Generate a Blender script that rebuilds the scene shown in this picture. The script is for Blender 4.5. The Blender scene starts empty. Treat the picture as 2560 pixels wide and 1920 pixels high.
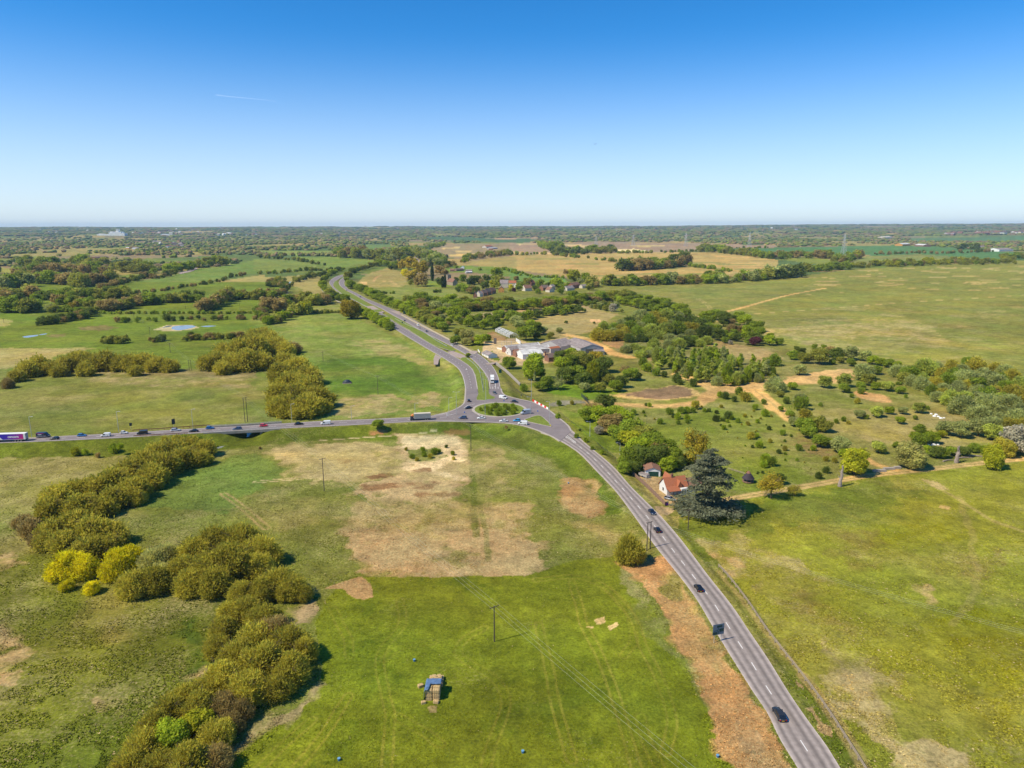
import bpy, bmesh, math, random
import numpy as np
from mathutils import Vector, Matrix, Euler
from mathutils.geometry import tessellate_polygon
random.seed(7); rng = np.random.default_rng(7)
sc = bpy.context.scene
# ------------------------------------------------------------------ camera, sky, sun, exposure
CAMH = 105.0
F = 1775.0                      # focal length in pixels of the 2560 x 1920 photograph
PITCH = math.atan((960-568)/F)
ROLL = math.radians(-0.10)
cam_d = bpy.data.cameras.new('camera'); cam = bpy.data.objects.new('camera', cam_d)
sc.collection.objects.link(cam); sc.camera = cam
cam_d.sensor_width = 36; cam_d.lens = F/2560*36; cam_d.clip_start = 1; cam_d.clip_end = 120000
R = Matrix.Rotation(math.pi/2-PITCH, 3, 'X') @ Matrix.Rotation(ROLL, 3, 'Z')
cam.location = (0, 0, CAMH); cam.rotation_euler = R.to_euler()
SUN_EL = math.radians(50); SUN_AZ = math.radians(-114.8)     # azimuth from +Y towards +X
sv = Vector((math.sin(SUN_AZ)*math.cos(SUN_EL), math.cos(SUN_AZ)*math.cos(SUN_EL), math.sin(SUN_EL)))
sun_d = bpy.data.lights.new('sun', 'SUN'); sun = bpy.data.objects.new('sun', sun_d); sc.collection.objects.link(sun)
sun_d.energy = 5.0; sun_d.angle = math.radians(0.5); sun_d.color = (1.0, 0.90, 0.70)
sun.rotation_euler = (-sv).to_track_quat('-Z', 'Y').to_euler(); sun.location = (-300, -100, 400)
W = bpy.data.worlds.new('World'); sc.world = W; W.use_nodes = True
nt = W.node_tree; bg = nt.nodes['Background']; bg.inputs['Strength'].default_value = 0.155
sky = nt.nodes.new('ShaderNodeTexSky'); sky.sky_type = 'NISHITA'; sky.sun_disc = False
sky.sun_elevation = SUN_EL; sky.sun_rotation = SUN_AZ; sky.altitude = 100; sky.air_density = .7; sky.dust_density = .12; sky.ozone_density = 2.6
hs = nt.nodes.new('ShaderNodeHueSaturation'); hs.inputs['Saturation'].default_value = 1.38
tint = nt.nodes.new('ShaderNodeVectorMath'); tint.operation = 'MULTIPLY'; tint.inputs[1].default_value = (.84, 1.0, 1.03)
nt.links.new(sky.outputs[0], hs.inputs['Color']); nt.links.new(hs.outputs[0], tint.inputs[0])
tc = nt.nodes.new('ShaderNodeTexCoord'); sx = nt.nodes.new('ShaderNodeSeparateXYZ'); nt.links.new(tc.outputs['Generated'], sx.inputs[0])
ab = nt.nodes.new('ShaderNodeMapRange'); ab.interpolation_type = 'SMOOTHSTEP'; ab.inputs['From Min'].default_value = -.10; ab.inputs['From Max'].default_value = .25; ab.inputs['To Min'].default_value = 1.0; ab.inputs['To Max'].default_value = 0; nt.links.new(sx.outputs['Z'], ab.inputs['Value'])
pale = nt.nodes.new('ShaderNodeMix'); pale.data_type = 'RGBA'; nt.links.new(ab.outputs[0], pale.inputs['Factor']); nt.links.new(tint.outputs[0], pale.inputs[6]); pale.inputs[7].default_value = (4.45, 4.7, 5.2, 1)
nt.links.new(pale.outputs[2], bg.inputs['Color'])
sc.view_settings.view_transform = 'Standard'; sc.view_settings.look = 'None'; sc.view_settings.gamma = 1; sc.view_settings.exposure = 0.19
sc.cycles.max_bounces = 6; sc.cycles.diffuse_bounces = 2; sc.cycles.glossy_bounces = 2; sc.cycles.transmission_bounces = 3
sc.cycles.transparent_max_bounces = 6; sc.cycles.volume_bounces = 0; sc.cycles.use_denoising = True
sc.cycles.denoising_prefilter = 'ACCURATE' if hasattr(sc.cycles, 'denoising_prefilter') else None

# ------------------------------------------------------------------ photo pixel <-> ground
Rn = np.array(R)
OFF = {'a': (0, 520), 'b': (640, 520), 'c': (1280, 520), 'd': (1920, 520), 'e': (0, 960), 'f': (640, 960), 'g': (1280, 960), 'h': (1920, 960),
       'i': (0, 1440), 'j': (640, 1440), 'k': (1280, 1440), 'l': (1920, 1440)}
OF2 = {'F': (1160, 800, 400/2212), 'C': (1540, 1080, 360/2212), 'V': (1060, 640, 460/2212), 'R': (980, 940, 440/2212), 'S': (1400, 700, 600/2212),
       'A': (0, 1020, 400/2212), 'B': (400, 1020, 400/2212), 'W': (0, 1200, 860/1982)}
def q(k, *pts):
    """survey sheet k -> photo pixels; pts are (X,Y,...) tuples"""
    if k == 'p': return [tuple(p) for p in pts]
    if k in OFF: ox, oy = OFF[k]; s = 640/2212
    else: ox, oy, s = OF2[k]
    return [(ox+p[0]*s, oy+p[1]*s) + tuple(p[2:]) for p in pts]
def sm(a, b, x):
    t = np.clip((x-a)/(b-a), 0, 1); return t*t*(3-2*t)
def vnoise(x, y, seed=0):
    xi = np.floor(x).astype(np.int64); yi = np.floor(y).astype(np.int64); fx = x-xi; fy = y-yi
    fx = fx*fx*(3-2*fx); fy = fy*fy*(3-2*fy)
    def h(a, b):
        n = (a*374761393 + b*668265263 + seed*974711) & 0x7fffffff
        n = ((n ^ (n >> 13))*1274126177) & 0x7fffffff
        return ((n ^ (n >> 16)) & 0xffff)/65535.0
    return (h(xi, yi)*(1-fx)+h(xi+1, yi)*fx)*(1-fy)+(h(xi, yi+1)*(1-fx)+h(xi+1, yi+1)*fx)*fy
def fbm(x, y, seed=0, o=4):
    r = 0; a = .5; t = 0
    for i in range(o):
        r = r+a*vnoise(x, y, seed+i*17); t += a; a *= .5; x = x*2.03+11.3; y = y*2.03+5.7
    return r/t
def cells(x, y):
    """voronoi fields: nearest and second distance and a random value per cell"""
    xi = np.floor(x).astype(np.int64); yi = np.floor(y).astype(np.int64); b1 = np.full(x.shape, 9.); b2 = b1.copy(); rv = np.zeros(x.shape)
    def h(a, b, s):
        n = (a*374761393 + b*668265263 + s*974711) & 0x7fffffff; n = ((n ^ (n >> 13))*1274126177) & 0x7fffffff; return ((n ^ (n >> 16)) & 0xffff)/65535.0
    for i in (-1, 0, 1):
        for j in (-1, 0, 1):
            a, b = xi+i, yi+j; dd_ = np.abs(x-a-.15-.7*h(a, b, 1))+np.abs(y-b-.15-.7*h(a, b, 2)); nw = dd_ < b1
            b2 = np.where(nw, b1, np.minimum(b2, dd_)); rv = np.where(nw, h(a, b, 3), rv); b1 = np.where(nw, dd_, b1)
    return b1, b2, rv
def ray(px, py):
    px = np.asarray(px, float); py = np.asarray(py, float)
    v = np.stack([(px-1280)/F, (960-py)/F, -np.ones_like(px*py)], -1)
    return v @ Rn.T
def flat(px, py, z=0.0):
    d = ray(px, py); t = (np.asarray(z)-CAMH)/d[..., 2]
    return d*t[..., None]+np.array([0, 0, CAMH])
def proj(P):
    P = np.asarray(P, float); v = (P-np.array([0, 0, CAMH])) @ Rn
    return 1280+F*v[..., 0]/-v[..., 2], 960-F*v[..., 1]/-v[..., 2], -v[..., 2]
# roads: (left edge px, right edge px, heights along)
RT_L = [(1352, 1082), (1381, 1092), (1442, 1128), (1494, 1180), (1540, 1229), (1592, 1298), (1639, 1365), (1697, 1437), (1740, 1495), (1783, 1567), (1818, 1625), (1876, 1718), (1920, 1784), (1949, 1845), (1995, 1920), (2070, 2050), (2180, 2240), (2300, 2448)]
RT_R = [(1405, 1052), (1420, 1066), (1465, 1109), (1529, 1162.5), (1576, 1214.6), (1618, 1257), (1654, 1293), (1703, 1350), (1769, 1437), (1830, 1514), (1876, 1582), (1920, 1647), (1972, 1731), (2018, 1798), (2065, 1862), (2099, 1917), (2175, 2040), (2290, 2226), (2424, 2443)]
RT_Z = [3, 2.8, 1.6, .9, .6, .45, .35, .3, .3]
LF_T = [(-260, 1108), (-100, 1100), (0, 1095.5), (70, 1094), (181, 1088.5), (235, 1086), (380, 1077.5), (508, 1070.5), (599, 1066), (709, 1058.5), (785, 1053.5), (929, 1047.5), (1027, 1043), (1080, 1040), (1119, 1031)]
LF_B = [(-260, 1119), (-100, 1112), (0, 1107.5), (90, 1104), (199, 1099.5), (307, 1094), (400, 1088), (508, 1082), (599, 1076.5), (707, 1070.5), (785, 1067), (929, 1060), (1027, 1054.5), (1087, 1053), (1140, 1053.5)]
LF_Z = [3.5, 3.8, 4.2, 4.4, 4.0, 3.3, 3.0]
DW_L = q('b', (1795, 1700), (1807, 1560), (1780, 1440), (1730, 1370), (1600, 1285), (1420, 1180), (1210, 1050), (1100, 958), (1000, 880), (870, 810), (760, 755), (680, 705), (640, 660), (632, 640), (650, 618), (695, 590), (770, 570))
DW_R = q('b', (1917, 1700), (1915, 1560), (1890, 1440), (1850, 1370), (1720, 1285), (1520, 1180), (1320, 1060), (1180, 975), (1080, 905), (960, 852), (840, 790), (740, 740), (690, 700), (668, 670), (676, 642), (735, 600), (785, 575))
DE_L = q('b', (2040, 1640), (2020, 1560), (2000, 1460), (1930, 1370), (1840, 1285), (1700, 1200), (1500, 1100), (1300, 990), (1180, 925), (1080, 868), (960, 812), (860, 755), (770, 705), (725, 668), (716, 640), (745, 605), (795, 577))
DE_R = q('b', (2145, 1610), (2115, 1560), (2090, 1450), (2030, 1350), (1920, 1260), (1780, 1190), (1600, 1095), (1400, 985), (1240, 900), (1100, 842), (960, 783), (880, 740), (800, 700), (768, 668), (762, 643), (778, 610), (812, 581))
D_Z = [3, 2.6, 2.0, 1.4, 1.0, .7, .5, .4, .4]
JUNC = [(1060, 1042), (1087, 1037.5), (1119, 1030.5), (1145, 1019.6), (1160, 1007.6), (1163, 990), (1164, 972), (1193, 972), (1196, 985), (1222, 985), (1223, 972), (1253, 972), (1255, 980), (1264.4, 988.7), (1298, 997.7), (1330, 1004.6), (1358, 1017.6), (1378, 1029.5), (1420, 1064),
        (1428, 1078), (1400, 1103), (1378, 1090), (1328, 1070), (1278, 1059), (1189, 1054), (1087, 1053), (1062, 1052)]
def catmull(P, n):
    P = np.asarray(P, float); s = np.r_[0, np.cumsum(np.linalg.norm(np.diff(P, axis=0), axis=1))]
    t = np.linspace(0, s[-1], n); out = []
    ext = np.vstack([2*P[0]-P[1], P, 2*P[-1]-P[-2]])
    for u in t:
        i = min(max(np.searchsorted(s, u, 'right')-1, 0), len(P)-2); a = (u-s[i])/max(s[i+1]-s[i], 1e-9)
        p0, p1, p2, p3 = ext[i:i+4]
        d1 = (p2-p0)/2*min(1, (s[i+1]-s[i])/max(np.linalg.norm(p2-p0)/2, 1e-9)); d2 = (p3-p1)/2*min(1, (s[i+1]-s[i])/max(np.linalg.norm(p3-p1)/2, 1e-9))
        out.append((2*a**3-3*a**2+1)*p1+(a**3-2*a**2+a)*d1+(-2*a**3+3*a**2)*p2+(a**3-a**2)*d2)
    return np.array(out)
def px_line(pts, zs):
    pts = np.array(pts, float); n = len(pts)
    z = np.interp(np.linspace(0, 1, n), np.linspace(0, 1, len(zs)), zs)
    return flat(pts[:, 0], pts[:, 1], z)
def edges3d(L, Rr, zs, n):
    a = catmull(px_line(L, zs), n); B = catmull(px_line(Rr, zs), n*10); b = []; j0 = 0
    for p in a:                                      # pair every left point with the nearest right one, never going back
        dd = np.hypot(B[j0:, 0]-p[0], B[j0:, 1]-p[1]); k = int(np.argmin(dd[:max(40, n)])); j0 += k; b.append(B[j0])
    b[0] = B[0]; b[-1] = B[-1]; b = np.array(b); m = (a[:, 2]+b[:, 2])/2; a[:, 2] = m; b[:, 2] = m
    return a, b
CAPS = []                                          # embankments: p0, p1, z0, z1, half width
def add_caps(L, Rr, zs, n, hw=None, cut=None):
    a, b = edges3d(L, Rr, zs, n); c = (a+b)/2; w = np.linalg.norm(a-b, axis=1)/2
    for i in range(n-1):
        if cut and (cut[0] < proj((c[i]+c[i+1])/2)[0] < cut[1]): continue
        CAPS.append((c[i][:2], c[i+1][:2], c[i][2], c[i+1][2], (hw or max(w[i], w[i+1]))))
add_caps(RT_L, RT_R, RT_Z, 22); add_caps(LF_T, LF_B, LF_Z, 40, cut=(515, 692))
add_caps(DW_L, DW_R, D_Z, 22); add_caps(DE_L, DE_R, D_Z, 22)
jc = flat(1250, 1025, 3.0); CAPS.append((jc[:2], jc[:2]+np.array([.1, 0]), 3, 3, 19))
for (x0, y0), (x1, y1) in [((1100, 1043), (1180, 1035)), ((1178, 1000), (1178, 1030)), ((1240, 985), (1240, 1010)), ((1300, 1015), (1395, 1072)), ((1200, 1040), (1330, 1055)), ((1205, 992), (1212, 1000)), ((1300, 1055), (1395, 1085))]:
    CAPS.append((flat(x0, y0, 3.)[:2], flat(x1, y1, 3.)[:2], 3, 3, 7))
def terr(X, Y):
    X = np.asarray(X, float); Y = np.asarray(Y, float); d = np.hypot(X, Y)
    z = np.zeros(np.broadcast(X, Y).shape)
    far = d > 5500
    if np.any(far):
        rise = sm(6500, 9500, d)*38+sm(10500, 12500, d)*32+sm(13500, 17500, d)*38
        ang = X/np.maximum(Y, 1)
        nz = fbm(X/2600+9, Y/1500, 3, 4)-.5
        z = np.where(far, rise*(1+.0*nz)+sm(6500, 9500, d)*nz*52+sm(.0, .6, ang)*sm(13000, 17500, d)*34, z)
    near = d < 2600
    if np.any(near):
        zz = np.zeros_like(z)
        for p0, p1, z0, z1, hw in CAPS:
            e = p1-p0; L2 = max(float(e@e), 1e-6)
            t = np.clip(((X-p0[0])*e[0]+(Y-p0[1])*e[1])/L2, 0, 1)
            dd = np.hypot(X-p0[0]-t*e[0], Y-p0[1]-t*e[1]); zr = z0+(z1-z0)*t
            zz = np.maximum(zz, (zr-.16)*(1-sm(hw+1.2, hw+1.8+zr*2.6, dd)))
        z = np.where(near, np.maximum(z, zz), z)
    return z
def on_ground(px, py):
    z = 0.0
    for _ in range(7):
        P = flat(px, py, z); z = terr(P[..., 0], P[..., 1])
    P = flat(px, py, z); P[..., 2] = z
    return P
def mpp(P):                                        # metres per photo pixel at a point
    return proj(P)[2]/F

# ------------------------------------------------------------------ object helpers
def link(o): sc.collection.objects.link(o); return o
def tag(o, label=None, cat=None, group=None, kind=None):
    if label: o['label'] = label
    if cat: o['category'] = cat
    if group: o['group'] = group
    if kind: o['kind'] = kind
    return o
def empty(name, loc=(0, 0, 0), rz=0, label=None, cat=None, group=None):
    o = bpy.data.objects.new(name, None); link(o); o.location = loc; o.rotation_euler = (0, 0, rz); o.empty_display_size = .5
    return tag(o, label, cat, group)
def copy_tree(o, parent=None):
    c = o.copy(); link(c); c.parent = parent
    for ch in list(o.children): copy_tree(ch, c)
    return c
def obj(name, me, parent=None, mats=None):
    o = bpy.data.objects.new(name, me); link(o); o.parent = parent
    if mats:
        for m in (mats if isinstance(mats, (list, tuple)) else [mats]): me.materials.append(m)
    return o
def mesh_np(name, V, Fc, uv=None, cols=None, mi=None, smooth=False):
    """fast mesh from numpy; Fc is an (n,3) or (n,4) index array"""
    V = np.asarray(V, np.float32); Fc = np.asarray(Fc, np.int32); n, k = Fc.shape
    me = bpy.data.meshes.new(name); me.vertices.add(len(V)); me.vertices.foreach_set('co', V.ravel())
    me.loops.add(n*k); me.loops.foreach_set('vertex_index', Fc.ravel())
    me.polygons.add(n); me.polygons.foreach_set('loop_start', np.arange(n, dtype=np.int32)*k)
    me.polygons.foreach_set('loop_total', np.full(n, k, np.int32))
    if mi is not None: me.polygons.foreach_set('material_index', np.asarray(mi, np.int32))
    me.polygons.foreach_set('use_smooth', np.full(n, smooth))
    if uv is not None:
        l = me.uv_layers.new(name='uv'); l.data.foreach_set('uv', np.asarray(uv, np.float32)[Fc.ravel()].ravel())
    if cols is not None:
        for cn, c in cols.items():
            a = me.color_attributes.new(cn, 'FLOAT_COLOR', 'POINT'); a.data.foreach_set('color', np.asarray(c, np.float32).ravel())
    me.update(calc_edges=True); return me
class MB:
    """collects boxes, tubes and prisms into one mesh"""
    def __init__(s): s.v = []; s.f = []
    def add(s, v, f):
        n = len(s.v); s.v += [tuple(p) for p in v]; s.f += [tuple(i+n for i in a) for a in f]; return s
    def box(s, x0, x1, y0, y1, z0, z1):
        return s.add([(x0, y0, z0), (x1, y0, z0), (x1, y1, z0), (x0, y1, z0), (x0, y0, z1), (x1, y0, z1), (x1, y1, z1), (x0, y1, z1)],
                     [(0, 3, 2, 1), (4, 5, 6, 7), (0, 1, 5, 4), (1, 2, 6, 5), (2, 3, 7, 6), (3, 0, 4, 7)])
    def tube(s, p, r, n=6, cap=True):
        p = [Vector(a) for a in p]; r = r if isinstance(r, (list, tuple)) else [r]*len(p); V = []; Fs = []
        for i, a in enumerate(p):
            d = (p[min(i+1, len(p)-1)]-p[max(i-1, 0)]).normalized(); u = d.orthogonal().normalized(); w = d.cross(u)
            if i and (u-pu).length > 1.2: pass
            if i:                                   # keep the frame steady
                u = (pu-d*pu.dot(d)).normalized(); w = d.cross(u)
            pu = u
            V += [a+(u*math.cos(2*math.pi*k/n)+w*math.sin(2*math.pi*k/n))*r[i] for k in range(n)]
        for i in range(len(p)-1):
            for k in range(n): Fs.append((i*n+k, i*n+(k+1) % n, (i+1)*n+(k+1) % n, (i+1)*n+k))
        if cap: Fs.append(tuple(range(n-1, -1, -1))); Fs.append(tuple((len(p)-1)*n+k for k in range(n)))
        return s.add(V, Fs)
    def prism(s, poly, z0, z1):
        n = len(poly); V = [(a[0], a[1], z0) for a in poly]+[(a[0], a[1], z1) for a in poly]
        return s.add(V, [tuple(range(n-1, -1, -1)), tuple(range(n, 2*n))]+[(i, (i+1) % n, n+(i+1) % n, n+i) for i in range(n)])
    def loft(s, rings, caps=True):
        n = len(rings[0]); V = [p for r_ in rings for p in r_]; Fs = []
        for i in range(len(rings)-1):
            for k in range(n): Fs.append((i*n+k, i*n+(k+1) % n, (i+1)*n+(k+1) % n, (i+1)*n+k))
        if caps: Fs.append(tuple(range(n-1, -1, -1))); Fs.append(tuple((len(rings)-1)*n+k for k in range(n)))
        return s.add(V, Fs)
    def mesh(s, name, smooth=False):
        me = bpy.data.meshes.new(name); me.from_pydata(s.v, [], s.f); me.update()
        if smooth: me.polygons.foreach_set('use_smooth', [True]*len(me.polygons))
        return me
    def build(s, name, m, parent=None, smooth=False): return obj(name, s.mesh(name, smooth), parent, m)

# ------------------------------------------------------------------ materials
def mat(name, rgb, rough=.8, metal=0, spec=.3, var=0.0, scale=1.0, bump=0, emit=None):
    m = bpy.data.materials.new(name); m.use_nodes = True; n = m.node_tree; b = n.nodes['Principled BSDF']
    b.inputs['Base Color'].default_value = (*rgb, 1); b.inputs['Roughness'].default_value = rough; b.inputs['Metallic'].default_value = metal
    b.inputs['Specular IOR Level'].default_value = spec
    if var:
        t = n.nodes.new('ShaderNodeTexCoord'); no = n.nodes.new('ShaderNodeTexNoise'); no.inputs['Scale'].default_value = scale; no.inputs['Detail'].default_value = 6
        no.inputs['Roughness'].default_value = .65; n.links.new(t.outputs['Object'], no.inputs['Vector'])
        mr = n.nodes.new('ShaderNodeMapRange'); mr.inputs['From Min'].default_value = .3; mr.inputs['From Max'].default_value = .7
        mr.inputs['To Min'].default_value = 1-var; mr.inputs['To Max'].default_value = 1+var; n.links.new(no.outputs['Fac'], mr.inputs['Value'])
        mx = n.nodes.new('ShaderNodeVectorMath'); mx.operation = 'SCALE'; mx.inputs[0].default_value = rgb
        n.links.new(mr.outputs[0], mx.inputs['Scale']); n.links.new(mx.outputs[0], b.inputs['Base Color'])
        if bump:
            bu = n.nodes.new('ShaderNodeBump'); bu.inputs['Strength'].default_value = bump; bu.inputs['Distance'].default_value = .1
            n.links.new(no.outputs['Fac'], bu.inputs['Height']); n.links.new(bu.outputs[0], b.inputs['Normal'])
    return m
def leafmat(name, rgb, var=.35, trans=.48):
    """foliage: colour varies per leaf clump (attribute) and per plant (object random)"""
    m = bpy.data.materials.new(name); m.use_nodes = True; n = m.node_tree; n.nodes.clear(); L = n.links.new
    out = n.nodes.new('ShaderNodeOutputMaterial'); d = n.nodes.new('ShaderNodeBsdfDiffuse'); tr = n.nodes.new('ShaderNodeBsdfTranslucent'); mx = n.nodes.new('ShaderNodeMixShader')
    at = n.nodes.new('ShaderNodeAttribute'); at.attribute_name = 'var'; oi = n.nodes.new('ShaderNodeObjectInfo')
    sp = n.nodes.new('ShaderNodeSeparateColor'); L(at.outputs['Color'], sp.inputs[0])
    a = n.nodes.new('ShaderNodeMapRange'); a.inputs['To Min'].default_value = 1-var; a.inputs['To Max'].default_value = 1+var; L(sp.outputs[0], a.inputs['Value'])
    b = n.nodes.new('ShaderNodeMapRange'); b.inputs['To Min'].default_value = .8; b.inputs['To Max'].default_value = 1.2; L(oi.outputs['Random'], b.inputs['Value'])
    k = n.nodes.new('ShaderNodeMath'); k.operation = 'MULTIPLY'; L(a.outputs[0], k.inputs[0]); L(b.outputs[0], k.inputs[1])
    s = n.nodes.new('ShaderNodeVectorMath'); s.operation = 'SCALE'; s.inputs[0].default_value = rgb; L(k.outputs[0], s.inputs['Scale'])
    h = n.nodes.new('ShaderNodeHueSaturation'); L(s.outputs[0], h.inputs['Color'])
    hr = n.nodes.new('ShaderNodeMapRange'); hr.inputs['To Min'].default_value = .488; hr.inputs['To Max'].default_value = .515; L(sp.outputs[1], hr.inputs['Value']); L(hr.outputs[0], h.inputs['Hue'])
    L(h.outputs[0], d.inputs['Color']); L(h.outputs[0], tr.inputs['Color']); mx.inputs[0].default_value = trans
    L(d.outputs[0], mx.inputs[1]); L(tr.outputs[0], mx.inputs[2]); L(mx.outputs[0], out.inputs['Surface']); return m
LM = {k: leafmat('foliage_'+k, c, v) for k, c, v in [
    ('olive', (.50, .435, .055), .22), ('moss', (.35, .35, .055), .3), ('green', (.29, .36, .036), .3), ('bright', (.36, .43, .030), .35), ('lime', (.45, .45, .030), .3),
    ('yellow', (.80, .70, .02), .3), ('gold', (.46, .36, .04), .35), ('brown', (.40, .30, .10), .3), ('dark', (.175, .22, .038), .35), ('sage', (.42, .445, .140), .3),
    ('birch', (.46, .50, .085), .35), ('cedar', (.20, .215, .13), .45), ('blossom', (.50, .46, .33), .35), ('purple', (.14, .05, .055), .35), ('cream', (.55, .52, .15), .35), ('poplar', (.075, .105, .035), .35)]}
M = {}
M['bark'] = mat('bark', (.115, .085, .055), .95, var=.35, scale=3)
M['pale_bark'] = mat('pale_bark', (.42, .40, .36), .9, var=.35, scale=4)
M['dead_wood'] = mat('dead_wood', (.30, .24, .20), .95, var=.4, scale=2, bump=.5)
M['pole_wood'] = mat('pole_wood', (.085, .065, .055), .9, var=.3, scale=4)
M['wire'] = mat('wire', (.40, .42, .34), .5, spec=.5)
M['steel'] = mat('steel', (.42, .44, .45), .45, metal=.6, var=.1)
M['galv'] = mat('galvanised', (.50, .51, .50), .5, metal=.3, var=.1, scale=6)
M['glass'] = mat('glass_dark', (.012, .016, .022), .08, spec=.9)
M['window'] = mat('window_glass', (.03, .035, .045), .1, spec=.8)
M['rubber'] = mat('rubber', (.012, .012, .013), .8)
M['hub'] = mat('wheel_rim', (.35, .35, .36), .4, metal=.7)
M['black_plastic'] = mat('black_plastic', (.02, .02, .022), .6)
M['lamp'] = mat('clear_lamp', (.7, .7, .68), .2, spec=.7)
M['tail'] = mat('red_lamp', (.42, .012, .012), .3)
M['plate_y'] = mat('yellow_plate', (.70, .42, .02), .5)
M['plate_w'] = mat('white_plate', (.75, .75, .72), .5)
M['white'] = mat('white_paint', (.74, .74, .72), .7, var=.06, scale=.7)
M['render'] = mat('white_render', (.70, .68, .64), .85, var=.08, scale=.8)
M['cream'] = mat('cream_render', (.58, .52, .42), .85, var=.08, scale=.8)
M['brick'] = mat('red_brick', (.27, .13, .085), .9, var=.25, scale=6)
M['tile'] = mat('clay_tile', (.36, .125, .06), .85, var=.3, scale=5, bump=.3)
M['tile_old'] = mat('old_tile', (.24, .125, .085), .88, var=.3, scale=5, bump=.3)
M['tile_brown'] = mat('brown_tile', (.17, .12, .10), .88, var=.25, scale=5)
M['slate'] = mat('grey_roof', (.27, .225, .21), .85, var=.4, scale=.45)
M['sheet'] = mat('grey_sheet', (.40, .38, .37), .8, var=.2, scale=1.2)
M['pale_sheet'] = mat('pale_sheet', (.60, .585, .55), .7, var=.3, scale=.25)
M['orange_wall'] = mat('orange_wall', (.55, .27, .07), .85, var=.15)
M['flint'] = mat('flint_wall', (.34, .27, .20), .9, var=.3, scale=3)
M['door_green'] = mat('green_door', (.012, .06, .045), .5)
M['fence_wood'] = mat('fence_wood', (.24, .15, .105), .9, var=.3, scale=3)
M['fence_grey'] = mat('grey_fence_wood', (.34, .27, .19), .9, var=.3, scale=3)
M['concrete'] = mat('concrete', (.34, .30, .25), .9, var=.2, scale=.6)
M['concrete_dark'] = mat('bridge_concrete', (.16, .14, .12), .9, var=.3, scale=.5)
M['rust'] = mat('rusty_steel', (.22, .11, .06), .85, var=.3, scale=2)
M['red_plastic'] = mat('red_plastic', (.62, .02, .02), .5)
M['hay'] = mat('hay', (.50, .35, .16), .95, var=.45, scale=5, bump=.8)
M['tarp'] = mat('blue_tarpaulin', (.10, .17, .30), .45, var=.35, scale=1.5, bump=.6)
M['black_tarp'] = mat('dark_tarpaulin', (.025, .04, .06), .5, var=.4, scale=1.5, bump=.6)
M['blue_plastic'] = mat('blue_plastic', (.05, .17, .33), .5)
M['dark_felt'] = mat('dark_felt', (.045, .035, .045), .85, var=.3)
M['kerb'] = mat('kerb_stone', (.40, .35, .30), .9, var=.15, scale=1)
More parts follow.
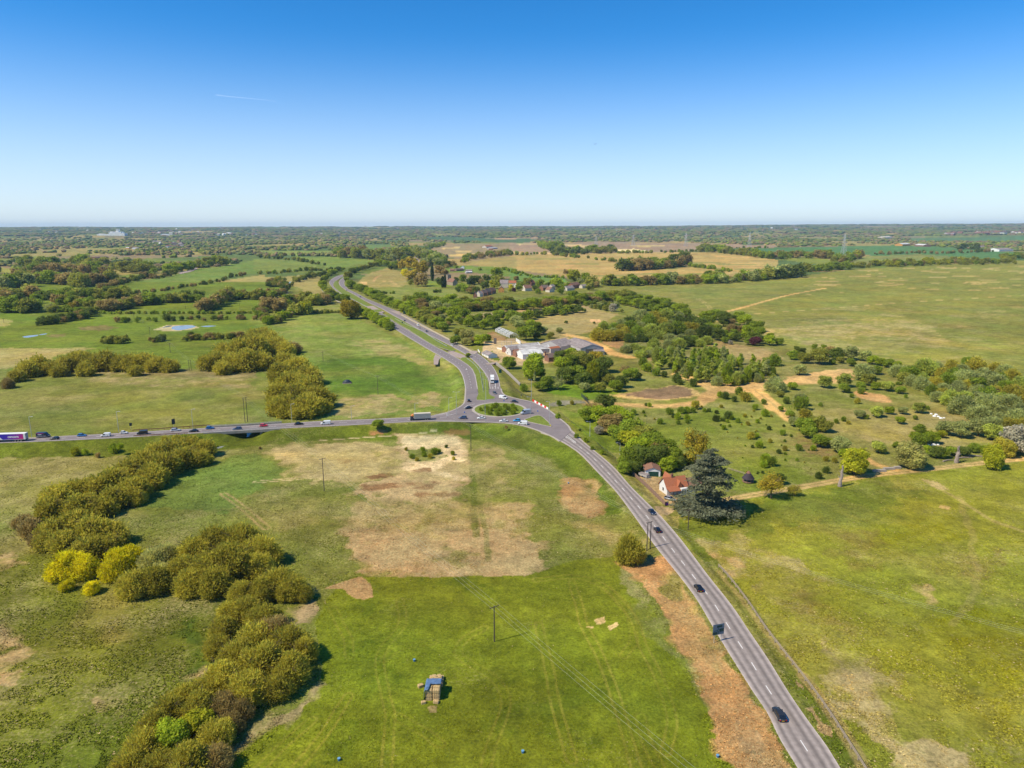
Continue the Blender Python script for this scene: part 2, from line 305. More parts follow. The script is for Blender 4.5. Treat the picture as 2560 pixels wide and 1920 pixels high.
# ------------------------------------------------------------------ ground sheet
def in_poly(px, py, poly):
    poly = np.asarray(poly, float); ins = np.zeros(px.shape, bool); n = len(poly); j = n-1
    for i in range(n):
        xi, yi = poly[i][:2]; xj, yj = poly[j][:2]
        if yi != yj: ins ^= ((yi > py) != (yj > py)) & (px < (xj-xi)*(py-yi)/(yj-yi)+xi)
        j = i
    return ins
def build_ground():
    ys = np.arange(2140, 588, -2.5)
    d1 = flat(np.full_like(ys, 1280.), ys)[:, 1]
    d = np.r_[np.arange(-60, d1[0]-4, 9), d1, np.arange(d1[-1]+200, 12000, 230), np.arange(12100, 22500, 500)]
    u = np.r_[np.linspace(-1.35, -.76, 30), np.linspace(-.755, .755, 1060), np.linspace(.76, 1.35, 30)]
    D, U = np.meshgrid(d, u, indexing='ij')
    Y = D; X = U*(np.maximum(D, 95)*math.cos(PITCH)+CAMH*math.sin(PITCH))
    Z = terr(X, Y); P = np.stack([X, Y, Z], -1); PF = np.stack([X, Y, np.zeros_like(Z)], -1)
    zc = np.maximum(-((PF-np.array([0, 0, CAMH])) @ Rn)[..., 2], 5)
    v = (P-np.array([0, 0, CAMH])) @ Rn; v[..., 2] = np.minimum(v[..., 2], -5)
    px = 1280+F*v[..., 0]/-v[..., 2]; py = 960-F*v[..., 1]/-v[..., 2]
    n1 = fbm(X/22, Y/22, 1)-.5; n2 = fbm(X/22+50, Y/22+9, 2)-.5
    n3 = fbm(X/6, Y/6, 5)-.5; n4 = fbm(X/6+30, Y/6+3, 6)-.5
    big = fbm(X/70, Y/70, 8, 4); mid = fbm(X/18, Y/18, 12, 4); sml = fbm(X/4.5, Y/4.5, 14, 3)
    C = np.zeros(P.shape[:2]+(4,)); C[..., :3] = (.185, .205, .042); C[..., 3] = .30
    k = (1/zc*F)                                      # photo px per metre
    foresh = np.clip(CAMH/np.maximum(D, 60), 0, 1)
    def paint(poly, rgb, straw=None, warp=3.0, alpha=1.0, thr=None, nz=None):
        """warp in metres; thr dithers the patch by noise"""
        poly = np.asarray(poly, float); pad = 40
        bb = (px > poly[:, 0].min()-pad) & (px < poly[:, 0].max()+pad) & (py > poly[:, 1].min()-pad) & (py < poly[:, 1].max()+pad)
        if not bb.any(): return
        w = warp*2*k[bb]
        ks = (.35, 1.0, 1.7, 2.4) if warp >= 2 else (1.0,)
        m = sum(in_poly(px[bb]+w*kk*(n1[bb]*.8+n3[bb]), py[bb]+w*kk*(n2[bb]*.8+n4[bb])*foresh[bb], poly).astype(float) for kk in ks)/len(ks)*alpha
        if thr is not None:
            N = (mid*.45+sml*.55)[bb]; m = m*(.25+.75*sm(thr-.06, thr+.16, N))
        c = C[bb]; c[:, :3] += (np.array(rgb)-c[:, :3])*m[:, None]
        if straw is not None: c[:, 3] += (straw-c[:, 3])*m
        C[bb] = c
    def track(pts, w, rgb, alpha=.8, straw=None, wob=1.0, gap=None):
        """w in metres on the ground; gap = distance between two wheel lines"""
        if isinstance(w, tuple): w, = w
        G = catmull(flat(np.array([p[0] for p in pts], float), np.array([p[1] for p in pts], float))[:, :2], max(12, len(pts)*6))
        gx, gy = proj(np.c_[G, np.zeros(len(G))])[:2]; pad = 30
        bb = (px > gx.min()-pad) & (px < gx.max()+pad) & (py > gy.min()-pad) & (py < gy.max()+pad)
        xb = X[bb]+n3[bb]*wob; yb = Y[bb]+n4[bb]*wob; dm = np.full(xb.shape, 1e9)
        for a, b in zip(G[:-1], G[1:]):
            e = b-a; t = np.clip(((xb-a[0])*e[0]+(yb-a[1])*e[1])/max(e@e, 1e-9), 0, 1)
            dm = np.minimum(dm, np.hypot(xb-a[0]-t*e[0], yb-a[1]-t*e[1]))
        if gap: dm = np.abs(dm-gap/2)
        soft = np.maximum(w*.35, 1.2/k[bb])
        m = (1-sm(w/2, w/2+soft, dm))*alpha
        if gap: m = m*(.5+.5*sm(.36, .58, (mid*.5+sml*.5)[bb]))
        c = C[bb]; c[:, :3] += (np.array(rgb)-c[:, :3])*m[:, None]
        if straw is not None: c[:, 3] += (straw-c[:, 3])*m
        C[bb] = c
    TAN = (.40, .29, .145); PALE = (.62, .47, .32); RUST = (.40, .205, .085); SAND = (.68, .42, .19); BROWN = (.25, .175, .115)
    MEAD = (.205, .205, .036); BRI = (.188, .215, .018); RG = (.252, .265, .034); DK = (.105, .145, .024); STR = (.47, .36, .165)
    # far land: scrubby dark green, then the fields
    paint([(-900, 560), (3500, 560), (3500, 705), (-900, 705)], (.115, .135, .045), .2, 0)
    fz = Y > 1500; c1_, c2_, rv = cells((X[fz]+Y[fz]*.15)/430, Y[fz]/620-X[fz]/3000)
    fcol = np.array([(.15, .21, .045), (.115, .17, .05), (.20, .22, .06), (.36, .27, .12), (.26, .20, .13), (.095, .15, .05), (.30, .26, .10), (.14, .19, .04)])[(rv*7.99).astype(int)]
    cc = C[fz]; cc[:, :3] = fcol; cc[:, 3] = .2; C[fz] = cc
    far = [('a', [(190, 440), (300, 420), (490, 425), (470, 448), (250, 450)], (.22, .27, .05)), ('a', [(100, 505), (500, 500), (760, 512), (700, 545), (350, 545), (180, 525)], (.20, .25, .045)),
           ('a', [(860, 695), (1100, 640), (1500, 580), (1650, 530), (1900, 505), (2250, 440), (2250, 560), (2000, 590), (1880, 615), (1700, 660), (1400, 700), (1150, 745)], (.15, .23, .045)),
           ('a', [(1430, 735), (1700, 672), (1950, 622), (2290, 575), (2290, 730), (1950, 745), (1800, 725), (1600, 750)], (.34, .30, .12)),
           ('b', [(-20, 600), (300, 590), (660, 542), (670, 570), (560, 610), (560, 640), (600, 740), (480, 800), (400, 700), (200, 640), (0, 710)], (.34, .30, .12)),
           ('a', [(1010, 580), (1230, 570), (1240, 600), (1050, 625)], (.17, .23, .05)), ('a', [(330, 800), (480, 795), (470, 825), (340, 825)], (.2, .25, .04)), ('a', [(730, 780), (1100, 765), (1130, 775), (760, 795)], (.17, .22, .05)),
           ('a', [(1140, 875), (1350, 830), (1745, 815), (1745, 860), (1500, 890), (1180, 900)], (.20, .25, .03)), ('a', [(1840, 890), (1960, 800), (2290, 775), (2290, 900)], (.19, .24, .03)),
           ('b', [(-20, 782), (240, 780), (230, 890), (-20, 890)], (.19, .24, .03)), ('a', [(1090, 440), (1300, 437), (1680, 465), (1650, 480), (1300, 470)], (.17, .22, .05)), ('a', [(660, 862), (860, 850), (860, 895), (680, 895)], (.23, .25, .05)),
           ('a', [(-20, 505), (100, 530), (160, 580), (60, 590), (-20, 600)], (.29, .30, .07)), ('a', [(250, 635), (400, 640), (520, 655), (500, 690), (300, 680)], (.29, .30, .07)),
           ('b', [(20, 375), (690, 372), (690, 402), (330, 412), (20, 392)], (.20, .26, .055)), ('b', [(300, 420), (700, 425), (1165, 460), (1100, 492), (900, 480), (700, 535), (600, 515), (560, 478)], (.17, .24, .045)),
           ('b', [(-20, 440), (300, 450), (520, 485), (530, 520), (300, 545), (-20, 545)], (.18, .235, .05)), ('b', [(930, 320), (1170, 313), (1170, 352), (960, 365)], (.14, .22, .06)),
           ('b', [(1440, 252), (1900, 245), (2300, 258), (2300, 300), (1900, 290), (1500, 275)], (.07, .14, .06)), ('b', [(1960, 255), (2300, 248), (2300, 268), (2000, 268)], (.42, .29, .19)),
           ('b', [(1500, 350), (1600, 312), (2250, 300), (2250, 460), (1850, 450), (1650, 425), (1550, 390)], (.30, .23, .15)), ('b', [(1660, 405), (1800, 392), (1920, 390), (1920, 400), (1700, 425)], (.60, .42, .18)),
           ('b', [(1600, 345), (1760, 335), (1760, 348), (1620, 356)], (.58, .43, .22)), ('b', [(1720, 372), (1870, 366), (1870, 380), (1740, 386)], (.55, .40, .2)),
           ('c', [(-20, 305), (200, 300), (420, 302), (900, 300), (1300, 303), (1700, 308), (2300, 325), (2300, 345), (1900, 350), (1600, 372), (1200, 385), (700, 400), (-20, 400)], (.33, .235, .185)),
           ('c', [(410, 318), (560, 312), (690, 332), (560, 340)], (.62, .46, .26)), ('c', [(970, 320), (1250, 318), (1350, 330), (1100, 338)], (.60, .46, .24)), ('c', [(880, 362), (1050, 352), (1170, 372), (900, 388)], (.80, .66, .40)),
           ('c', [(-20, 380), (100, 378), (100, 402), (-20, 404)], (.55, .4, .2)), ('c', [(200, 385), (340, 380), (340, 402), (200, 400)], (.62, .44, .24)), ('c', [(20, 305), (230, 303), (240, 316), (60, 320)], (.6, .46, .26)),
           ('c', [(-20, 255), (310, 248), (300, 262), (-20, 268)], (.40, .28, .2)), ('c', [(-20, 270), (160, 263), (150, 300), (-20, 300)], (.08, .15, .06)),
           ('c', [(-20, 415), (350, 400), (1100, 380), (1700, 380), (2000, 400), (2300, 450), (2300, 520), (2100, 545), (1700, 590), (1300, 585), (900, 610), (740, 630), (560, 580), (450, 590), (-20, 530)], (.44, .32, .13)),
           ('b', [(1820, 480), (2000, 435), (2250, 415), (2250, 520), (2000, 515)], (.36, .29, .115)), ('b', [(1560, 490), (1850, 500), (2250, 520), (2250, 600), (1900, 560), (1560, 560)], (.15, .23, .035)),
           ('c', [(-20, 530), (180, 580), (450, 605), (480, 640), (200, 650), (-20, 620)], (.13, .25, .06)), ('c', [(1880, 358), (2300, 340), (2300, 420), (2150, 395)], (.08, .19, .07)),
           ('d', [(-20, 350), (450, 335), (1100, 322), (1350, 330), (1900, 368), (2300, 385), (2300, 450), (1900, 440), (1500, 430), (900, 410), (500, 400), (350, 380), (-20, 390)], (.085, .20, .075)),
           ('d', [(800, 420), (1300, 398), (1800, 435), (1700, 450), (1300, 465), (900, 490), (700, 480)], (.21, .235, .075)), ('d', [(60, 440), (350, 420), (700, 470), (620, 520), (300, 470)], (.21, .26, .05)),
           ('d', [(1190, 262), (1500, 252), (2300, 255), (2300, 290), (1700, 292), (1250, 285)], (.09, .19, .085)),
           ('c', [(-20, 0)]+[(0, 0)], None)]
    for f in far:
        if f[2] is None: continue
        paint(q(f[0], *f[1]), f[2], .25, 2.5)
    for s in range(26):                               # straw streaks on the stubble
        x0 = rng.uniform(1290, 1900); y0 = rng.uniform(640, 690)
        paint([(x0, y0), (x0+rng.uniform(40, 120), y0+rng.uniform(-3, 3)), (x0+rng.uniform(40, 120), y0+rng.uniform(2, 5)), (x0+5, y0+rng.uniform(2, 4))], (.56, .37, .16) if s % 2 else (.22, .24, .06), .4, 3)
    # left meadows
    paint([(-400, 705), (720, 705), (640, 790), (650, 950), (-400, 980)], (.150, .205, .024), .12, 2)
    paint([(-50, 868), (60, 872), (200, 868), (230, 872), (140, 890), (100, 920), (-50, 922)], (.36, .32, .11), .5, 4)
    paint([(-50, 795), (40, 800), (20, 815), (-50, 820)], (.34, .32, .10), .4, 4)
    paint(q('a', (680, 1030), (900, 1015), (1030, 1030), (900, 1060), (700, 1055)), (.22, .15, .07), .3, 4, .8)
    paint(q('a', (400, 1100), (560, 1085), (560, 1110), (420, 1120)), (.22, .16, .08), .3, 3, .7)
    paint(q('a', (1330, 1050), (1450, 1010), (1640, 1010), (1720, 1030), (1640, 1055), (1430, 1065)), (.48, .40, .28), .2, 1.5)
    paint([(-400, 930), (420, 925), (700, 940), (700, 1060), (-400, 1100)], (.190, .208, .046), .28, 3)
    paint([(150, 925), (640, 930), (700, 950), (640, 975), (300, 965)], (.29, .24, .10), .6, 6, 1, .45)
    paint([(640, 930), (705, 935), (760, 1050), (600, 1060)], (.16, .2, .04), .3, 5)
    paint([(620, 800), (720, 785), (860, 780), (960, 830), (1120, 900), (1165, 960), (1140, 1025), (900, 1045), (760, 1050), (700, 930), (690, 880)], (.170, .225, .040), .25, 3)
    paint([(720, 785), (860, 782), (960, 830), (1090, 905), (960, 900), (800, 880), (720, 860)], (.21, .26, .055), .35, 6, .8, .42)
    paint([(880, 850), (960, 850), (1060, 890), (1090, 920), (1000, 905), (930, 880)], (.35, .28, .13), .5, 8, .8, .45)
    paint([(800, 900), (1000, 890), (1100, 940), (1080, 985), (820, 985)], (.105, .175, .022), .15, 6, .9)
    paint(q('f', (740, 110), (1000, 95), (1200, 90), (1300, 160), (1500, 60), (1590, 80), (1600, 180), (1400, 210), (1200, 250), (800, 290), (640, 270)), (.36, .27, .13), .6, 5, .9, .40)
    paint([(300, 925), (640, 920), (640, 945), (350, 940)], (.17, .12, .08), .3, 3, .5)
    # bank grass and road side
    paint([(-400, 1140), (0, 1108), (400, 1090), (520, 1084), (800, 1068), (1080, 1057), (1190, 1057), (1300, 1064), (1420, 1112), (1500, 1190), (1560, 1280), (1500, 1290), (1440, 1200), (1340, 1130), (1200, 1100), (800, 1100), (540, 1125), (0, 1160), (-400, 1180)], (.125, .165, .020), .10, 2)
    paint([(-400, 1150), (0, 1145), (330, 1140), (300, 1165), (60, 1300), (-400, 1380)], (.225, .225, .06), .5, 4)
    # centre rough field
    paint([(330, 1175), (540, 1125), (800, 1102), (1200, 1102), (1340, 1132), (1440, 1205), (1540, 1330), (1560, 1400), (1310, 1442), (900, 1442), (760, 1400), (600, 1310), (330, 1320), (250, 1240)], (.175, .20, .042), .35, 3)
    paint([(400, 1180), (640, 1130), (700, 1180), (560, 1290), (380, 1260)], (.155, .215, .050), .10, 6)
    paint([(690, 1115), (900, 1105), (1010, 1120), (1040, 1170), (1000, 1200), (760, 1200), (700, 1180)], (.44, .34, .16), .75, 6, 1, .36)
    paint([(740, 1150), (900, 1120), (910, 1165), (780, 1185)], (.42, .34, .15), .6, 6, .8)
    paint([(990, 1085), (1110, 1080), (1176, 1100), (1180, 1150), (1175, 1200), (1150, 1245), (1040, 1250), (900, 1235), (880, 1215), (1000, 1190)], (.50, .345, .22), .6, 5, 1, .26)
    paint([(1010, 1090), (1100, 1085), (1150, 1100), (1175, 1125), (1172, 1150), (1120, 1165), (1090, 1175), (1170, 1190), (1160, 1200), (1000, 1178), (980, 1160), (1030, 1140), (1000, 1115)], (.70, .55, .40), .2, 3, 1, .34)
    paint([(1020, 1125), (1100, 1118), (1120, 1140), (1090, 1158), (1015, 1155)], (.15, .19, .03), .3, 3, .9)
    for pl in ([(915, 1190), (975, 1180), (985, 1192), (930, 1198)], [(900, 1212), (1000, 1205), (1005, 1222), (920, 1225)], [(1005, 1210), (1090, 1200), (1080, 1220), (1010, 1222)], [(1020, 1175), (1080, 1168), (1080, 1184), (1030, 1184)], [(1030, 1228), (1150, 1222), (1160, 1236), (1040, 1240)], [(840, 1148), (862, 1150), (860, 1162), (842, 1160)]):
        paint(pl, (.24, .135, .075), .3, 2.5, .95, .35)
    paint([(880, 1335), (960, 1310), (1060, 1330), (1190, 1320), (1320, 1330), (1350, 1400), (1330, 1460), (1000, 1465), (920, 1455), (870, 1390)], (.42, .285, .165), .6, 6, 1, .30)
    paint([(1150, 1270), (1260, 1250), (1330, 1290), (1330, 1340), (1230, 1330)], (.33, .255, .12), .6, 7, .8, .45)
    paint([(860, 1240), (1040, 1250), (1180, 1240), (1320, 1260), (1330, 1340), (1100, 1340), (900, 1340)], (.40, .29, .16), .6, 8, .7, .40)
    paint([(1160, 1130), (1230, 1110), (1290, 1160), (1280, 1230), (1200, 1220)], (.33, .27, .12), .6, 7, .8, .47)
    track([(640, 1205), (760, 1195), (900, 1178), (1020, 1163), (1100, 1155)], .7, (.55, .42, .28), .8, gap=2.2, wob=.4)
    track([(560, 1235), (620, 1280), (665, 1320)], .8, (.42, .3, .17), .7, gap=2.4)
    track([(1190, 1340), (1185, 1250), (1180, 1150)], 2.0, (.11, .15, .02), .7); track([(1220, 1400), (1215, 1330), (1200, 1260)], 1.5, (.11, .15, .02), .6)
    track([(800, 1101), (1000, 1088), (1090, 1080)], 1.0, (.6, .5, .36), .8)
    paint([(920, 1078), (980, 1072), (960, 1085), (920, 1090)], (.30, .16, .08), .3, 2); paint([(1110, 1075), (1170, 1072), (1180, 1085), (1120, 1088)], (.33, .17, .08), .3, 2, .7)
    paint([(1395, 1200), (1440, 1193), (1488, 1203), (1500, 1240), (1518, 1285), (1490, 1290), (1440, 1288), (1412, 1250)], (.45, .235, .11), .5, 2.5, 1, .28)
    paint([(1440, 1290), (1510, 1288), (1530, 1320), (1590, 1345), (1620, 1350), (1600, 1400), (1540, 1400)], (.30, .25, .09), .5, 5, .8, .42)
    # bottom left field
    paint([(-600, 1300), (60, 1330), (200, 1470), (430, 1490), (560, 1500), (520, 1600), (480, 1760), (330, 1920), (330, 2200), (-600, 2200)], (.160, .185, .022), .38, 3)
    for pl in ([(-40, 1395), (30, 1375), (45, 1390), (20, 1425), (-40, 1440)], [(-20, 1560), (25, 1555), (70, 1590), (60, 1625), (-20, 1600)], [(-20, 1640), (80, 1620), (70, 1650), (10, 1680), (-20, 1675)], [(0, 1690), (50, 1680), (40, 1710), (0, 1715)], [(225, 1750), (270, 1730), (280, 1745), (230, 1765)], [(455, 1690), (500, 1670), (510, 1720), (460, 1730)]):
        paint(pl, (.47, .34, .20), .5, 3, .9, .33)
    paint([(470, 1560), (500, 1540), (490, 1700), (465, 1760), (455, 1700)], (.10, .15, .02), .1, 3, .9)
    # bottom centre field
    paint([(560, 1920), (620, 1850), (700, 1810), (760, 1760), (800, 1700), (790, 1560), (815, 1500), (880, 1445), (1040, 1442), (1310, 1440), (1440, 1400), (1540, 1390), (1560, 1440), (1620, 1500), (1700, 1630), (1730, 1720), (1780, 1800), (1830, 1920), (1880, 2200), (480, 2200)], BRI, .05, 1.0)
    for pl in ([(820, 1445), (1240, 1445), (1000, 1560), (860, 1560)], [(870, 1600), (1010, 1600), (1040, 1720), (900, 1760)], [(800, 1820), (960, 1800), (950, 1920), (780, 1920)], [(1240, 1680), (1450, 1700), (1520, 1860), (1300, 1900)]):
        paint(pl, (.115, .155, .012), .05, 9, .8, .42)
    paint([(1000, 1560), (1200, 1500), (1240, 1600), (1100, 1680), (1000, 1650)], (.205, .225, .018), .1, 10, .6, .4)
    paint([(1560, 1400), (1620, 1500), (1700, 1630), (1760, 1720), (1740, 1730), (1660, 1620), (1600, 1520), (1540, 1440)], (.20, .215, .06), .5, 3, .9)
    LT = (.290, .265, .045)
    for pl, a in [([(830, 1520), (870, 1600), (875, 1640)], .5), ([(1000, 1500), (1005, 1560), (960, 1620), (950, 1660), (965, 1740), (975, 1800), (965, 1920)], .6), ([(1210, 1570), (1160, 1600), (1150, 1640), (1240, 1700), (1265, 1760), (1230, 1860), (1215, 1920)], .55),
                  ([(1430, 1455), (1450, 1520), (1460, 1560), (1500, 1640), (1530, 1720), (1560, 1810), (1590, 1920)], .75), ([(1340, 1450), (1430, 1442), (1500, 1460), (1580, 1540), (1610, 1620), (1650, 1700), (1680, 1800), (1665, 1880)], .7), ([(1345, 1560), (1370, 1660), (1390, 1760), (1430, 1900)], .6),
                  ([(870, 1740), (820, 1820), (740, 1920)], .6), ([(780, 1800), (700, 1870), (640, 1930)], .5), ([(1085, 1605), (1000, 1620), (960, 1650)], .4), ([(990, 1790), (1060, 1830), (1100, 1860)], .4), ([(1600, 1790), (1620, 1860), (1650, 1920)], .5), ([(1520, 1470), (1570, 1520), (1585, 1600), (1560, 1640)], .4)]:
        track(pl, .45, LT, a, wob=.5, gap=2.1)
    paint(q('j', (610, 110), (700, 60), (800, 40), (900, 10), (990, 70), (1005, 190), (930, 215), (850, 200), (780, 120)), (.40, .26, .14), .3, 1.2)
    paint(q('k', (720, 370), (810, 350), (820, 400), (760, 415)), (.6, .42, .22), .3, 1.0); paint(q('k', (830, 430), (920, 395), (940, 420), (850, 465)), (.62, .44, .24), .3, 1.0); paint(q('k', (650, 430), (715, 430), (710, 448), (660, 440)), (.6, .42, .22), .3, .6)
    paint([(1065, 1768), (1092, 1766), (1088, 1785), (1070, 1784)], (.45, .33, .15), .5, .8)
    paint([(745, 1530), (790, 1500), (800, 1520), (780, 1560), (750, 1555)], (.40, .30, .2), .5, 2); paint([(560, 1900), (650, 1820), (740, 1770), (790, 1700), (800, 1710), (750, 1780), (670, 1830), (600, 1890)], (.36, .27, .17), .5, 2, .9)
    # rusty dead growth beside the right road
    paint([(1530, 1405), (1580, 1415), (1650, 1385), (1675, 1400), (1690, 1450), (1740, 1500), (1770, 1560), (1800, 1620), (1850, 1700), (1900, 1770), (1935, 1830), (1990, 1940), (2060, 2200), (1900, 2200), (1830, 1925), (1790, 1850), (1770, 1780), (1740, 1720), (1700, 1620), (1640, 1500), (1600, 1450)], (.52, .285, .145), .35, 2.2, 1, .20)
    paint([(1640, 1440), (1690, 1440), (1720, 1500), (1690, 1510), (1650, 1480)], (.15, .18, .03), .3, 2, .8); paint([(1760, 1580), (1810, 1660), (1790, 1700), (1750, 1640)], (.45, .30, .12), .6, 3, .6, .45)
    paint([(1840, 1780), (1960, 1880), (2000, 1960), (1860, 1960)], (.45, .30, .20), .4, 4, .7, .4)
    # right field
    paint([(1660, 1290), (1700, 1300), (1830, 1256), (1960, 1232), (2100, 1205), (2260, 1184), (2470, 1162), (2620, 1150), (3300, 1100), (3300, 2200), (2240, 2200), (2150, 1917), (1800, 1430), (1720, 1360)], RG, .22, 2)
    paint([(1700, 1310), (1850, 1270), (2200, 1200), (2300, 1230), (2100, 1300), (1900, 1330), (1760, 1370)], (.150, .19, .026), .15, 8, .9)
    paint([(1740, 1340), (1880, 1340), (2000, 1400), (2060, 1480), (1960, 1520), (1800, 1410)], (.28, .25, .07), .6, 8, .9, .42)
    paint([(1740, 1400), (1790, 1380), (1860, 1410), (1880, 1440), (1800, 1435)], (.42, .28, .14), .5, 4, .8, .4)
    paint([(2050, 1600), (2200, 1640), (2260, 1760), (2200, 1860), (2080, 1760)], (.30, .27, .09), .7, 8, .8, .42)
    paint([(2100, 1660), (2170, 1680), (2280, 1850), (2460, 1930), (2260, 1960), (2200, 1860), (2120, 1740)], (.46, .35, .18), .85, 5, .95, .42)
    paint([(2240, 1870), (2340, 1850), (2420, 1900), (2440, 1960), (2220, 1960)], (.60, .45, .26), .7, 4, 1, .34)
    for pl in ([(2300, 1560), (2560, 1500), (2560, 1700), (2400, 1720)], [(2100, 1300), (2300, 1280), (2400, 1350), (2200, 1400)], [(2450, 1700), (2560, 1740), (2560, 1900), (2480, 1860)]):
        paint(pl, (.245, .25, .012), .15, 12, .8, .40)
    for pl in ([(1960, 1480), (2100, 1500), (2140, 1560), (2000, 1560)], [(2080, 1340), (2200, 1320), (2240, 1400), (2120, 1420)], [(2120, 1800), (2190, 1810), (2180, 1860), (2130, 1850)], [(2380, 1400), (2500, 1380), (2520, 1440), (2400, 1460)]):
        paint(pl, (.21, .17, .045), .3, 7, .7, .42)
    track([(2310, 1200), (2400, 1250), (2480, 1300), (2560, 1330)], 1.6, (.45, .36, .18), .5, wob=2); track([(2400, 1240), (2440, 1400), (2430, 1500), (2380, 1560)], 1.5, (.42, .34, .16), .3, wob=3)
    paint([(2300, 1196), (2345, 1205), (2380, 1225), (2340, 1222)], (.55, .42, .22), .4, 2, .9); paint([(2350, 1260), (2375, 1265), (2370, 1275), (2345, 1270)], (.5, .36, .18), .4, 2, .8); paint([(2310, 1460), (2330, 1462), (2340, 1500), (2310, 1508)], (.46, .32, .15), .5, 2.5, .8)
    # roadside verge right
    paint([(1425, 1062), (1470, 1105), (1535, 1160), (1580, 1212), (1625, 1262), (1668, 1302), (1725, 1362), (1778, 1435), (1840, 1514), (1930, 1645), (2030, 1796), (2110, 1917), (2160, 1917), (2020, 1700), (1830, 1440), (1740, 1350), (1700, 1290), (1640, 1262), (1560, 1170), (1480, 1090), (1430, 1045)], (.14, .175, .022), .3, 1.2)
    paint(q('l', (310, 1160), (360, 1140), (480, 1280), (560, 1320), (570, 1400), (480, 1380), (430, 1340), (440, 1290), (380, 1200)), (.42, .29, .17), .4, 1.2); paint(q('l', (230, 900), (290, 930), (290, 960), (240, 950)), (.4, .28, .17), .3, .8)
    track([(2009, 1690), (2090, 1800), (2160, 1920)], 2.2, (.42, .30, .16), .65, wob=1.5); track([(1800, 1430), (1900, 1560), (2009, 1690)], 1.2, (.42, .32, .16), .5, wob=1.5)
    # rough land right of the junction
    paint([(1260, 960), (1330, 940), (1500, 940), (1700, 900), (1960, 895), (2160, 880), (2560, 960), (2900, 960), (2900, 1140), (2560, 1147), (2260, 1180), (1960, 1228), (1815, 1250), (1680, 1200), (1560, 1120), (1440, 1060), (1330, 995)], (.200, .215, .046), .36, 3)
    paint([(1330, 960), (1400, 955), (1560, 975), (1500, 1000), (1380, 985)], (.145, .225, .020), .1, 4); paint([(1390, 1020), (1480, 1040), (1560, 1130), (1520, 1130), (1430, 1060)], (.150, .22, .020), .15, 3, .8)
    paint([(1600, 1060), (1800, 1020), (1960, 1120), (2040, 1200), (1840, 1240), (1760, 1160)], (.175, .215, .030), .2, 7, .85)
    paint([(1980, 1050), (2100, 1020), (2300, 1020), (2500, 1050), (2560, 1090), (2300, 1130), (2160, 1100)], (.26, .235, .07), .5, 6, .9)
    paint([(1990, 1080), (2060, 1110), (2090, 1150), (2050, 1150), (1990, 1110)], (.24, .16, .08), .3, 4, .8, .4); paint([(1960, 1020), (2000, 1060), (1960, 1050)], (.3, .19, .1), .2, 2)
    paint([(1480, 830), (1600, 800), (1740, 800), (1880, 850), (2000, 880), (2140, 900), (2140, 950), (1960, 960), (1700, 950), (1560, 900)], (.165, .17, .042), .4, 5)
    paint([(1210, 855), (1280, 845), (1330, 860), (1420, 840), (1440, 900), (1300, 915), (1270, 905), (1240, 910), (1200, 885)], (.50, .385, .27), .1, 1.5)
    paint(q('F', (270, 190), (420, 160), (560, 240), (560, 290), (420, 290), (290, 250)), (.36, .22, .12), .3, 2); paint(q('F', (380, 420), (440, 500), (520, 545), (470, 570), (370, 540), (330, 530)), (.14, .2, .02), .1, .8)
    paint([(1310, 808), (1400, 780), (1460, 770), (1545, 785), (1480, 830), (1400, 845), (1330, 832)], (.33, .27, .115), .5, 3); paint(q('S', (270, 365), (370, 360), (380, 390), (290, 395)), (.60, .40, .25), .2, 1)
    paint([(1143, 790), (1270, 776), (1470, 762), (1480, 772), (1290, 788), (1145, 797)], (.38, .28, .17), .4, 1.5)
    paint(q('c', (1600, 1170), (1800, 1150), (2000, 1190), (2212, 1220), (2340, 1300), (2212, 1340), (2000, 1310), (1750, 1200)), (.38, .27, .13), .4, 2.5)
    paint(q('c', (760, 1150), (960, 1140), (980, 1230), (860, 1200)), (.36, .21, .11), .3, 3); paint(q('c', (1060, 1240), (1230, 1250), (1260, 1340), (1120, 1300)), (.36, .22, .12), .3, 3)
    # sandy tracks
    track(q('c', (480, 1095), (620, 1130), (760, 1195), (880, 1260), (1020, 1290)), 9, SAND, 1, .1, 3)
    track(q('c', (1440, 1440), (1560, 1480), (1680, 1530), (1820, 1570), (2000, 1560), (2250, 1500)), 8, SAND, 1, .1, 3)
    paint(q('c', (1640, 1500), (1900, 1510), (2100, 1480), (2300, 1480), (2300, 1560), (2100, 1590), (1850, 1600), (1700, 1570)), (.56, .38, .20), .2, 4, .95)
    track(q('c', (2000, 1570), (2120, 1590), (2200, 1660), (2270, 1740)), 7, SAND, 1, .1, 2); track([(1885, 975), (1920, 1000), (1960, 1035), (1982, 1052)], 6, SAND, .95, .1, 1); track([(1885, 975), (1920, 1000), (1960, 1035), (1982, 1052)], 1.2, (.42, .30, .15), .8, .1, 1)
    track(q('c', (1760, 1560), (1700, 1640), (1600, 1700)), 7, (.52, .34, .17), .95, .1, 3); track(q('g', (1700, 90), (1640, 150), (1450, 185), (1200, 190), (900, 175), (640, 160)), 7.5, (.54, .34, .17), .95, .15, 3)
    paint(q('g', (830, 90), (1100, 60), (1400, 10), (1580, 40), (1640, 90), (1560, 120), (1300, 140), (1000, 130)), (.60, .42, .19), .5, 2.5); paint(q('g', (900, 85), (1100, 60), (1400, 15), (1560, 50), (1540, 110), (1300, 130), (1060, 115)), (.255, .175, .125), .2, 2.5)
    paint(q('d', (100, 1520), (150, 1470), (500, 1400), (740, 1385), (790, 1430), (780, 1470), (560, 1510), (300, 1530)), (.62, .39, .20), .2, 3); paint(q('h', (730, 70), (780, 60), (1000, 90), (1060, 110), (1060, 160), (900, 150), (760, 110)), (.55, .32, .16), .2, 2)
    paint(q('g', (320, 170), (440, 140), (600, 140), (640, 160), (480, 180), (340, 200)), (.27, .24, .22), .1, 1)
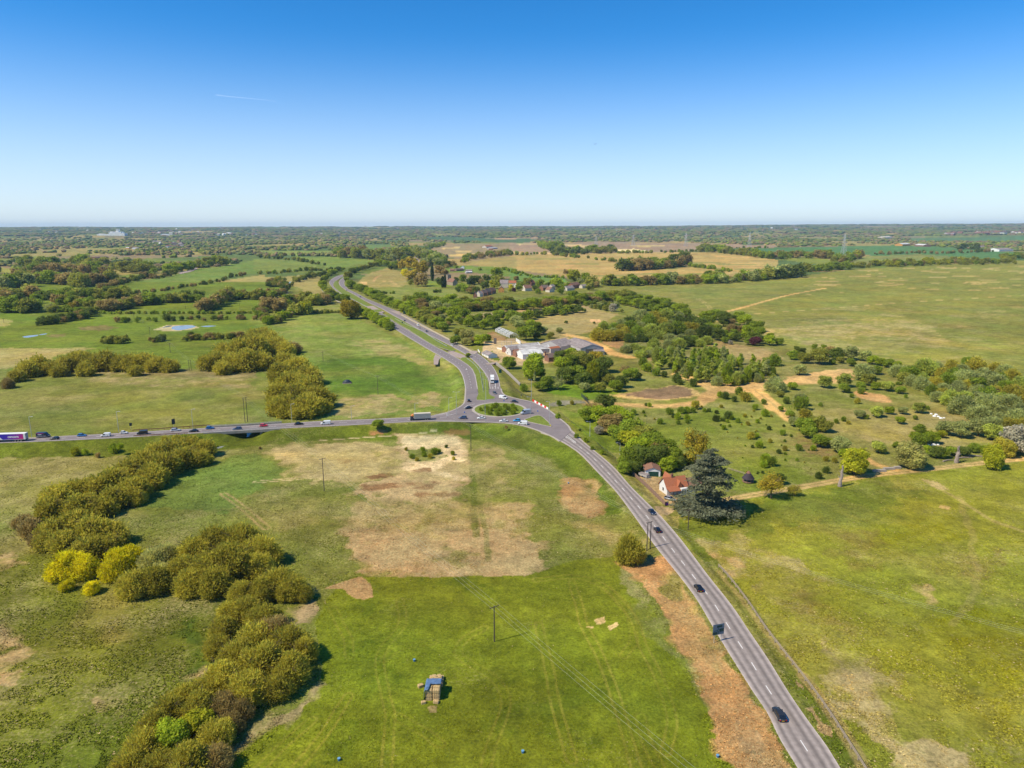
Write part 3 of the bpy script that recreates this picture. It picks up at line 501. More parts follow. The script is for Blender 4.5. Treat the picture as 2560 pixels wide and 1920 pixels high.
    track([(1815, 1250), (1860, 1241), (1920, 1231), (2000, 1218), (2080, 1204), (2170, 1189), (2250, 1180), (2350, 1170), (2460, 1157), (2560, 1147), (2700, 1135)], 3.4, (.58, .40, .21), 1, .1, .8)
    track([(1815, 1250), (1920, 1231), (2080, 1204), (2250, 1180), (2460, 1157), (2560, 1147)], .7, (.28, .24, .08), .75, .3, 1); track(q('h', (840, 640), (900, 680), (1000, 715), (1100, 740)), 3.5, SAND, .95, .1, 1)
    # cottage yard and lay-by
    paint(q('C', (330, 640), (700, 700), (700, 900), (950, 1000), (960, 1080), (860, 1150), (740, 1110), (560, 960), (350, 720)), (.40, .265, .165), .1, .3)
    paint(q('C', (560, 1130), (740, 1150), (900, 1180), (880, 1240), (760, 1290), (700, 1330), (600, 1180)), (.50, .37, .26), .1, .4); paint(q('C', (700, 1260), (1000, 1300), (950, 1500), (820, 1440)), (.30, .27, .08), .5, 1.2, .8)
    paint(q('C', (110, 650), (240, 640), (500, 900), (740, 1130), (560, 1110), (350, 900)), (.26, .235, .06), .4, 1)
    # far right field
    paint([(1545, 716), (1700, 706), (1900, 697), (2000, 690), (2140, 672), (2560, 652), (3200, 630), (3200, 1020), (2560, 965), (2450, 945), (2330, 925), (2250, 905), (2160, 885), (2060, 868), (1930, 862), (1870, 835), (1790, 790), (1720, 765), (1640, 740)], (.225, .235, .055), .22, 2)
    paint([(1560, 718), (1900, 705), (2100, 720), (1900, 750), (1740, 790), (1650, 750)], (.205, .225, .055), .3, 8, .8); paint([(1860, 805), (2100, 790), (2200, 820), (2000, 850), (1880, 840)], (.19, .21, .06), .5, 8, .8, .4)
    paint([(1920, 820), (2300, 800), (2400, 870), (2200, 890), (2000, 860)], (.37, .31, .12), .65, 10, .8, .44); paint([(2100, 850), (2560, 860), (2560, 960), (2300, 920)], (.275, .265, .055), .3, 12, .7)
    paint(q('c', (1550, 960), (1700, 900), (1720, 960), (2050, 1000), (2250, 1060), (2300, 1110), (2100, 1080), (1900, 1000), (1700, 970)), (.50, .38, .17), .5, 5, .9, .33)
    track([(1725, 797), (1770, 790), (1800, 783), (1860, 768), (1920, 751), (1980, 736), (2060, 721)], 5, SAND, .9, .2, 2); track([(1740, 795), (1800, 790), (1920, 782), (2100, 769), (2250, 757), (2560, 738)], 3.0, (.52, .40, .19), .7, .3, 3); track(q('c', (1600, 780), (1680, 830), (1730, 890)), 1, (.5, .4, .2), .7, .3, 2, gap=4)
    for s in range(60):
        x0 = rng.uniform(1950, 2600); y0 = 660+rng.random()**2*60+(2560-x0)*.03; L = rng.uniform(15, 60)
        paint([(x0, y0), (x0+L, y0+rng.uniform(0, 3)), (x0+L, y0+3), (x0+2, y0+2.5)], (.50, .38, .17), .5, 3, .7)
    for s in range(70):
        x0 = rng.uniform(1900, 2560); y0 = rng.uniform(760, 900); L = rng.uniform(30, 120)
        paint([(x0, y0), (x0+L, y0+rng.uniform(-2, 6)), (x0+L, y0+6), (x0+2, y0+5)], (.36, .31, .12) if s % 2 else (.17, .20, .05), .5, 6, .6, .42)
    # field between the trees by the church, river meadow
    paint(q('b', (880, 640), (960, 570), (1140, 515), (1300, 560), (1300, 660), (1250, 680), (900, 690)), (.30, .25, .085), .4, 3); track(q('b', (900, 690), (1060, 680), (1240, 675)), 3, (.50, .36, .18), .8); track(q('b', (1010, 640), (1040, 600), (1080, 580)), 4, (.55, .33, .17), .8); track(q('b', (1060, 640), (1150, 630), (1210, 660)), 5, (.55, .35, .17), .8); paint(q('b', (900, 640), (960, 640), (960, 660), (920, 660)), (.6, .4, .2), .2, 3)
    paint(q('b', (900, 700), (1300, 690), (1850, 700), (1850, 770), (1300, 800), (1080, 770)), (.19, .23, .05), .3, 4); paint(q('b', (1480, 630), (1700, 640), (1700, 680), (1480, 690)), (.18, .25, .035), .2, 2)
    paint(q('b', (470, 840), (740, 800), (740, 900), (480, 890)), (.24, .26, .06), .35, 2)
    # verges of the dual carriageway
    track([(1195, 884), (1155, 862), (1103, 835), (1045, 803), (1010, 786)], 3, (.40, .34, .17), .7, wob=2)
    # broad natural variation of every field
    g = 1+.24*(big-.5)*2+.22*(mid-.5)*2; C[..., :3] *= g[..., None]
    v1 = fbm(X/34+3, Y/34, 51, 4); v2 = fbm(X/28+9, Y/28, 57, 4); nr_ = 1-sm(900, 2500, D)
    C[..., :3] *= (1-.16*sm(.52, .68, v1)*nr_)[..., None]; tt = (sm(.54, .70, v2)*.45*np.clip(C[..., 3]*1.6, 0, 1)*nr_)[..., None]; C[..., :3] = C[..., :3]*(1-tt)+np.array([.40, .31, .14])*tt
    warmn = (fbm(X/40+7, Y/40+3, 31, 3)-.5); C[..., 0] *= 1+.18*warmn*2; C[..., 2] *= 1-.1*warmn
    C[..., 0] *= 1.06; C[..., 2] *= .72; C = np.clip(C, .004, .95)
    global GRID; GRID = (d, u, C)
    nr, nc = Z.shape; idx = np.arange(nr*nc).reshape(nr, nc)
    Fc = np.stack([idx[:-1, :-1], idx[:-1, 1:], idx[1:, 1:], idx[1:, :-1]], -1).reshape(-1, 4)
    me = mesh_np('ground', P.reshape(-1, 3), Fc, cols={'albedo': C.reshape(-1, 4)}, smooth=True)
    m = bpy.data.materials.new('grassland'); m.use_nodes = True; n = m.node_tree; b = n.nodes['Principled BSDF']; L = n.links.new
    b.inputs['Roughness'].default_value = .95; b.inputs['Specular IOR Level'].default_value = .08
    at = n.nodes.new('ShaderNodeAttribute'); at.attribute_name = 'albedo'; geo = n.nodes.new('ShaderNodeNewGeometry')
    def noise(sc_, det, ro=.6):
        x = n.nodes.new('ShaderNodeTexNoise'); x.inputs['Scale'].default_value = sc_; x.inputs['Detail'].default_value = det; x.inputs['Roughness'].default_value = ro
        L(geo.outputs['Position'], x.inputs['Vector']); return x
    def rngm(src, a, b_, c, d):
        x = n.nodes.new('ShaderNodeMapRange')
        for kk, v in zip(('From Min', 'From Max', 'To Min', 'To Max'), (a, b_, c, d)): x.inputs[kk].default_value = v
        L(src, x.inputs['Value']); return x.outputs[0]
    fine = noise(1.5, 8, .78); med = noise(.12, 6, .62); pat = noise(1.3, 9, .8); low = noise(.045, 5, .6)
    f1 = rngm(fine.outputs['Fac'], .30, .70, .48, 1.52); f2 = rngm(med.outputs['Fac'], .3, .7, .70, 1.30)
    mu0 = n.nodes.new('ShaderNodeMath'); mu0.operation = 'MULTIPLY'; L(f1, mu0.inputs[0]); L(f2, mu0.inputs[1])
    wd = noise(.42, 4, .65); f3 = rngm(wd.outputs['Fac'], .32, .68, .76, 1.20); mu = n.nodes.new('ShaderNodeMath'); mu.operation = 'MULTIPLY'; L(mu0.outputs[0], mu.inputs[0]); L(f3, mu.inputs[1])
    # straw tufts: threshold falls with the painted straw amount
    ad = n.nodes.new('ShaderNodeMath'); ad.operation = 'ADD'; L(pat.outputs['Fac'], ad.inputs[0])
    s1 = rngm(at.outputs['Alpha'], 0, 1, -.24, .12); s2 = rngm(low.outputs['Fac'], .3, .7, -.10, .10); a2 = n.nodes.new('ShaderNodeMath'); a2.operation = 'ADD'; L(s1, a2.inputs[0]); L(s2, a2.inputs[1]); L(a2.outputs[0], ad.inputs[1]); th = rngm(ad.outputs[0], .38, .56, 0, .75)
    mix = n.nodes.new('ShaderNodeMix'); mix.data_type = 'RGBA'; L(th, mix.inputs['Factor']); L(at.outputs['Color'], mix.inputs[6]); mix.inputs[7].default_value = (.42, .335, .15, 1)
    # dark green tufts
    pt2 = noise(.8, 6, .7); dk = rngm(pt2.outputs['Fac'], .52, .66, 0, .6); mix2 = n.nodes.new('ShaderNodeMix'); mix2.data_type = 'RGBA'; mix2.blend_type = 'MULTIPLY'
    L(dk, mix2.inputs['Factor']); L(mix.outputs[2], mix2.inputs[6]); mix2.inputs[7].default_value = (.42, .55, .5, 1)
    scl = n.nodes.new('ShaderNodeVectorMath'); scl.operation = 'SCALE'; L(mix2.outputs[2], scl.inputs[0]); L(mu.outputs[0], scl.inputs['Scale']); L(scl.outputs[0], b.inputs['Base Color'])
    bu = n.nodes.new('ShaderNodeBump'); bu.inputs['Strength'].default_value = .8; bu.inputs['Distance'].default_value = .4; L(fine.outputs['Fac'], bu.inputs['Height']); L(bu.outputs[0], b.inputs['Normal'])
    o = obj('ground', me, None, m); tag(o, kind='structure'); return o
build_ground()

# ------------------------------------------------------------------ roads
def road_mat(name, rgb, wheels=True):
    m = bpy.data.materials.new(name); m.use_nodes = True; n = m.node_tree; b = n.nodes['Principled BSDF']; L = n.links.new
    b.inputs['Roughness'].default_value = .82; b.inputs['Specular IOR Level'].default_value = .25
    uv = n.nodes.new('ShaderNodeUVMap'); uv.uv_map = 'uv'; sp = n.nodes.new('ShaderNodeSeparateXYZ'); L(uv.outputs[0], sp.inputs[0])
    geo = n.nodes.new('ShaderNodeNewGeometry'); no = n.nodes.new('ShaderNodeTexNoise'); no.inputs['Scale'].default_value = .8; no.inputs['Detail'].default_value = 8; L(geo.outputs['Position'], no.inputs['Vector'])
    cr = n.nodes.new('ShaderNodeValToRGB'); cr.color_ramp.interpolation = 'EASE'; L(sp.outputs[0], cr.inputs[0])
    e = cr.color_ramp.elements; st = [(0, 1.7), (.05, 1.3), (.15, .68), (.24, 1.2), (.38, .72), (.46, 1.05), (.50, 1.1), (.56, .9), (.64, .62), (.76, 1.18), (.87, .72), (.95, 1.3), (1, 1.8)] if wheels else [(0, 1.7), (.04, 1.2), (.5, .98), (.95, 1.1), (1, 1.5)]
    e[0].position = 0; e[1].position = 1
    while len(e) < len(st): e.new(.5)
    for x, (p, v) in zip(sorted(range(len(e))), st): e[x].position = p
    for x, (p, v) in zip(range(len(e)), st): e[x].color = (v/2, v/2, v/2, 1)
    sc1 = n.nodes.new('ShaderNodeVectorMath'); sc1.operation = 'SCALE'; L(cr.outputs[0], sc1.inputs[0])
    mr = n.nodes.new('ShaderNodeMapRange'); mr.inputs['From Min'].default_value = .3; mr.inputs['From Max'].default_value = .7; mr.inputs['To Min'].default_value = 1.72; mr.inputs['To Max'].default_value = 2.28; L(no.outputs['Fac'], mr.inputs['Value']); L(mr.outputs[0], sc1.inputs['Scale'])
    m3 = n.nodes.new('ShaderNodeVectorMath'); m3.operation = 'MULTIPLY'; L(sc1.outputs[0], m3.inputs[0]); m3.inputs[1].default_value = rgb; L(m3.outputs[0], b.inputs['Base Color']); return m
M['asphalt'] = road_mat('asphalt_worn', (.285, .240, .215)); M['asphalt2'] = road_mat('asphalt', (.215, .180, .172), False); M['asphalt3'] = mat('asphalt_junction', (.215, .180, .174), .85, var=.16, scale=.12)
M['paint'] = mat('road_paint', (.72, .70, .66), .7, var=.15, scale=2); M['pale_asphalt'] = mat('pale_asphalt', (.36, .28, .235), .9, var=.15, scale=.4)
def ribbon(name, a, b, m, lift=0, skirt=.35, inset=0.0, kind='structure'):
    a = np.array(a); b = np.array(b); n = len(a); a = a.copy(); b = b.copy(); a[:, 2] += lift; b[:, 2] += lift
    s = np.r_[0, np.cumsum(np.linalg.norm(np.diff((a+b)/2, axis=0), axis=1))]
    rows = [a-np.array([0, 0, skirt]), a]+[a+(b-a)*t for t in (.25, .5, .75)]+[b, b-np.array([0, 0, skirt])]
    us = [0, 0, .25, .5, .75, 1, 1]; V = np.stack(rows, 1).reshape(-1, 3); UV = np.array([[u, s[i]] for i in range(n) for u in us]); k = len(us)
    idx = np.arange(n*k).reshape(n, k); Fc = np.stack([idx[:-1, :-1], idx[:-1, 1:], idx[1:, 1:], idx[1:, :-1]], -1).reshape(-1, 4)
    o = obj(name, mesh_np(name, V, Fc, uv=UV), None, m); return tag(o, kind=kind)
def polysheet(name, P3, m, lift=0, skirt=.3, kind='structure', parent=None):
    """flat sheet with a skirt from an outline of 3D points"""
    P3 = [Vector(p)+Vector((0, 0, lift)) for p in P3]; tri = tessellate_polygon([P3]); n = len(P3)
    V = P3+[p-Vector((0, 0, skirt)) for p in P3]; me = bpy.data.meshes.new(name)
    me.from_pydata([tuple(v) for v in V], [], [tuple(t) for t in tri]+[(i, (i+1) % n, n+(i+1) % n, n+i) for i in range(n)]); me.update()
    o = obj(name, me, parent, m)
    if kind: tag(o, kind=kind)
    return o
def pxpoly(pts, z, n=0):
    P = flat(np.array([p[0] for p in pts], float), np.array([p[1] for p in pts], float), z)
    if n: P = catmull(np.vstack([P, P[:1]]), n)[:-1]
    return [tuple(p) for p in P]
rt = edges3d(RT_L, RT_R, RT_Z, 120); ribbon('road', *rt, M['asphalt'])
lf = edges3d(LF_T, LF_B, LF_Z, 90); ribbon('road', *lf, M['asphalt2'])
dw = edges3d(DW_L, DW_R, D_Z, 110); ribbon('road', *dw, M['asphalt2'], .004); de = edges3d(DE_L, DE_R, D_Z, 110); ribbon('road', *de, M['asphalt2'], .004)
polysheet('junction_road', pxpoly(JUNC, 3.0), M['asphalt3'], .012)
far_road = edges3d([(1028, 626), (1030, 636), (1034, 644), (1041, 652), (1050, 661)], [(1032, 626), (1036, 636), (1042, 644), (1049, 651), (1058, 660)], [.6, .6], 12); ribbon('road', *far_road, M['pale_asphalt'])
rail = edges3d(q('a', (1540, 560), (1640, 535), (1700, 500), (1715, 480), (1695, 455)), q('a', (1560, 570), (1665, 545), (1725, 505), (1735, 480), (1705, 452)), [.4, .4], 20); ribbon('road', *rail, M['pale_asphalt'])
path1 = edges3d(q('b', (555, 660), (560, 700), (590, 735), (605, 760), (660, 785), (750, 830)), q('b', (562, 660), (568, 700), (600, 735), (612, 757), (668, 783), (760, 828)), [.15, .15], 24); ribbon('path', *path1, M['kerb'], .05, .3)
foot = edges3d(q('b', (1250, 925), (1400, 1005), (1600, 1105), (1780, 1200), (1890, 1262)), q('b', (1258, 918), (1408, 997), (1610, 1098), (1792, 1192), (1900, 1252)), [1.1, 1.6, 2.2], 40); ribbon('path', *foot, mat('path_grit', (.46, .38, .24), .95, var=.2, scale=.5), .05, .4)
foot2 = edges3d(q('F', (420, 590), (560, 690), (700, 820), (770, 885)), q('F', (450, 580), (585, 685), (720, 810), (780, 870)), [2.0, 2.4], 20); ribbon('path', *foot2, M['concrete'], .05, 1.2)
foot3 = edges3d([(1138, 1038), (1158, 1018), (1163, 1005)], [(1128, 1036), (1150, 1014), (1159, 1002)], [3, 3], 14)
# central reservation crossings and aprons
polysheet('road_crossing', pxpoly(q('b', (1655, 1242), (1700, 1235), (1835, 1285), (1770, 1300), (1700, 1275)), 2.0), M['pale_asphalt'], .03)
polysheet('road_crossing', pxpoly(q('b', (955, 850), (1010, 845), (1110, 900), (1040, 915), (975, 880)), 1.0), M['pale_asphalt'], .03)
polysheet('lay_by_road', pxpoly(q('b', (1150, 885), (1190, 890), (1240, 892), (1245, 915), (1290, 945), (1240, 925)), 1.0), M['pale_asphalt'], .03)
polysheet('field_entrance_road', pxpoly(q('b', (1536, 1352), (1534, 1300), (1550, 1262), (1605, 1290), (1580, 1310), (1572, 1350)), 2.0), M['pale_asphalt'], -.1)
polysheet('farm_entrance_road', pxpoly(q('F', (40, 450), (110, 425), (190, 430), (180, 460), (100, 475)), 2.2), M['pale_asphalt'], .03)
polysheet('farm_entrance_road', pxpoly(q('F', (300, 600), (400, 585), (440, 590), (400, 612), (330, 612)), 2.5), M['pale_asphalt'], .03)
for seg in (JUNC[1:7], JUNC[11:20], JUNC[20:26]):
    P = [Vector(tuple(v)) for v in catmull(flat(np.array([a[0] for a in seg], float), np.array([a[1] for a in seg], float), 3.0), 40)]; nn = []
    for i, a in enumerate(P): d = (P[min(i+1, 39)]-P[max(i-1, 0)]).normalized(); nn.append(Vector((-d.y, d.x, 0))*.45)
    ribbon('kerb', [a-b for a, b in zip(P, nn)], [a+b for a, b in zip(P, nn)], M['kerb'], .06, .4)
# islands: kerbed and grassed
M['island'] = mat('island_grass', (.16, .20, .022), .95, var=.4, scale=.8, bump=.8)
def island(pts, z, apron=None, n=40, m='island', h=.13):
    P = pxpoly(pts, z, n); c = Vector(np.mean(np.array(P), 0))
    o = polysheet('kerb', P, M['kerb'], h, .3)
    Q = [tuple(c+(Vector(p)-c)*(1-(apron or .5)/max((Vector(p)-c).length, 1.2))) for p in P]
    polysheet('verge', Q, M[m], h+.03, .2)
el = [(1248.5+69*math.cos(t), 1024.5+18.5*math.sin(t)) for t in np.linspace(0, 2*math.pi, 24, endpoint=False)]
island(el, 3.0, 1.6, 60)
island([(1196, 985), (1195, 975), (1188.5, 940), (1178, 918), (1150, 896), (1166, 893), (1198, 917), (1217, 942), (1222, 972), (1222, 983), (1228, 990), (1240, 996.5), (1194, 1001)], np.array([3, 2.95, 2.75, 2.6, 2.3, 2.3, 2.6, 2.8, 2.95, 3, 3, 3, 3]), .5, 60)
island([(1310, 1048.4), (1349, 1039), (1380, 1066), (1358, 1063), (1318, 1054)], 3.0, .5, 40)
island(q('b', (1110, 915), (1170, 925), (1300, 995), (1500, 1105), (1690, 1205), (1735, 1235), (1690, 1237), (1520, 1175), (1330, 1060), (1190, 975)), 1.55, .6, 60)
island(q('b', (1000, 880), (1060, 877), (1092, 893), (1050, 898)), 1.0, .4, 24)
island(q('b', (680, 662), (676, 640), (700, 628), (715, 668), (765, 712), (860, 762), (930, 800), (985, 855), (960, 855), (840, 790), (742, 740), (695, 700)), .6, .5, 60)
# markings
def dash(c, period, on, w, lift, name='road_marking', t0=0, t1=1):
    c = np.array(c); s = np.r_[0, np.cumsum(np.linalg.norm(np.diff(c, axis=0), axis=1))]; V = []; Fs = []
    def at(u): return np.array([np.interp(u, s, c[:, i]) for i in range(3)])
    u = s[-1]*t0
    while u+on < s[-1]*t1:
        p0 = at(u); p1 = at(u+on); d = p1-p0; d /= np.linalg.norm(d); nn = np.array([-d[1], d[0], 0])*w/2
        k = len(V); V += [p0-nn, p0+nn, p1+nn, p1-nn]; Fs.append((k, k+3, k+2, k+1)); u += period
    V = np.array(V); V[:, 2] += lift; o = obj(name, mesh_np(name, V, np.array(Fs)), None, M['paint']); tag(o, kind='structure')
cen = (rt[0]+rt[1])/2; dash(rt[0]+(rt[1]-rt[0])*.47, 9, 3.2, .20, .006, t0=.03)
dash((lf[0]+lf[1])/2, 9, 4, .22, .008); dash((dw[0]+dw[1])/2, 9, 3, .2, .012); dash((de[0]+de[1])/2, 9, 3, .2, .012)
for e, off in ((dw, .03), (dw, .97), (de, .03), (de, .97), (lf, .06), (lf, .94)):
    dash(e[0]+(e[1]-e[0])*off, 3.0, 2.97, .16, .010, t0=.02)
def hatch(pts, z):
    P = pxpoly(pts, z); V = []; Fs = []
    for a, b in zip(P[:-1], P[1:]):
        a = Vector(a); b = Vector(b); d = (b-a).normalized(); nn = Vector((-d.y, d.x, 0))*.12; k = len(V); V += [a-nn, a+nn, b+nn, b-nn]; Fs.append((k, k+3, k+2, k+1))
    V = [(v.x, v.y, v.z+.024) for v in V]; me = bpy.data.meshes.new('road_marking'); me.from_pydata(V, [], Fs); o = obj('road_marking', me, None, M['paint']); tag(o, kind='structure')
hatch([(1381, 1065), (1398, 1074), (1416, 1087), (1440, 1106)], 2.95); hatch([(1362, 1068), (1384, 1076), (1414, 1090), (1440, 1108)], 2.95)
for t in (.15, .35, .55, .75): hatch([(1381+35*t, 1065+22*t), (1368+42*t, 1069+22*t)], 2.95)
def arrow(x, y, dx, dy, z):
    hatch([(x, y), (x+dx, y+dy)], z); hatch([(x+dx*.35-3, y+dy*.45), (x, y), (x+dx*.35+3, y+dy*.45)], z)
arrow(1165.8, 921, 7, 16, 2.4); arrow(1157, 926, 3, 6, 2.4); arrow(1232, 976, 0, -9, 2.85); arrow(1246, 977, -1, -10, 2.85); hatch([(1226, 973.5), (1238, 973.5)], 2.9); hatch([(1238.6, 952), (1239, 974)], 2.85)
hatch([(1187, 1010), (1170, 1013), (1160, 1020)], 3.0); hatch([(1190, 1016), (1186, 1030), (1200, 1040)], 3.0); hatch([(1140, 1034), (1100, 1043)], 3.0)
# water
M['water'] = mat('water_surface', (.26, .27, .27), .10, spec=.5, var=.2, scale=.3); M['mud'] = mat('wet_mud', (.10, .08, .055), .6, var=.3)
def water(pts, z=.05, n=24): return polysheet('water', pxpoly(pts, z, n), M['water'], 0, .05)
water(q('a', (1480, 1045), (1500, 1022), (1620, 1012), (1690, 1022), (1640, 1040), (1540, 1056))); water(q('a', (1730, 1022), (1800, 1016), (1870, 1018), (1790, 1028))); water(q('a', (190, 1112), (250, 1102), (330, 1096), (310, 1108), (230, 1120))); water(q('a', (1400, 1033), (1450, 1016), (1490, 1017), (1450, 1030))); water(q('a', (340, 1092), (400, 1084), (400, 1090), (350, 1098)))
water(q('b', (250, 668), (262, 645), (310, 635), (322, 648), (315, 665))); water(q('b', (385, 610), (400, 600), (430, 600), (436, 612), (400, 624))); water(q('b', (240, 740), (246, 715), (270, 712), (280, 735), (262, 745)))
water(q('b', (560, 1668), (575, 1620), (600, 1600), (590, 1660)), .15, 0)
polysheet('river_water', pxpoly([(520, 1110), (540, 1098), (560, 1084), (565, 1072), (660, 1062), (655, 1075), (640, 1086), (585, 1102), (545, 1122)], .05, 30), M['water'], 0, .1)
# ------------------------------------------------------------------ vehicles (x forward, built around the origin)
PAINTS = {}
def paintm(k, rgb, metal=.2):
    if k not in PAINTS:
        PAINTS[k] = mat('car_paint_'+k, rgb, .28, metal=metal, spec=.6)
    return PAINTS[k]
def wheel_mesh(r=.32, w=.22):
    m = MB(); n = 14; rg = []
    for (y, rr) in ((-w/2, r*.9), (-w/2+.03, r), (w/2-.03, r), (w/2, r*.9)): rg.append([(rr*math.cos(2*math.pi*k/n), y, rr*math.sin(2*math.pi*k/n)) for k in range(n)])
    m.loft(rg); return m.mesh('tyre', True)
def rim_mesh(r=.2, w=.235):
    m = MB(); n = 12
    m.loft([[(r*math.cos(2*math.pi*k/n), y, r*math.sin(2*math.pi*k/n)) for k in range(n)] for y in (-w/2, w/2)]); return m.mesh('rim')
WH = {}
def wheel(parent, x, y, r):
    if r not in WH:
        a = wheel_mesh(r, .24 if r < .4 else .32); a.materials.append(M['rubber']); b = rim_mesh(r*.62, .25 if r < .4 else .33); b.materials.append(M['hub']); WH[r] = (a, b)
    w = bpy.data.objects.new('wheel', WH[r][0]); link(w); w.parent = parent; w.location = (x, y, r)
    h = bpy.data.objects.new('rim', WH[r][1]); link(h); h.parent = w
def ring(x, hw, z0, z1, rnd=.12):
    """closed cross-section of a body at station x"""
    h = z1-z0
    return [(x, -hw*.86, z0), (x, -hw, z0+h*.3), (x, -hw*.985, z0+h*.72), (x, -hw*(1-rnd), z1), (x, 0, z1+.03), (x, hw*(1-rnd), z1), (x, hw*.985, z0+h*.72), (x, hw, z0+h*.3), (x, hw*.86, z0)]
CARS = {}
def car_proto(kind):
    """hatch, saloon, estate, suv"""
    if kind in CARS: return CARS[kind]
    Ln, Wd, Ht = {'hatch': (4.1, 1.75, 1.48), 'saloon': (4.6, 1.8, 1.44), 'estate': (4.7, 1.82, 1.5), 'suv': (4.6, 1.88, 1.68), 'mini': (3.6, 1.65, 1.48)}[kind]
    x0, x1 = -Ln/2, Ln/2; hw = Wd/2; belt = Ht*.60
    b = MB()                                         # lower body
    rear = {'saloon': .86}.get(kind, .94)
    st = [(x0, .82, .34, belt*.78*rear), (x0+.12, .95, .22, belt*rear), (x0+.6, 1, .19, belt), (x0+Ln*.35, 1, .18, belt*1.0), (x1-Ln*.36, 1, .18, belt*.97), (x1-Ln*.24, .99, .18, belt*.93), (x1-.35, .93, .2, belt*.80), (x1-.08, .82, .26, belt*.68), (x1, .7, .34, belt*.55)]
    b.loft([ring(x, hw*w, a, z) for x, w, a, z in st])
    roofr = {'hatch': .18, 'saloon': .9, 'estate': .22, 'suv': .2, 'mini': .15}[kind]
    g = MB(); y = hw                                 # glasshouse
    base = [(x0+roofr*.55, .86), (x0+roofr+.5, .92), (x1-Ln*.40, .90), (x1-Ln*.27, .80)]
    top = [(x0+roofr+.45, .72), (x0+roofr+.7, .76), (x1-Ln*.52, .74), (x1-Ln*.46, .70)]
    n = 4; rings_ = []
    lo = [(x, -y*w, belt*.93) for x, w in base]+[(x, y*w, belt*.93) for x, w in reversed(base)]
    hi = [(x, -y*w, Ht-.05) for x, w in top]+[(x, y*w, Ht-.05) for x, w in reversed(top)]
    g.loft([lo, hi])
    rf = MB(); up = [(a*.985+ .0, b_*.9, Ht) for a, b_, c in hi]; rf.loft([[(a, b_*1.02, Ht-.055) for a, b_, c in hi], up])
    for s in (-1, 1):                                # pillars are part of the painted roof
        for (bx, bw), (tx, tw) in ((base[0], top[0]), (base[3], top[3]), (((base[1][0]+base[2][0])/2, .915), ((top[1][0]+top[2][0])/2, .755))):
            rf.tube([(bx, s*y*bw*1.01, belt*.9), (tx, s*y*tw*1.01, Ht-.04)], .035, 4)
    root = empty('parked_car' if False else 'car')
    bo = b.build('body', paintm('white', (.7, .7, .7)), root, True); g.build('windows', M['glass'], root); rf.build('roof', paintm('white', (.7, .7, .7)), root)
    gr = MB().box(x1-.06, x1+.012, -hw*.5, hw*.5, .34, .52); gr.box(x1-.2, x1+.0, -hw*.72, hw*.72, .2, .3); gr.build('grille', M['black_plastic'], root)
    for s in (-1, 1):
        MB().loft([[(x1-.3, s*hw*.50, belt*.62), (x1-.3, s*hw*.86, belt*.62), (x1-.3, s*hw*.86, belt*.78), (x1-.3, s*hw*.50, belt*.78)], [(x1+.0, s*hw*.46, belt*.56), (x1-.1, s*hw*.76, belt*.56), (x1-.12, s*hw*.76, belt*.68), (x1-.02, s*hw*.46, belt*.68)]]).build('headlight', M['lamp'], root)
        MB().box(x0-.015, x0+.18, min(s*hw*.55, s*hw*.88), max(s*hw*.55, s*hw*.88), belt*.58, belt*.80).build('tail_light', M['tail'], root)
        MB().box(x1-Ln*.36, x1-Ln*.33, min(s*hw*1.0, s*hw*1.16), max(s*hw*1.0, s*hw*1.16), belt*.95, belt*1.12).build('mirror', M['black_plastic'], root)
        for xx in (x0+.78, x1-.82): wheel(root, xx, s*(hw-.1), .34 if kind == 'suv' else .32)
    MB().box(x0-.03, x0+.02, -.26, .26, .42, .54).build('number_plate', M['plate_y'], root); MB().box(x1-.02, x1+.025, -.26, .26, .30, .41).build('number_plate', M['plate_w'], root)
    CARS[kind] = root; root['_used'] = False; return root
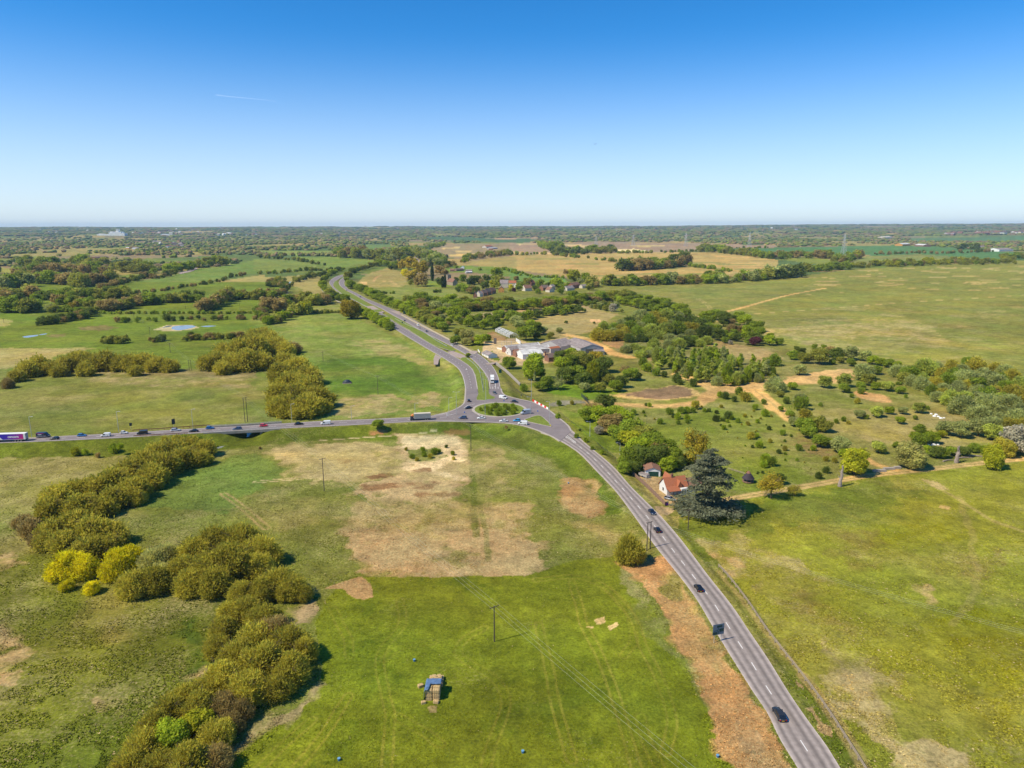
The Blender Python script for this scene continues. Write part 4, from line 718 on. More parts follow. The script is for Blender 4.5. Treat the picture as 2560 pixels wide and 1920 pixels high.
def van_proto(kind):
    if kind in CARS: return CARS[kind]
    Ln, Wd, Ht = {'small_van': (4.4, 1.8, 1.85), 'van': (5.1, 1.95, 2.0), 'big_van': (5.9, 2.05, 2.6), 'people_van': (5.0, 1.95, 1.98)}[kind]
    x0, x1 = -Ln/2, Ln/2; hw = Wd/2; b = MB(); bz = Ht*.52
    b.loft([[(x, -hw*w, a), (x, -hw*w, z-.18), (x, -hw*w*.9, z), (x, hw*w*.9, z), (x, hw*w, z-.18), (x, hw*w, a)] for x, w, a, z in
            [(x0, .95, .35, Ht*.97), (x0+.15, 1, .3, Ht), (x1-1.95, 1, .3, Ht), (x1-1.6, .98, .3, Ht*.965), (x1-.95, .96, .3, bz*1.12), (x1-.25, .9, .3, bz*.88), (x1, .78, .36, bz*.6)]])
    root = empty('van'); b.build('body', paintm('white', (.7, .7, .7)), root)
    MB().loft([[(x1-1.62, -hw*.84, Ht*.93), (x1-1.62, hw*.84, Ht*.93)], [(x1-.92, -hw*.88, bz*1.15), (x1-.92, hw*.88, bz*1.15)]][:0] or [[(x1-1.58, -hw*.82, Ht*.955), (x1-1.58, hw*.82, Ht*.955), (x1-1.5, hw*.82, Ht*.955), (x1-1.5, -hw*.82, Ht*.955)], [(x1-.98, -hw*.9, bz*1.16), (x1-.98, hw*.9, bz*1.16), (x1-.9, hw*.9, bz*1.16), (x1-.9, -hw*.9, bz*1.16)]]).build('windscreen', M['glass'], root)
    for s in (-1, 1):
        y0 = s*hw*.955; y1 = s*hw*1.012
        MB().prism([(0, 0)]*0 or [(x1-2.25, min(y0, y1)), (x1-1.25, min(y0, y1)), (x1-1.25, max(y0, y1)), (x1-2.25, max(y0, y1))], bz*1.12, Ht*.86).build('side_window', M['glass'], root)
        if kind == 'people_van': MB().box(x0+.3, x1-2.4, min(y0, y1), max(y0, y1), bz*1.1, Ht*.86).build('side_window', M['glass'], root)
        MB().box(x1-.14, x1+.0, min(s*hw*.5, s*hw*.8), max(s*hw*.5, s*hw*.8), bz*.55, bz*.8).build('headlight', M['lamp'], root)
        MB().box(x0-.02, x0+.05, min(s*hw*.78, s*hw*.93), max(s*hw*.78, s*hw*.93), .7, 1.15).build('tail_light', M['tail'], root)
        MB().box(x1-1.4, x1-1.3, min(s*hw*1.0, s*hw*1.2), max(s*hw*1.0, s*hw*1.2), bz*1.1, bz*1.4).build('mirror', M['black_plastic'], root)
        for xx in (x0+1.0, x1-.9): wheel(root, xx, s*(hw-.12), .34)
    MB().box(x1-.12, x1+.03, -hw*.6, hw*.6, .32, .52).build('bumper', M['black_plastic'], root); MB().box(x0-.04, x0+.02, -hw*.95, hw*.95, .3, .48).build('bumper', M['black_plastic'], root)
    CARS[kind] = root; root['_used'] = False; return root
def road_dir(x, y, z, ribb):
    P = flat(x, y, z); c = (np.array(ribb[0])+np.array(ribb[1]))/2; i = int(np.argmin(np.hypot(c[:, 0]-P[0], c[:, 1]-P[1]))); i = min(max(i, 1), len(c)-2)
    d = c[i+1]-c[i-1]; return math.atan2(d[1], d[0]), c[i][2]
def put(kind, x, y, label, paint, ribb=None, flip=False, ang=None, z=3.0, off=.5, group='vehicles on the roads', cat=None, dy=0):
    """(x, y) photo pixel of the vehicle's middle; off lifts it to its half height"""
    if ribb is not None: a, z = road_dir(x, y, z, ribb); a += math.pi if flip else 0
    else: a = math.radians(ang)
    P = flat(x, y, z+off+(.016 if ribb is None else .006)); proto = van_proto(kind) if 'van' in kind else car_proto(kind)
    if proto['_used']: o = copy_tree(proto)
    else: o = proto; proto['_used'] = True
    o.location = (P[0], P[1], z+(.016 if ribb is None else .008)); o.rotation_euler = (0, 0, a); tag(o, label, cat or ('van' if 'van' in kind else 'car'), group)
    for ch in o.children:
        if ch.name.split('.')[0] in ('body', 'roof'):
            ch.material_slots[0].link = 'OBJECT'; ch.material_slots[0].material = paint
    return o
PW = paintm('white', (.72, .72, .71), 0); PK = paintm('black', (.010, .011, .014)); PN = paintm('navy', (.018, .03, .065)); PG = paintm('grey', (.10, .11, .12)); PS = paintm('silver', (.42, .43, .45), .5)
PR = paintm('red', (.62, .02, .045), 0); PB = paintm('blue', (.02, .14, .38)); PC = paintm('sky_blue', (.03, .32, .62), 0); PD = paintm('deep_blue', (.05, .075, .16)); PSi = paintm('pale_silver', (.50, .52, .56), .3); PBK = paintm('charcoal', (.03, .034, .04))
# upper lane runs right (reverse of ribbon? ribbon runs left to right), lower lane runs left
put('hatch', 205, 1088.3, 'blue hatchback behind the dark lettered van on the main road', PB, lf)
put('mini', 310, 1081.6, 'small white hatchback beside the lamp post on the main road', PW, lf)
put('estate', 439, 1075, 'silver estate car passing the dark sign with two posts', PSi, lf)
put('hatch', 525, 1069.8, 'bright blue hatchback entering the bridge', PB, lf)
put('hatch', 659.5, 1063.6, 'red hatchback leaving the bridge', PR, lf)
put('saloon', 747, 1059, 'black car between the red hatchback and the white van', PK, lf)
put('hatch', 136.5, 1096, 'black car in front of the dark lettered van', PK, lf, True)
put('small_van', 264, 1088.6, 'small white van on the main road', PW, lf, True)
put('people_van', 355.5, 1083, 'black people carrier in front of the small white van', PBK, lf, True, cat='minivan')
put('saloon', 484, 1077, 'black car at the near end of the bridge', PK, lf, True)
put('estate', 593, 1071.8, 'dark blue estate car in the middle of the bridge', PD, lf, True)
put('van', 814, 1058.5, 'white van beside the lone roadside bush', PW, lf, True)
put('suv', 1157, 1044.5, 'dark blue car giving way beside the roundabout', PD, None, ang=178)
put('saloon', 1203, 1044.8, 'white saloon rounding the bottom of the roundabout', PW, None, ang=183)
put('saloon', 1259, 1052, 'white car joining the roundabout beside the blue car', PW, None, ang=185)
put('saloon', 1171, 1019.5, 'black car on the left side of the roundabout', PK, None, ang=205)
put('hatch', 1172, 1001.5, 'dark car leaving the roundabout up the dual carriageway', PBK, None, ang=95)
put('hatch', 1237, 982.5, 'grey car behind the white van at the give-way line', PG, None, ang=-72, z=2.9)
put('van', 1258, 994.5, 'white van giving way at the top of the roundabout', PW, None, ang=-35)
put('saloon', 1286, 1003.5, 'black car above the roundabout near the red and white barriers', PK, None, ang=-18)
put('big_van', 1314.5, 1031, 'tall silver van on the right side of the roundabout', PSi, None, ang=-155, off=.9)
put('hatch', 1292, 1051, 'sky blue hatchback ahead of the white van', PC, None, ang=178)
put('van', 1306.5, 1058.8, 'white van behind the sky blue hatchback', PW, None, ang=172)
for i, (x, y, kd, fl, pt, lb) in enumerate([(1130, 862.6, 'saloon', True, PW, 'white car nearest the farm entrance on the dual carriageway'), (1067, 828.5, 'hatch', True, PK, 'black car behind the motorcycle on the dual carriageway'),
        (1045.5, 813.5, 'van', True, PW, 'white van on the far carriageway before the farm'), (1012, 802, 'hatch', True, PBK, 'dark car near the lay-by on the dual carriageway'), (901, 742.5, 'hatch', True, PN, 'dark blue car on the bend of the dual carriageway'),
        (866, 726, 'hatch', True, PSi, 'silver car on the far bend between the tree belts'), (855, 717.5, 'hatch', True, PW, 'white car on the far bend between the tree belts'), (862.5, 688.5, 'van', True, PW, 'white van where the dual carriageway vanishes behind trees')]):
    put(kd, x, y, lb, pt, de, fl, z=1.0)
put('saloon', 1630, 1278.5, 'dark navy car driving past the cottage lay-by', PN, rt, False, off=.7)
put('hatch', 1643, 1323, 'black car with red tail beside the twin poles', PK, rt, True, off=.7)
put('hatch', 1746, 1468, 'black hatchback alone on the road past the round bush', PK, rt, True, off=.7)
put('estate', 1948, 1782, 'dark grey estate car nearest the bottom of the road', PBK, rt, True, off=.75)
# motorcycle
P = flat(1050, 821.7, 1.2); mc = empty('motorcycle', (P[0], P[1], 1.21), math.radians(-50), 'dark motorcycle with its rider ahead of the black car', 'motorcycle')
m = MB(); m.tube([(-.5, 0, .6), (.1, 0, .75), (.5, 0, .8)], [.14, .2, .1], 8); m.tube([(.5, 0, .85), (.75, 0, .32)], .05, 6); m.build('frame', M['black_plastic'], mc)
for x in (-.7, .75): wheel(mc, x, 0, .3)
def skin_figure(name, J, Ed, rad, m, parent=None):
    me = bpy.data.meshes.new(name); me.from_pydata([Vector(j) for j in J], Ed, []); o = obj(name, me, parent, m)
    md = o.modifiers.new('skin', 'SKIN'); sk = me.skin_vertices[0].data
    for i, r_ in enumerate(rad): sk[i].radius = (r_, r_)
    sk[0].use_root = True; sb = o.modifiers.new('sub', 'SUBSURF'); sb.levels = 1; sb.render_levels = 1; return o
M['cloth_dark'] = mat('dark_clothing', (.02, .022, .03), .9); M['skin'] = mat('skin', (.5, .3, .22), .6)
pr = skin_figure('person', [(-.15, 0, .9), (-.1, 0, 1.15), (0, 0, 1.4), (.03, 0, 1.52), (.05, 0, 1.66), (.05, .2, 1.36), (.25, .27, 1.1), (.5, .28, .98), (.05, -.2, 1.36), (.25, -.27, 1.1), (.5, -.28, .98), (.2, .16, .8), (.0, .18, .4), (.2, -.16, .8), (.0, -.18, .4)],
    [(0, 1), (1, 2), (2, 3), (3, 4), (2, 5), (5, 6), (6, 7), (2, 8), (8, 9), (9, 10), (0, 11), (11, 12), (0, 13), (13, 14)], [.16, .15, .15, .07, .13, .07, .055, .04, .07, .055, .04, .11, .06, .11, .06], M['cloth_dark'])
pr.location = (P[0], P[1], 1.21); pr.rotation_euler = (0, 0, math.radians(-50)); tag(pr, 'rider in dark clothes and helmet sitting on the motorcycle', 'person')
# lorries
def text_mesh(txt, size, name, m, parent, loc, rot, italic=0):
    cu = bpy.data.curves.new(name, 'FONT'); cu.body = txt; cu.size = size; cu.align_x = 'CENTER'; cu.align_y = 'CENTER'; cu.extrude = .006; cu.offset = size*.025; cu.shear = italic
    t = bpy.data.objects.new(name, cu); link(t); bpy.context.view_layer.update(); dg = bpy.context.evaluated_depsgraph_get(); me = bpy.data.meshes.new_from_object(t.evaluated_get(dg)); bpy.data.objects.remove(t)
    o = obj(name, me, parent, m); o.location = loc; o.rotation_euler = rot; return o
M['letter_white'] = mat('white_lettering', (.8, .8, .8), .6); M['violet'] = mat('violet_panel', (.06, .015, .35), .5); M['magenta'] = mat('magenta_panel', (.55, .02, .20), .5)
def grad_mat():
    m = bpy.data.materials.new('violet_to_pink_livery'); m.use_nodes = True; n = m.node_tree; b = n.nodes['Principled BSDF']; t = n.nodes.new('ShaderNodeTexCoord'); s = n.nodes.new('ShaderNodeSeparateXYZ'); n.links.new(t.outputs['Object'], s.inputs[0])
    a = n.nodes.new('ShaderNodeMath'); a.operation = 'MULTIPLY_ADD'; n.links.new(s.outputs['Z'], a.inputs[0]); a.inputs[1].default_value = .8; n.links.new(s.outputs['X'], a.inputs[2])
    r_ = n.nodes.new('ShaderNodeMapRange'); r_.inputs['From Min'].default_value = -4.5; r_.inputs['From Max'].default_value = 4.5; n.links.new(a.outputs[0], r_.inputs['Value'])
    c = n.nodes.new('ShaderNodeValToRGB'); n.links.new(r_.outputs[0], c.inputs[0]); c.color_ramp.elements[0].color = (.62, .012, .16, 1); c.color_ramp.elements[1].color = (.035, .01, .40, 1); e = c.color_ramp.elements.new(.4); e.color = (.25, .015, .33, 1); n.links.new(c.outputs[0], b.inputs['Base Color']); b.inputs['Roughness'].default_value = .5; return m
# articulated trailer: x forward (to photo left), near side is +y (its left)
a0, zr = road_dir(0, 1100, 3.5, lf); a0 += math.pi
Pt = flat(65, 1104.2, zr)                            # near rear corner on the road
ca, sa = math.cos(a0), math.sin(a0); Lx, Wy = 13.6, 2.55
oc = np.array([Pt[0]+ca*Lx/2+sa*Wy/2, Pt[1]+sa*Lx/2-ca*Wy/2]) if True else None
tr_ = empty('lorry', (oc[0], oc[1], zr+.008), a0, 'articulated lorry with a white, violet and pink lettered trailer at the edge', 'lorry', 'vehicles on the roads')
m = MB().box(-6.8, 6.8, -1.27, 1.27, 1.2, 4.15); m.build('trailer_box', M['white'], tr_)
MB().box(-6.9, 6.7, -1.0, 1.0, .85, 1.19).build('chassis', M['black_plastic'], tr_); MB().box(-6.84, -6.80, -1.2, 1.2, 1.3, 4.05).build('rear_door', M['sheet'], tr_)
lv = MB(); yy = 1.272; lv.add([(-5.9, yy, 1.35), (3.6, yy, 1.35), (6.2, yy, 3.95), (-5.9, yy, 3.95), (-5.9, yy+.008, 1.35), (3.6, yy+.008, 1.35), (6.2, yy+.008, 3.95), (-5.9, yy+.008, 3.95)], [(0, 3, 2, 1), (4, 5, 6, 7), (0, 1, 5, 4), (1, 2, 6, 5), (2, 3, 7, 6), (3, 0, 4, 7)]); lv.build('livery_panel', grad_mat(), tr_)
text_mesh('cencora', 1.55, 'lettering', M['letter_white'], tr_, (-1.3, yy+.016, 2.65), (math.pi/2, 0, math.pi))
for x in (-4.6, -3.3, -2.0):
    for s in (-1, 1): wheel(tr_, x, s*1.08, .5)
MB().box(5.0, 6.8, -1.1, 1.1, .5, 1.19).build('landing_gear', M['black_plastic'], tr_)
cb = MB(); cb.loft([[(7.3, -1.22, .5), (7.3, 1.22, .5), (7.3, 1.2, 3.6), (7.3, -1.2, 3.6)], [(9.2, -1.22, .45), (9.2, 1.22, .45), (9.2, 1.2, 3.4), (9.2, -1.2, 3.4)], [(9.6, -1.15, .5), (9.6, 1.15, .5), (9.45, 1.1, 2.9), (9.45, -1.1, 2.9)]]); cb.build('cab', PW, tr_); MB().box(9.42, 9.6, -1.0, 1.0, 1.9, 2.7).build('windscreen', M['glass'], tr_)
for x in (6.4, 8.6):
    for s in (-1, 1): wheel(tr_, x, s*1.05, .5)
# dark lettered van
pv = put('big_van', 108.5, 1088.5, 'dark van with white lettering and a red stripe beside the lorry', PN, lf, off=1.0)
for ch in pv.children:
    pass
text_mesh('Evans', .75, 'lettering', M['letter_white'], pv, (-1.2, -1.05, 1.75), (math.pi/2, 0, 0), .2); MB().box(-2.7, .6, -1.04, -1.03, 2.2, 2.38).build('stripe', M['magenta'], pv); MB().box(-2.8, 1.6, -1.045, -1.03, .85, .95).build('stripe', M['letter_white'], pv)
# box lorry heading left
a1, z1 = road_dir(1040, 1046, 3.3, lf); a1 += math.pi; Pb = flat(1052, 1049.5, 3.2)
bl = empty('lorry', (Pb[0], Pb[1], 3.05), a1, 'box lorry with an orange cab top and grey curtain sides near the roundabout', 'lorry', 'vehicles on the roads')
M['curtain'] = mat('grey_curtain', (.30, .31, .31), .7, var=.15, scale=2); M['orange'] = mat('orange_paint', (.62, .20, .04), .4)
cs = MB(); n_ = 24
for s in (-1, 1):
    for i in range(n_): cs.box(-5.2+i*.36, -5.2+i*.36+.3, s*1.255-.02, s*1.255+.02, 1.15, 3.75)
MB().box(-5.3, 3.6, -1.24, 1.24, 1.1, 3.85).build('load_box', M['sheet'], bl); cs.build('side_curtain', M['curtain'], bl); MB().box(-5.32, 3.62, -1.26, 1.26, 3.852, 3.93).build('roof', M['cream'], bl); MB().box(-5.2, 4.0, -.9, .9, .75, 1.09).build('chassis', M['black_plastic'], bl)
MB().loft([[(3.9, -1.2, .5), (3.9, 1.2, .5), (3.9, 1.2, 2.7), (3.9, -1.2, 2.7)], [(5.5, -1.2, .45), (5.5, 1.2, .45), (5.3, 1.12, 2.6), (5.3, -1.12, 2.6)], [(5.75, -1.1, .5), (5.75, 1.1, .5), (5.55, 1.05, 1.5), (5.55, -1.05, 1.5)]]).build('cab', PN, bl)
MB().loft([[(3.9, -1.15, 2.72), (3.9, 1.15, 2.72), (3.9, 1.1, 3.6), (3.9, -1.1, 3.6)], [(5.3, -1.1, 2.72), (5.3, 1.1, 2.72), (4.6, 1.0, 3.3), (4.6, -1.0, 3.3)]]).build('wind_deflector', M['orange'], bl); MB().box(5.3, 5.6, -.98, .98, 1.6, 2.4).build('windscreen', M['glass'], bl)
for x in (-3.6, -2.4, 4.6):
    for s in (-1, 1): wheel(bl, x, s*1.02, .5)
# white rigid lorry coming towards the roundabout
Pw = flat(1230.5, 953, 3.6); wl = empty('lorry', (Pw[0], Pw[1]+1.5, 2.75), math.radians(-88), 'white box lorry driving towards the roundabout past the lamp posts', 'lorry', 'vehicles on the roads')
MB().box(-5.0, 3.3, -1.25, 1.25, 1.1, 4.0).build('load_box', M['white'], wl); MB().box(-4.8, 3.6, -.9, .9, .7, 1.09).build('chassis', M['black_plastic'], wl)
MB().loft([[(3.5, -1.2, .5), (3.5, 1.2, .5), (3.5, 1.15, 3.3), (3.5, -1.15, 3.3)], [(5.2, -1.2, .45), (5.2, 1.2, .45), (5.0, 1.1, 2.9), (5.0, -1.1, 2.9)], [(5.45, -1.1, .5), (5.45, 1.1, .5), (5.25, 1.05, 1.5), (5.25, -1.05, 1.5)]]).build('cab', PW, wl)
MB().box(5.02, 5.3, -1.0, 1.0, 1.6, 2.5).build('windscreen', M['glass'], wl); MB().box(5.2, 5.48, -1.05, 1.05, .45, .75).build('bumper', M['black_plastic'], wl)
for x in (-3.2, 4.3):
    for s in (-1, 1): wheel(wl, x, s*1.02, .5)

# ------------------------------------------------------------------ buildings
def frame_px(A, B, depth, z=0.0, away=True):
    """origin at A, x towards B along the visible long wall, y into the building (away from the camera)"""
    a = flat(*A, z); b = flat(*B, z); d = b-a; L = float(np.hypot(d[0], d[1])); ang = math.atan2(d[1], d[0])
    return a, L, ang
def house(name, label, A, B, W, H, RH, wall, roof, z=0.0, cat='house', group=None, ridge='x', over=.35, chimneys=(), windows=None, door=None, hip=0, strip=0, Lf=None):
    """A-B: photo pixels of the wall foot facing the camera; W depth in metres; built with the y axis pointing away"""
    a, L, ang = frame_px(A, B, W, z); L = Lf or L
    n = np.array([-math.sin(ang), math.cos(ang)])
    if n @ a[:2] < 0: a = flat(*B, z); ang += math.pi
    r = empty(name, (a[0], a[1], z), ang, label, cat, group)
    w = MB()
    if ridge == 'x':
        w.loft([[(x, 0, -.3), (x, W, -.3), (x, W, H), (x, W/2, H+RH*(1 if not hip else .0)), (x, 0, H)] for x in (0, L)])
        o = over; sl = RH/(W/2); x0, x1 = -o, L+o; hp = hip
        rr = MB(); t = .14
        for (ya, yb) in ((-o, W/2), (W+o, W/2)):
            za = H-sl*o+.03; zb = H+RH+.03
            V = [(x0, ya, za), (x1, ya, za), (x1-hp, yb, zb), (x0+hp, yb, zb)]; rr.add(V+[(p[0], p[1], p[2]+t) for p in V], [(0, 3, 2, 1), (4, 5, 6, 7), (0, 1, 5, 4), (1, 2, 6, 5), (2, 3, 7, 6), (3, 0, 4, 7)])
        if hip:
            for (xa, xb) in ((x0, x0+hp), (x1, x1-hp)):
                za = H-sl*o+.03; zb = H+RH+.03; V = [(xa, -o, za), (xa, W+o, za), (xb, W/2, zb)]; rr.add(V+[(p[0], p[1], p[2]+t) for p in V], [(0, 1, 2), (5, 4, 3), (0, 3, 4, 1), (1, 4, 5, 2), (2, 5, 3, 0)])
    else:
        w.loft([[(0, y, -.3), (L, y, -.3), (L, y, H), (L/2, y, H+RH), (0, y, H)] for y in (0, W)])
        o = over; sl = RH/(L/2); rr = MB(); t = .14
        for (xa, xb) in ((-o, L/2), (L+o, L/2)):
            za = H-sl*o+.03; zb = H+RH+.03
            V = [(xa, -o, za), (xa, W+o, za), (xb, W+o, zb), (xb, -o, zb)]; rr.add(V+[(p[0], p[1], p[2]+t) for p in V], [(0, 3, 2, 1), (4, 5, 6, 7), (0, 1, 5, 4), (1, 2, 6, 5), (2, 3, 7, 6), (3, 0, 4, 7)])
    w.build('wall', M[wall], r); ro = rr.build('roof', M[roof], r)
    if strip:
        for k in (.12, .50, .80): ya, yb = k*W/2, (k+.14)*W/2; MB().loft([[(x, ya, H+sl*ya+.2), (x, yb, H+sl*yb+.2), (x, yb, H+sl*yb+.26), (x, ya, H+sl*ya+.26)] for x in (1, L-1)]).build('rooflight_strip', M['slate'], ro)
    for cx, cy, ch in chimneys:
        zb = H+RH*.5; c = MB().box(cx-.4, cx+.4, cy-.35, cy+.35, zb, H+RH+ch); c.box(cx-.46, cx+.46, cy-.41, cy+.41, H+RH+ch-.25, H+RH+ch-.1); c.tube([(cx-.18, cy, H+RH+ch), (cx-.18, cy, H+RH+ch+.3)], .12, 8); c.tube([(cx+.18, cy, H+RH+ch), (cx+.18, cy, H+RH+ch+.3)], .12, 8); c.build('chimney', M['brick'], ro)
    if windows is None: windows = [(L*(i+.5)/max(int(L/3.2), 1), .9, .7) for i in range(max(int(L/3.2), 1))]
    for wx, ww, wz in windows:
        f = MB().box(wx-ww/2-.07, wx+ww/2+.07, -.05, .05, wz-.07, min(wz+1.2, H-.25)+.07).build('window', M['white'], r); MB().box(wx-ww/2, wx+ww/2, -.058, -.02, wz, min(wz+1.2, H-.25)).build('pane', M['window'], f)
    if door: MB().box(door[0]-door[1]/2, door[0]+door[1]/2, -.06, .05, 0, door[2]).build('door', M[door[3]], r)
    return r
# cottage group
cz = .0
h1 = house('cottage', 'white cottage with orange clay tile roofs beside the big cedar', (1667.5, 1238.5), (1718, 1232.5), 6.5, 2.9, 3.4, 'render', 'tile', chimneys=[(3.6, 3.2, 1.3)], windows=[(5.9, .7, .8), (7.4, .7, .8)], over=.45)
pch = MB(); pch.loft([[(x, -2.2, 2.15), (x, .4, 3.35), (x, .4, 3.5), (x, -2.2, 2.3)] for x in (-.2, 5.0)]); pch.build('porch_roof', M['tile'], h1)
pp = MB()
for x in (.1, 1.7, 3.2, 4.8): pp.box(x-.08, x+.08, -2.1, -1.94, 0, 2.2)
pp.build('porch_post', M['fence_wood'], h1)
bay = MB(); bay.loft([[(5.2, -.0, -.2), (5.6, -1.6, -.2), (8.6, -1.6, -.2), (9.0, 0, -.2)], [(5.2, 0, 2.75), (5.6, -1.6, 2.75), (8.6, -1.6, 2.75), (9.0, 0, 2.75)]]); bay.build('bay', M['render'], h1)
for x in (6.1, 7.1, 8.1): MB().box(x-.25, x+.25, -1.65, -1.58, .7, 2.1).build('bay_window', M['window'], h1)
gb = MB(); gb.loft([[(2.0, y, 2.6), (5.0, y, 2.6), (3.5, y, 6.9)] for y in (3.3, 9.0)]); gb.build('cross_gable', M['tile'], h1)
gd = MB(); gd.loft([[(4.4, -.4, 3.1), (6.6, -.4, 3.1), (5.5, -.4, 5.6)], [(4.4, 2.6, 3.1), (6.6, 2.6, 3.1), (5.5, 2.6, 5.6)]]); gd.build('dormer', M['tile'], h1)
hx = MB().box(9.0, 16.0, .8, 6.3, 0, 2.6); hx.build('wing_wall', M['render'], h1); hr = MB(); hr.loft([[(x, .4, 2.62), (x, 6.7, 2.62), (x, 3.6, 5.1)] for x in (9.25, 16.4)]); hr.build('wing_roof', M['tile_old'], h1)
for x in (-.06,): f = MB().box(-.06, .04, 2.6, 3.9, .9, 2.4).build('window', M['white'], h1); MB().box(-.07, -.03, 2.7, 3.8, 1.0, 2.3).build('pane', M['window'], f)
g1 = house('garage', 'white garage with a brown roof and wide dark green door', (1613, 1190.8), (1650.6, 1191.6), 7.0, 2.75, 1.25, 'white', 'tile_old', cat='garage', ridge='y', windows=[], door=(3.45, 4.3, 2.2, 'door_green'))
# farm
f1 = house('bungalow', 'small white bungalow with a grey roof beside the farm entrance', (1205, 889), (1221, 896), 8.0, 2.5, 1.7, 'white', 'slate', windows=[(4, .9, .8), (9, .9, .8)])
def fw(label, A, B, W, H, RH, wall, roof, **k): return house(k.pop('name', 'farm_building'), label, A, B, W, H, RH, wall, roof, cat=k.pop('cat', 'farm building'), group='buildings of the farm', **k)
fw('long low shed with a dark and white striped roof, rearmost of the pair', (1268, 883), (1352, 874), 9, 3.6, 2.3, 'brick', 'pale_sheet', windows=[(2, 1.2, .8)], strip=1); fw('long white roofed shed with a brick front behind the chestnut tree', (1283, 888), (1375, 882), 10, 3.8, 2.6, 'sheet', 'pale_sheet', windows=[(2, 1, .8)], strip=1)
fw('white gabled workshop end facing the farm yard', (1291, 892), (1307, 899), 18, 4.2, 2.8, 'white', 'pale_sheet', ridge='y', windows=[(2.4, 1, 1)]); fw('red brick gabled store at the corner of the white workshop', (1280, 888), (1290, 893), 8, 3.4, 2.2, 'brick', 'tile_old', ridge='y', windows=[(1.4, .8, .8)])
fw('dark gabled end block at the corner of the striped shed', (1266, 886), (1277, 889), 8, 4.4, 2.4, 'pale_sheet', 'slate', ridge='y', windows=[(1.5, .8, 1)])
fw('wide grey roofed barn linking the sheds and the great barn', (1350, 872), (1402, 880), 20, 4.6, 4.0, 'sheet', 'slate', ridge='y', windows=[])
fw('red roofed lean-to strip between the white sheds and the grey barn', (1368, 881), (1377, 883), 10, 3.9, 1.0, 'sheet', 'tile', ridge='y', windows=[]); 
ho = fw('ruined brick farmhouse with a tall chimney behind the chestnut tree', (1372, 905), (1392, 903), 7, 3.6, 2.6, 'tile_old', 'tile_brown', chimneys=[(-1.6, 3, 1.8)], name='farmhouse', cat='house')
gbn = house('barn', 'great grey barn with a tall gable door beside the sandy track', (1409.5, 868), (1451, 887), 21, 5.2, 3.0, 'sheet', 'slate', cat='barn', group='buildings of the farm', windows=[(5, 2.5, 2.2), (12, 2.5, 2.2), (20, 2.5, 2.2), (30, 2.5, 2.2)], over=.2)
Lb = frame_px((1409.5, 868), (1451, 887), 0)[1]
MB().box(Lb+.0, Lb+.12, 1.5, 15, 0, 4.3).build('barn_door', M['black_plastic'], gbn) if False else MB().box(Lb+.02, Lb+.10, 4.5, 14.5, 0, 4.6).build('barn_door', M['concrete_dark'], gbn)
fw('low lean-to with pale double doors on the end of the great barn', (1487, 888), (1511, 887.3), 8, 3.2, .8, 'sheet', 'slate', windows=[(4, 3, .3)])
# glasshouse skeleton
ga, gL, gang = frame_px((1238, 829), (1274, 845), 10, 0.0)
gh = empty('glasshouse', (ga[0], ga[1], 0), gang, 'long derelict glasshouse of bare white frames above the farm yard', 'glasshouse'); gf = MB(); GW = 9.5; n_ = 26; M['glaz'] = mat('old_glazing', (.48, .48, .46), .5, var=.3, scale=.3)
for i in range(n_+1):
    x = gL*i/n_; gf.tube([(x, 0, 0), (x, 0, 2.6), (x, GW/2, 4.6), (x, GW, 2.6), (x, GW, 0)], .09, 4)
for (y, z_) in ((0, 2.6), (GW/2, 4.6), (GW, 2.6), (GW*.25, 3.6), (GW*.75, 3.6), (0, .6), (0, 1.6)): gf.tube([(0, y, z_), (gL, y, z_)], .09, 4)
for y in (GW*.2, GW*.4, GW*.6, GW*.8): gf.tube([(gL, y, 0), (gL, y, 2.6+2*(1-abs(y/GW-.5)*2))], .08, 4)
gf.build('frame', M['white'], gh); gp = MB()
for i in range(n_):
    if (i*7) % 5 < 3: x = gL*i/n_; gp.box(x+.1, x+gL/n_-.1, .0, .03, .1, 2.5)
    if (i*5) % 7 < 4: x = gL*i/n_; gp.loft([[(x+.1, .1, 2.72), (x+.1, GW/2-.1, 4.68), (x+.1, GW/2-.1, 4.7), (x+.1, .1, 2.74)], [(x+gL/n_-.1, .1, 2.72), (x+gL/n_-.1, GW/2-.1, 4.68), (x+gL/n_-.1, GW/2-.1, 4.7), (x+gL/n_-.1, .1, 2.74)]])
gp.build('glazing', M['glaz'], gh)
# bare steel frames in the yard, container, walls
for i, (x, y, w_) in enumerate([(1240, 866, 8), (1254, 869, 9), (1266, 865, 8), (1278, 862, 8)]):
    P = flat(x, y, 0); fr = MB()
    for a_ in (0, w_): fr.box(a_-.1, a_+.1, -.1, .1, 0, 5.2)
    fr.box(-.1, w_+.1, -.1, .1, 5.2, 5.4); fr.box(-.1, w_+.1, -.08, .08, 3.2, 3.35); o = fr.build('steel_frame', M['galv'] if i % 2 else M['concrete_dark'], None); o.location = P
    tag(o, ['bare steel portal frame nearest the farm entrance', 'second bare steel portal frame in the farm yard', 'third bare steel portal frame in the farm yard', 'bare steel portal frame nearest the white sheds'][i], 'steel frame', 'steel frames in the farm yard')
P = flat(1238, 860, 0); mb = MB().box(-1.3, 1.3, -.2, .2, 0, 5.5); mb.box(-1.1, 1.1, -.35, -.2, 1, 5); o = mb.build('hoarding', M['concrete_dark'], None); o.location = P; tag(o, 'dark upright hoarding at the edge of the farm yard', 'hoarding')
